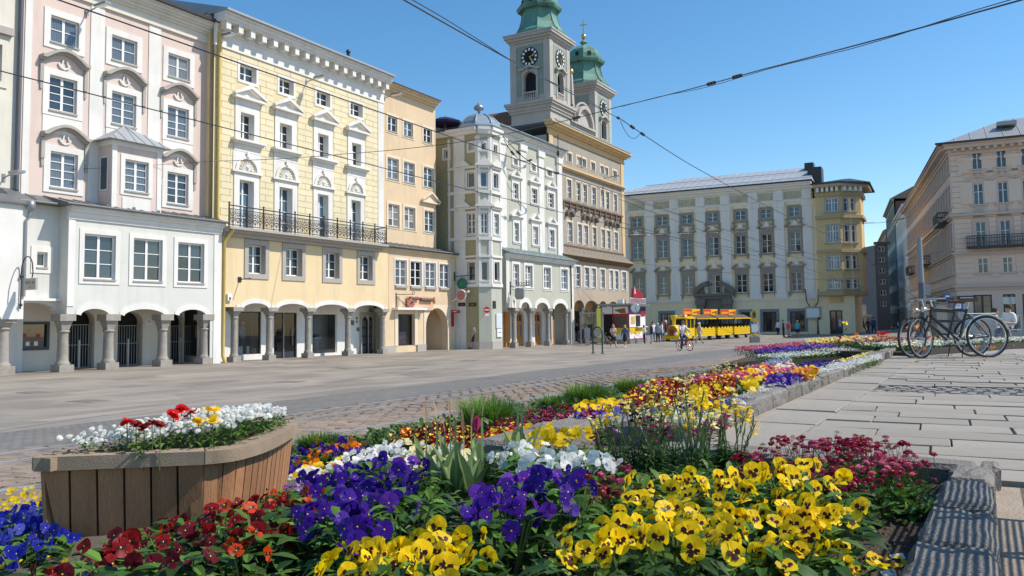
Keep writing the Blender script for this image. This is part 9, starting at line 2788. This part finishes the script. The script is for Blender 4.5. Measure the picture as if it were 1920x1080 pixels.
t=thing('arch_stand','dark green tubular arch stand with a round plate on the open square','stand',(p0_+p1_)/2,math.atan2(p1_.y-p0_.y,p1_.x-p0_.x))
hw_=(p1_-p0_).length/2; hh=hpx('K',410,Z)
GM=mat('dark_green_paint',(.02,.05,.045),.45,.05)
mb=MB(); mb.tube([(-hw_,0,0)]+[(-hw_*math.cos(PI*i/12),0,hh-hw_+hw_*math.sin(PI*i/12)) for i in range(13)]+[(hw_,0,0)],.045,8)
for x in (-hw_,hw_):mb.lathe([(.12,0),(.12,.03)],x,0,10)
mb.build('arch_tube',[GM],t)
mb=MB(); mb.T=Matrix.Translation((0,0,hh-hw_*1.02))@Matrix.Rotation(PI/2,4,'X'); mb.lathe([(hw_*.78,-.02),(hw_*.78,.02)],0,0,20); mb.build('round_plate',[M['stone_trim']],t)
MB().box(-hw_+.05,hw_-.05,-.02,.02,hh*.44,hh*.57).build('cross_panel',[M['grey_metal']],t)
MB().bar((-hw_,0,hh*.59),(hw_,0,hh*.59),.02,6).bar((-hw_,0,hh*.42),(hw_,0,hh*.42),.02,6).build('cross_bars',[GM],t)
p,Z=at_foot('K',178,830); t=thing('info_board','white information board on a post at the right end of the green arcade','notice board',p,HEAD*.6)
MB().bar((0,.05,0),(0,.05,hpx('K',345,Z)),.05,6).build('post',[M['grey_metal']],t); MB().box(-.25,.25,-.03,.02,hpx('K',150,Z),hpx('K',345,Z)).build('board',[M['white_paint']],t)
p,Z=at_foot('N',478,955); t=thing('litter_bin','grey metal litter bin by the green house corner','bin',p)
hh,ww=hpx('N',160,Z),hpx('N',95,Z)/2
MB().lathe([(ww*.85,0),(ww,hh*.1),(ww,hh*.85),(ww*.95,hh)],0,0,16).build('bin_body',[M['grey_metal']],t); MB().lathe([(ww*1.05,hh*.86),(ww*1.05,hh*.92)],0,0,16).build('rim',[M['stone_trim']],t); MB().box(-ww*.5,ww*.5,-ww*1.03,-ww*.9,hh*.62,hh*.8).build('opening',[M['bike_black']],t)
p,Z=at_foot('N',395,955); t=thing('letter_box_post','grey post box on a stand left of the litter bin','post box',p,HEAD)
hh=hpx('N',250,Z); MB().box(-.25,.25,-.15,.15,hh*.5,hh).build('box_body',[M['grey_metal']],t); MB().box(-.14,.14,-.1,.1,0,hh*.5-.002).build('stand',[M['stone_trim']],t); MB().box(-.22,.22,-.165,-.151,hh*.82,hh*.92).build('red_band',[mat('dull_red',(.3,.08,.07),.6,.1)],t)
p,Z=at_foot('N',395,955); t=thing('white_sign_box','white square box sign on a grey pole above the post box','sign',(p.x,p.y+.25,p.z),HEAD)
MB().bar((0,0,0),(0,0,hpx('N',440,Z)),.05,6).build('pole',[M['grey_metal']],t); MB().box(-.24,.22,-.12,-.04,hpx('N',360,Z),hpx('N',440,Z)).build('sign_panel',[mat('pale_blue_panel',(.6,.66,.7),.4,.05)],t)
a=f3b.at('N',463,515,-.3); t=thing('no_entry_sign','round red no entry sign with white bar on the green diagonal wall','traffic sign',f3b.world(a[0],-.3,a[1]),f3b.phi)
b=MB(); b.T=Matrix.Rotation(PI/2,4,'X'); b.lathe([(.21,-.02),(.21,.02)],0,0,20); b.build('disc',[mat('signal_red',(.55,.01,.02),.4,.02)],t)
MB().box(-.16,.16,-.035,-.022,-.035,.035).build('white_bar',[M['white_paint']],t); MB().box(-.13,.13,-.02,.02,-.42,-.24).build('sub_plate',[M['white_paint']],t); MB().bar((0,.05,-.45),(0,.05,.15),.02,5).bar((0,.05,-.1),(0,.3,-.1),.02,5).build('bracket',[M['grey_metal']],t)
p,Z=at_foot('T',1455,852); t=thing('flower_trough','square grey flower trough with yellow flowers near the last wagon','planter',p,HEAD)
ww,hh=hpx('T',140,Z)/2,hpx('T',85,Z)
mb=MB(); mb.hprism([(-ww*.95,-ww*.8),(ww*.95,-ww*.8),(ww*.95,ww*.8),(-ww*.95,ww*.8)],0,hh); mb.build('trough',[M['stone']],t); MB().box(-ww,ww,-ww*.85,ww*.85,hh,hh+.06).build('rim',[M['stone_trim']],t)
carpet('small_flowers','yellow flowers filling the square trough',None,.09,[('yellow',9)],.12,.22,CLUS,wpoly=[(p.x-ww*.8,p.y-ww*.7),(p.x+ww*.8,p.y-ww*.7),(p.x+ww*.8,p.y+ww*.7),(p.x-ww*.8,p.y+ww*.7)],fz=lambda x,y:p.z+hh,seed=60,leafn=4,cat='flowers')
t=thing('round_stop_sign','yellow round stop sign on a pole above the flower trough','sign',(p.x,p.y,p.z+hh),HEAD)
hs=hpx('T',360,Z); rr=hpx('T',57,Z)
MB().bar((0,0,0),(0,0,hs+rr),.035,6).build('pole',[M['grey_metal']],t)
b=MB(); b.T=Matrix.Translation((0,-.06,hs))@Matrix.Rotation(PI/2,4,'X'); b.lathe([(rr,-.02),(rr,.02)],0,0,20); b.build('disc',[mat('stop_yellow',(.62,.45,.02),.5,.04)],t)
MB().box(-rr,rr,-.08,-.04,hs-rr*2.0,hs-rr*1.2).build('name_plate',[mat('stop_yellow_plate',(.62,.45,.02),.5,.04)],t); MB().prism([(-.1,hs-.3),(.1,hs-.3),(.16,hs),(0,hs+.32),(-.16,hs)],-.09,-.081).build('mark',[M['bike_black']],t); MB().box(-.25,.25,-.08,-.04,hs-rr*5,hs-rr*2.8).build('timetable',[M['white_paint']],t)
q=at_depth(1731,610,46.0); zg_=ground_z(q[0],q[1]); qt=at_depth(1724.5,444,46.0)
t=thing('lamp_pole','tall grey pole with dark lower half above the bicycle handlebars','pole',(q[0],q[1],zg_))
top=Vector((qt[0]-q[0],qt[1]-q[1],qt[2]-zg_)); top=Vector((0,0,qt[2]-zg_))
zm=at_depth(1728,530,46.0)[2]-zg_
MB().lathe([(.15,zm),(.13,top.z)],0,0,10).build('upper_shaft',[mat('steel_blue_grey',(.22,.26,.29),.5,.05)],t); MB().lathe([(.24,-.1),(.19,.6),(.17,zm)],0,0,10).build('lower_shaft',[M['pipe_blue']],t)
u_,v_=1500+265/7.714,500+985/7.714; q=on_ground(u_,v_); Zb=float((CAMR@(np.array(q)-np.array([0,0,CZ])))[2]); hh=250/7.714/F_PX*Zb
t=thing('hooked_post','dark slim post with a hooked top before the turret house','post',q,HEAD)
MB().tube([(0,0,0),(0,0,hh*.85),(.05,0,hh*.97),(.16,0,hh),(.26,0,hh*.93),(.26,0,hh*.86)],.1,6).build('shaft',[M['bike_black']],t); MB().lathe([(.16,0),(.13,hh*.5)],0,0,8).build('lower_sleeve',[M['bike_black']],t)
for u0,v0,v1,lab in ((1776,551,565,'blue square parking sign with white arrow mark, left of two'),(1797,566,582,'blue square parking sign, right one and lower of two')):
 c=at_depth(u0,(v0+v1)/2,40); g=ground_z(c[0],c[1]); t=thing('parking_sign',lab,'traffic sign',(c[0],c[1],g),HEAD); s=(v1-v0)/F_PX*40/2
 MB().bar((0,.04,0),(0,.04,c[2]-g+s),.03,6).build('pole',[M['grey_metal']],t); MB().box(-s,s,-.02,.02,c[2]-g-s,c[2]-g+s).build('plate',[mat('sign_blue',(.02,.07,.32),.4,.03)],t)
 MB().box(-s*.55,s*.55,-.035,-.022,c[2]-g-s*.55,c[2]-g+s*.55).build('mark',[M['white_paint']],t)
 if u0<1780:MB().prism([(-s*.1,c[2]-g-s*.4),(s*.4,c[2]-g-s*.4),(s*.4,c[2]-g+s*.2)],-.045,-.036).build('red_mark',[M['red_paint']],t)
 else :text(t,'P',0,-.04,c[2]-g,s*1.0,mat('sign_blue_letter',(.02,.07,.32),.4,0))
for u0,lab in ((1812,'grey switch box'),(1765,'dark stone coloured stele')):
 c=on_ground(u0,628) if u0>1800 else at_depth(u0-2,622,38); g=ground_z(c[0],c[1]); t=thing('street_cabinet',lab+' behind the parked bicycles','cabinet',(c[0],c[1],g),HEAD)
 w_,h_=(.5,1.3) if u0>1800 else (.30,1.75)
 MB().box(-w_,w_,-.2,.2,.12,h_).build('cabinet_body',[M['dark_stone'] if u0<1800 else M['grey_metal']],t); MB().box(-w_*.9,w_*.9,-.17,.17,0,.119).build('foot',[M['dark_stone']],t); MB().box(-w_*.8,w_*.8,-.215,-.201,.3,h_-.15).build('door',[M['grey_metal'] if u0>1800 else M['stone']],t)
# == OVERHEAD WIRES
def wire(label,pts,r,group='tram overhead wires',fittings=(),name='overhead_wire'):
 t=mobj(name,MB().tube(pts,r,5).mesh(name,[M['bike_black']]),None,label,'wire',group)
 for f in fittings:
  n=len(pts)-1; x=f*n; i=min(n-1,int(x)); P_=Vector(pts[i]).lerp(Vector(pts[i+1]),x-i); D_=(Vector(pts[i+1])-Vector(pts[i])).normalized()
  m=MB()
  for k in (-1,0,1):m.bar(P_+D_*(.14*k-.05),P_+D_*(.14*k+.05),r*2.6+.012,6)
  m.build('insulator',[mat('insulator_brown',(.05,.025,.02),.4,.05)],t)
 return t
def sag(a,b,s,n=12):
 a,b=Vector(a),Vector(b); return [a.lerp(b,i/n)-Vector((0,0,s*4*(i/n)*(1-i/n))) for i in range(n+1)]
def along_y(u0,v0,u1,v1,zrel):
 d0,d1=ray(u0,v0),ray(u1,v1); return (d0[0]/d0[2]*zrel,d0[1]/d0[2]*zrel,CZ+zrel),(d1[0]/d1[2]*zrel,d1[1]/d1[2]*zrel,CZ+zrel)
for lab,A_,B_ in (('black contact wire crossing the pink and yellow house tops, upper of the left pair',(110,0),(860,262)),('black contact wire crossing the first floor windows of the left houses, lower of the pair',(0,133),(860,351))):
 a,b=along_y(*A_,*B_,4.1)
 d=(Vector(b)-Vector(a)); d.normalize(); far=Vector(a)+d*120
 far.x=a[0]+(b[0]-a[0])/max(.01,(b[1]-a[1]))*(far.y-a[1])*.3
 wire(lab,[Vector(a)-d*6,Vector(a),Vector(b),far],.011,fittings=(.9,))
def P3(u,v,Z):return Vector(at_depth(u,v,Z))
def out(pts,k=6):return [pts[0]+(pts[0]-pts[1]).normalized()*k*2]+pts
W=wire
a,b=P3(750,-4,14),P3(1165,224,34)
W('thick double span wire from the top centre down to the insulator by the cathedral',out(sag(a,b,.05)),.016,fittings=(.97,))
W('second strand of the double span wire from the top centre',[p+Vector((.02,0,.035+.05*math.sin(i*.9))) for i,p in enumerate(out(sag(a,b,.06)))],.010)
W('single wire running from the insulator down towards the turret house',sag(b,P3(1300,312,45),.05)+sag(P3(1300,312,45),P3(1585,452,90),.3)[1:],.02,fittings=(.06,.12))
W('span wire from the top right corner across to the yellow house',out(sag(P3(1925,-3,13),P3(1430,130,22),.02))[:-1]+sag(P3(1430,130,22),P3(1160,200,30),.03)[:-1]+sag(P3(1160,200,30),P3(850,268,40),.12)[:-1]+sag(P3(850,268,40),P3(640,289,42),.05)[:-1]+sag(P3(640,289,42),P3(400,302,36),.06),.016,fittings=(.24,.27,.45))
W('second strand of the span wire towards the top right corner',[p+Vector((0,0,.03+.03*math.sin(i))) for i,p in enumerate(out(sag(P3(1925,-3,13),P3(1165,200,29.5),.1,16)))],.009)
W('thin span wire across the lower pink wall',sag(P3(30,321,32),P3(400,302,37),.05),.008)
for i,(A_,B_,Z0,Z1,lab) in enumerate((((1075,338),(1545,483),60,100,'thin wire crossing the palace upper windows'),((1160,373),(1640,545),60,110,'thin wire crossing the palace from its left cornice to the street'),((1165,427),(1560,490),70,100,'thin wire over the palace middle windows'),((1163,441),(1640,416),70,85,'nearly level wire in front of the palace'),((1160,490),(1610,528),80,100,'lowest thin wire in front of the palace'),((1606,418),(1706,406),80,80,'wire between turret house and the right building against the sky'),((1060,385),(1420,480),50,80,'wire from the taupe house over the palace'),((1600,460),(1720,560),85,70,'wire in the street gap sloping right'),((1600,500),(1770,470),100,80,'wire across the street to the long rose facade'))):
 W(lab,sag(P3(*A_,Z0),P3(*B_,Z1),.25),.016 if i!=5 else .02,fittings=(.85,) if i in (5,3) else ())
r=random.Random(4)
for i,(A_,B_,lab) in enumerate((((938,250),(1046,325),'tangle of dropper cables at the green house front, upper strand'),((945,262),(995,300),'short looping cable at the green house dome'),((1046,252),(1046,325),'hanging feeder cable at the right end of the green house'))):
 W(lab,sag(P3(*A_,58),P3(*B_,62),.6),.03,'cables at the green house',fittings=(.3,.98))
W('looping slack cable under the insulator right of the cathedral',sag(P3(1163,226,34),P3(1200,250,36),.45),.012)
# == BENCH BESIDE THE NEAR KERB (throws the striped shadow)
bn=thing('wire_table','metal rod table just outside the lower right corner, throwing a striped shadow','table',(.20,0,0))
BX0,BX1,BY0,BY1,BZ=0.0,.56,.55,3.58,.66
m0=MB(); m0.box(-.0042,.0042,BY0,BY1,BZ,BZ+.006); m0=m0.mesh('rod',[M['grey_metal']])
for i in range(29):mobj('rod',m0,bn,loc=(BX0+(BX1-BX0)*i/28,0,0))
for i in range(7):
 y=BY0+(BY1-BY0)*i/6; MB().box(BX0,BX1,y-.012,y+.012,BZ-.02,BZ-.001).build('cross_bar',[M['grey_metal']],bn)
for y in (BY0+.25,BY1-.6):
 for x in (BX0+.06,BX1-.06):MB().bar((x,y,0),(x,y,BZ-.02),.02,6).build('leg',[M['grey_metal']],bn)
# == SHOP WINDOW DISPLAYS OF THE YELLOW HOUSE
gy=-.72
x_=w1[0]+(w1[1]-w1[0])*.52
wp=f1.world(x_,DY+.55,gy)
mq=person('mannequin in a bright blue jacket behind the left shop pane',0,0,0,f1.phi+.3,(.0,.25,.42),(.03,.08,.16),(.5,.45,.36),BL,'stand',False,True,loc=wp,hgt=1.62,seed=70)
mq.name='mannequin'; mq['category']='mannequin'
for i,(fx_,c) in enumerate(((.12,W_),(.28,W_),(.62,W_),(.78,BG),(.9,BG))):
 a=w1[0]+(w1[1]-w1[0])*fx_; p=f1.world(a,DY+.3,gy)
 t=thing('display_card',('white card at the far left of the blue jacket display','white card left of the mannequin feet','white stacked card right of the mannequin feet','small brown box beside the white stacked card','small brown box in the right corner of the display')[i],'card',p,f1.phi)
 MB().box(-.12 if i<3 else -.06,.12 if i<3 else .06,-.02,.02,0,.36 if i<3 else .26).build('card',[cloth(c)],t)
p=f1.world(w3[0]+(w3[1]-w3[0])*.34,DY+.45,gy)
t=thing('display_table','small white display table with green plant behind the right shop pane','table',p,f1.phi)
MB().box(-.3,.3,-.2,.2,.62,.68).build('table_top',[M['white_paint']],t)
for sx in (-.2,0,.2):MB().bar((sx,0,0),(sx,0,.62),.025,6).build('leg',[M['white_paint']],t)
p2=f1.world(w3[0]+(w3[1]-w3[0])*.34,DY+.45,gy+.68); o=mobj('small_plant',foliage_t(90,40,.16,.22,.14,.05,.8).mesh('small_plant',FM),None,'small green plant on the white display table','plant',loc=p2)
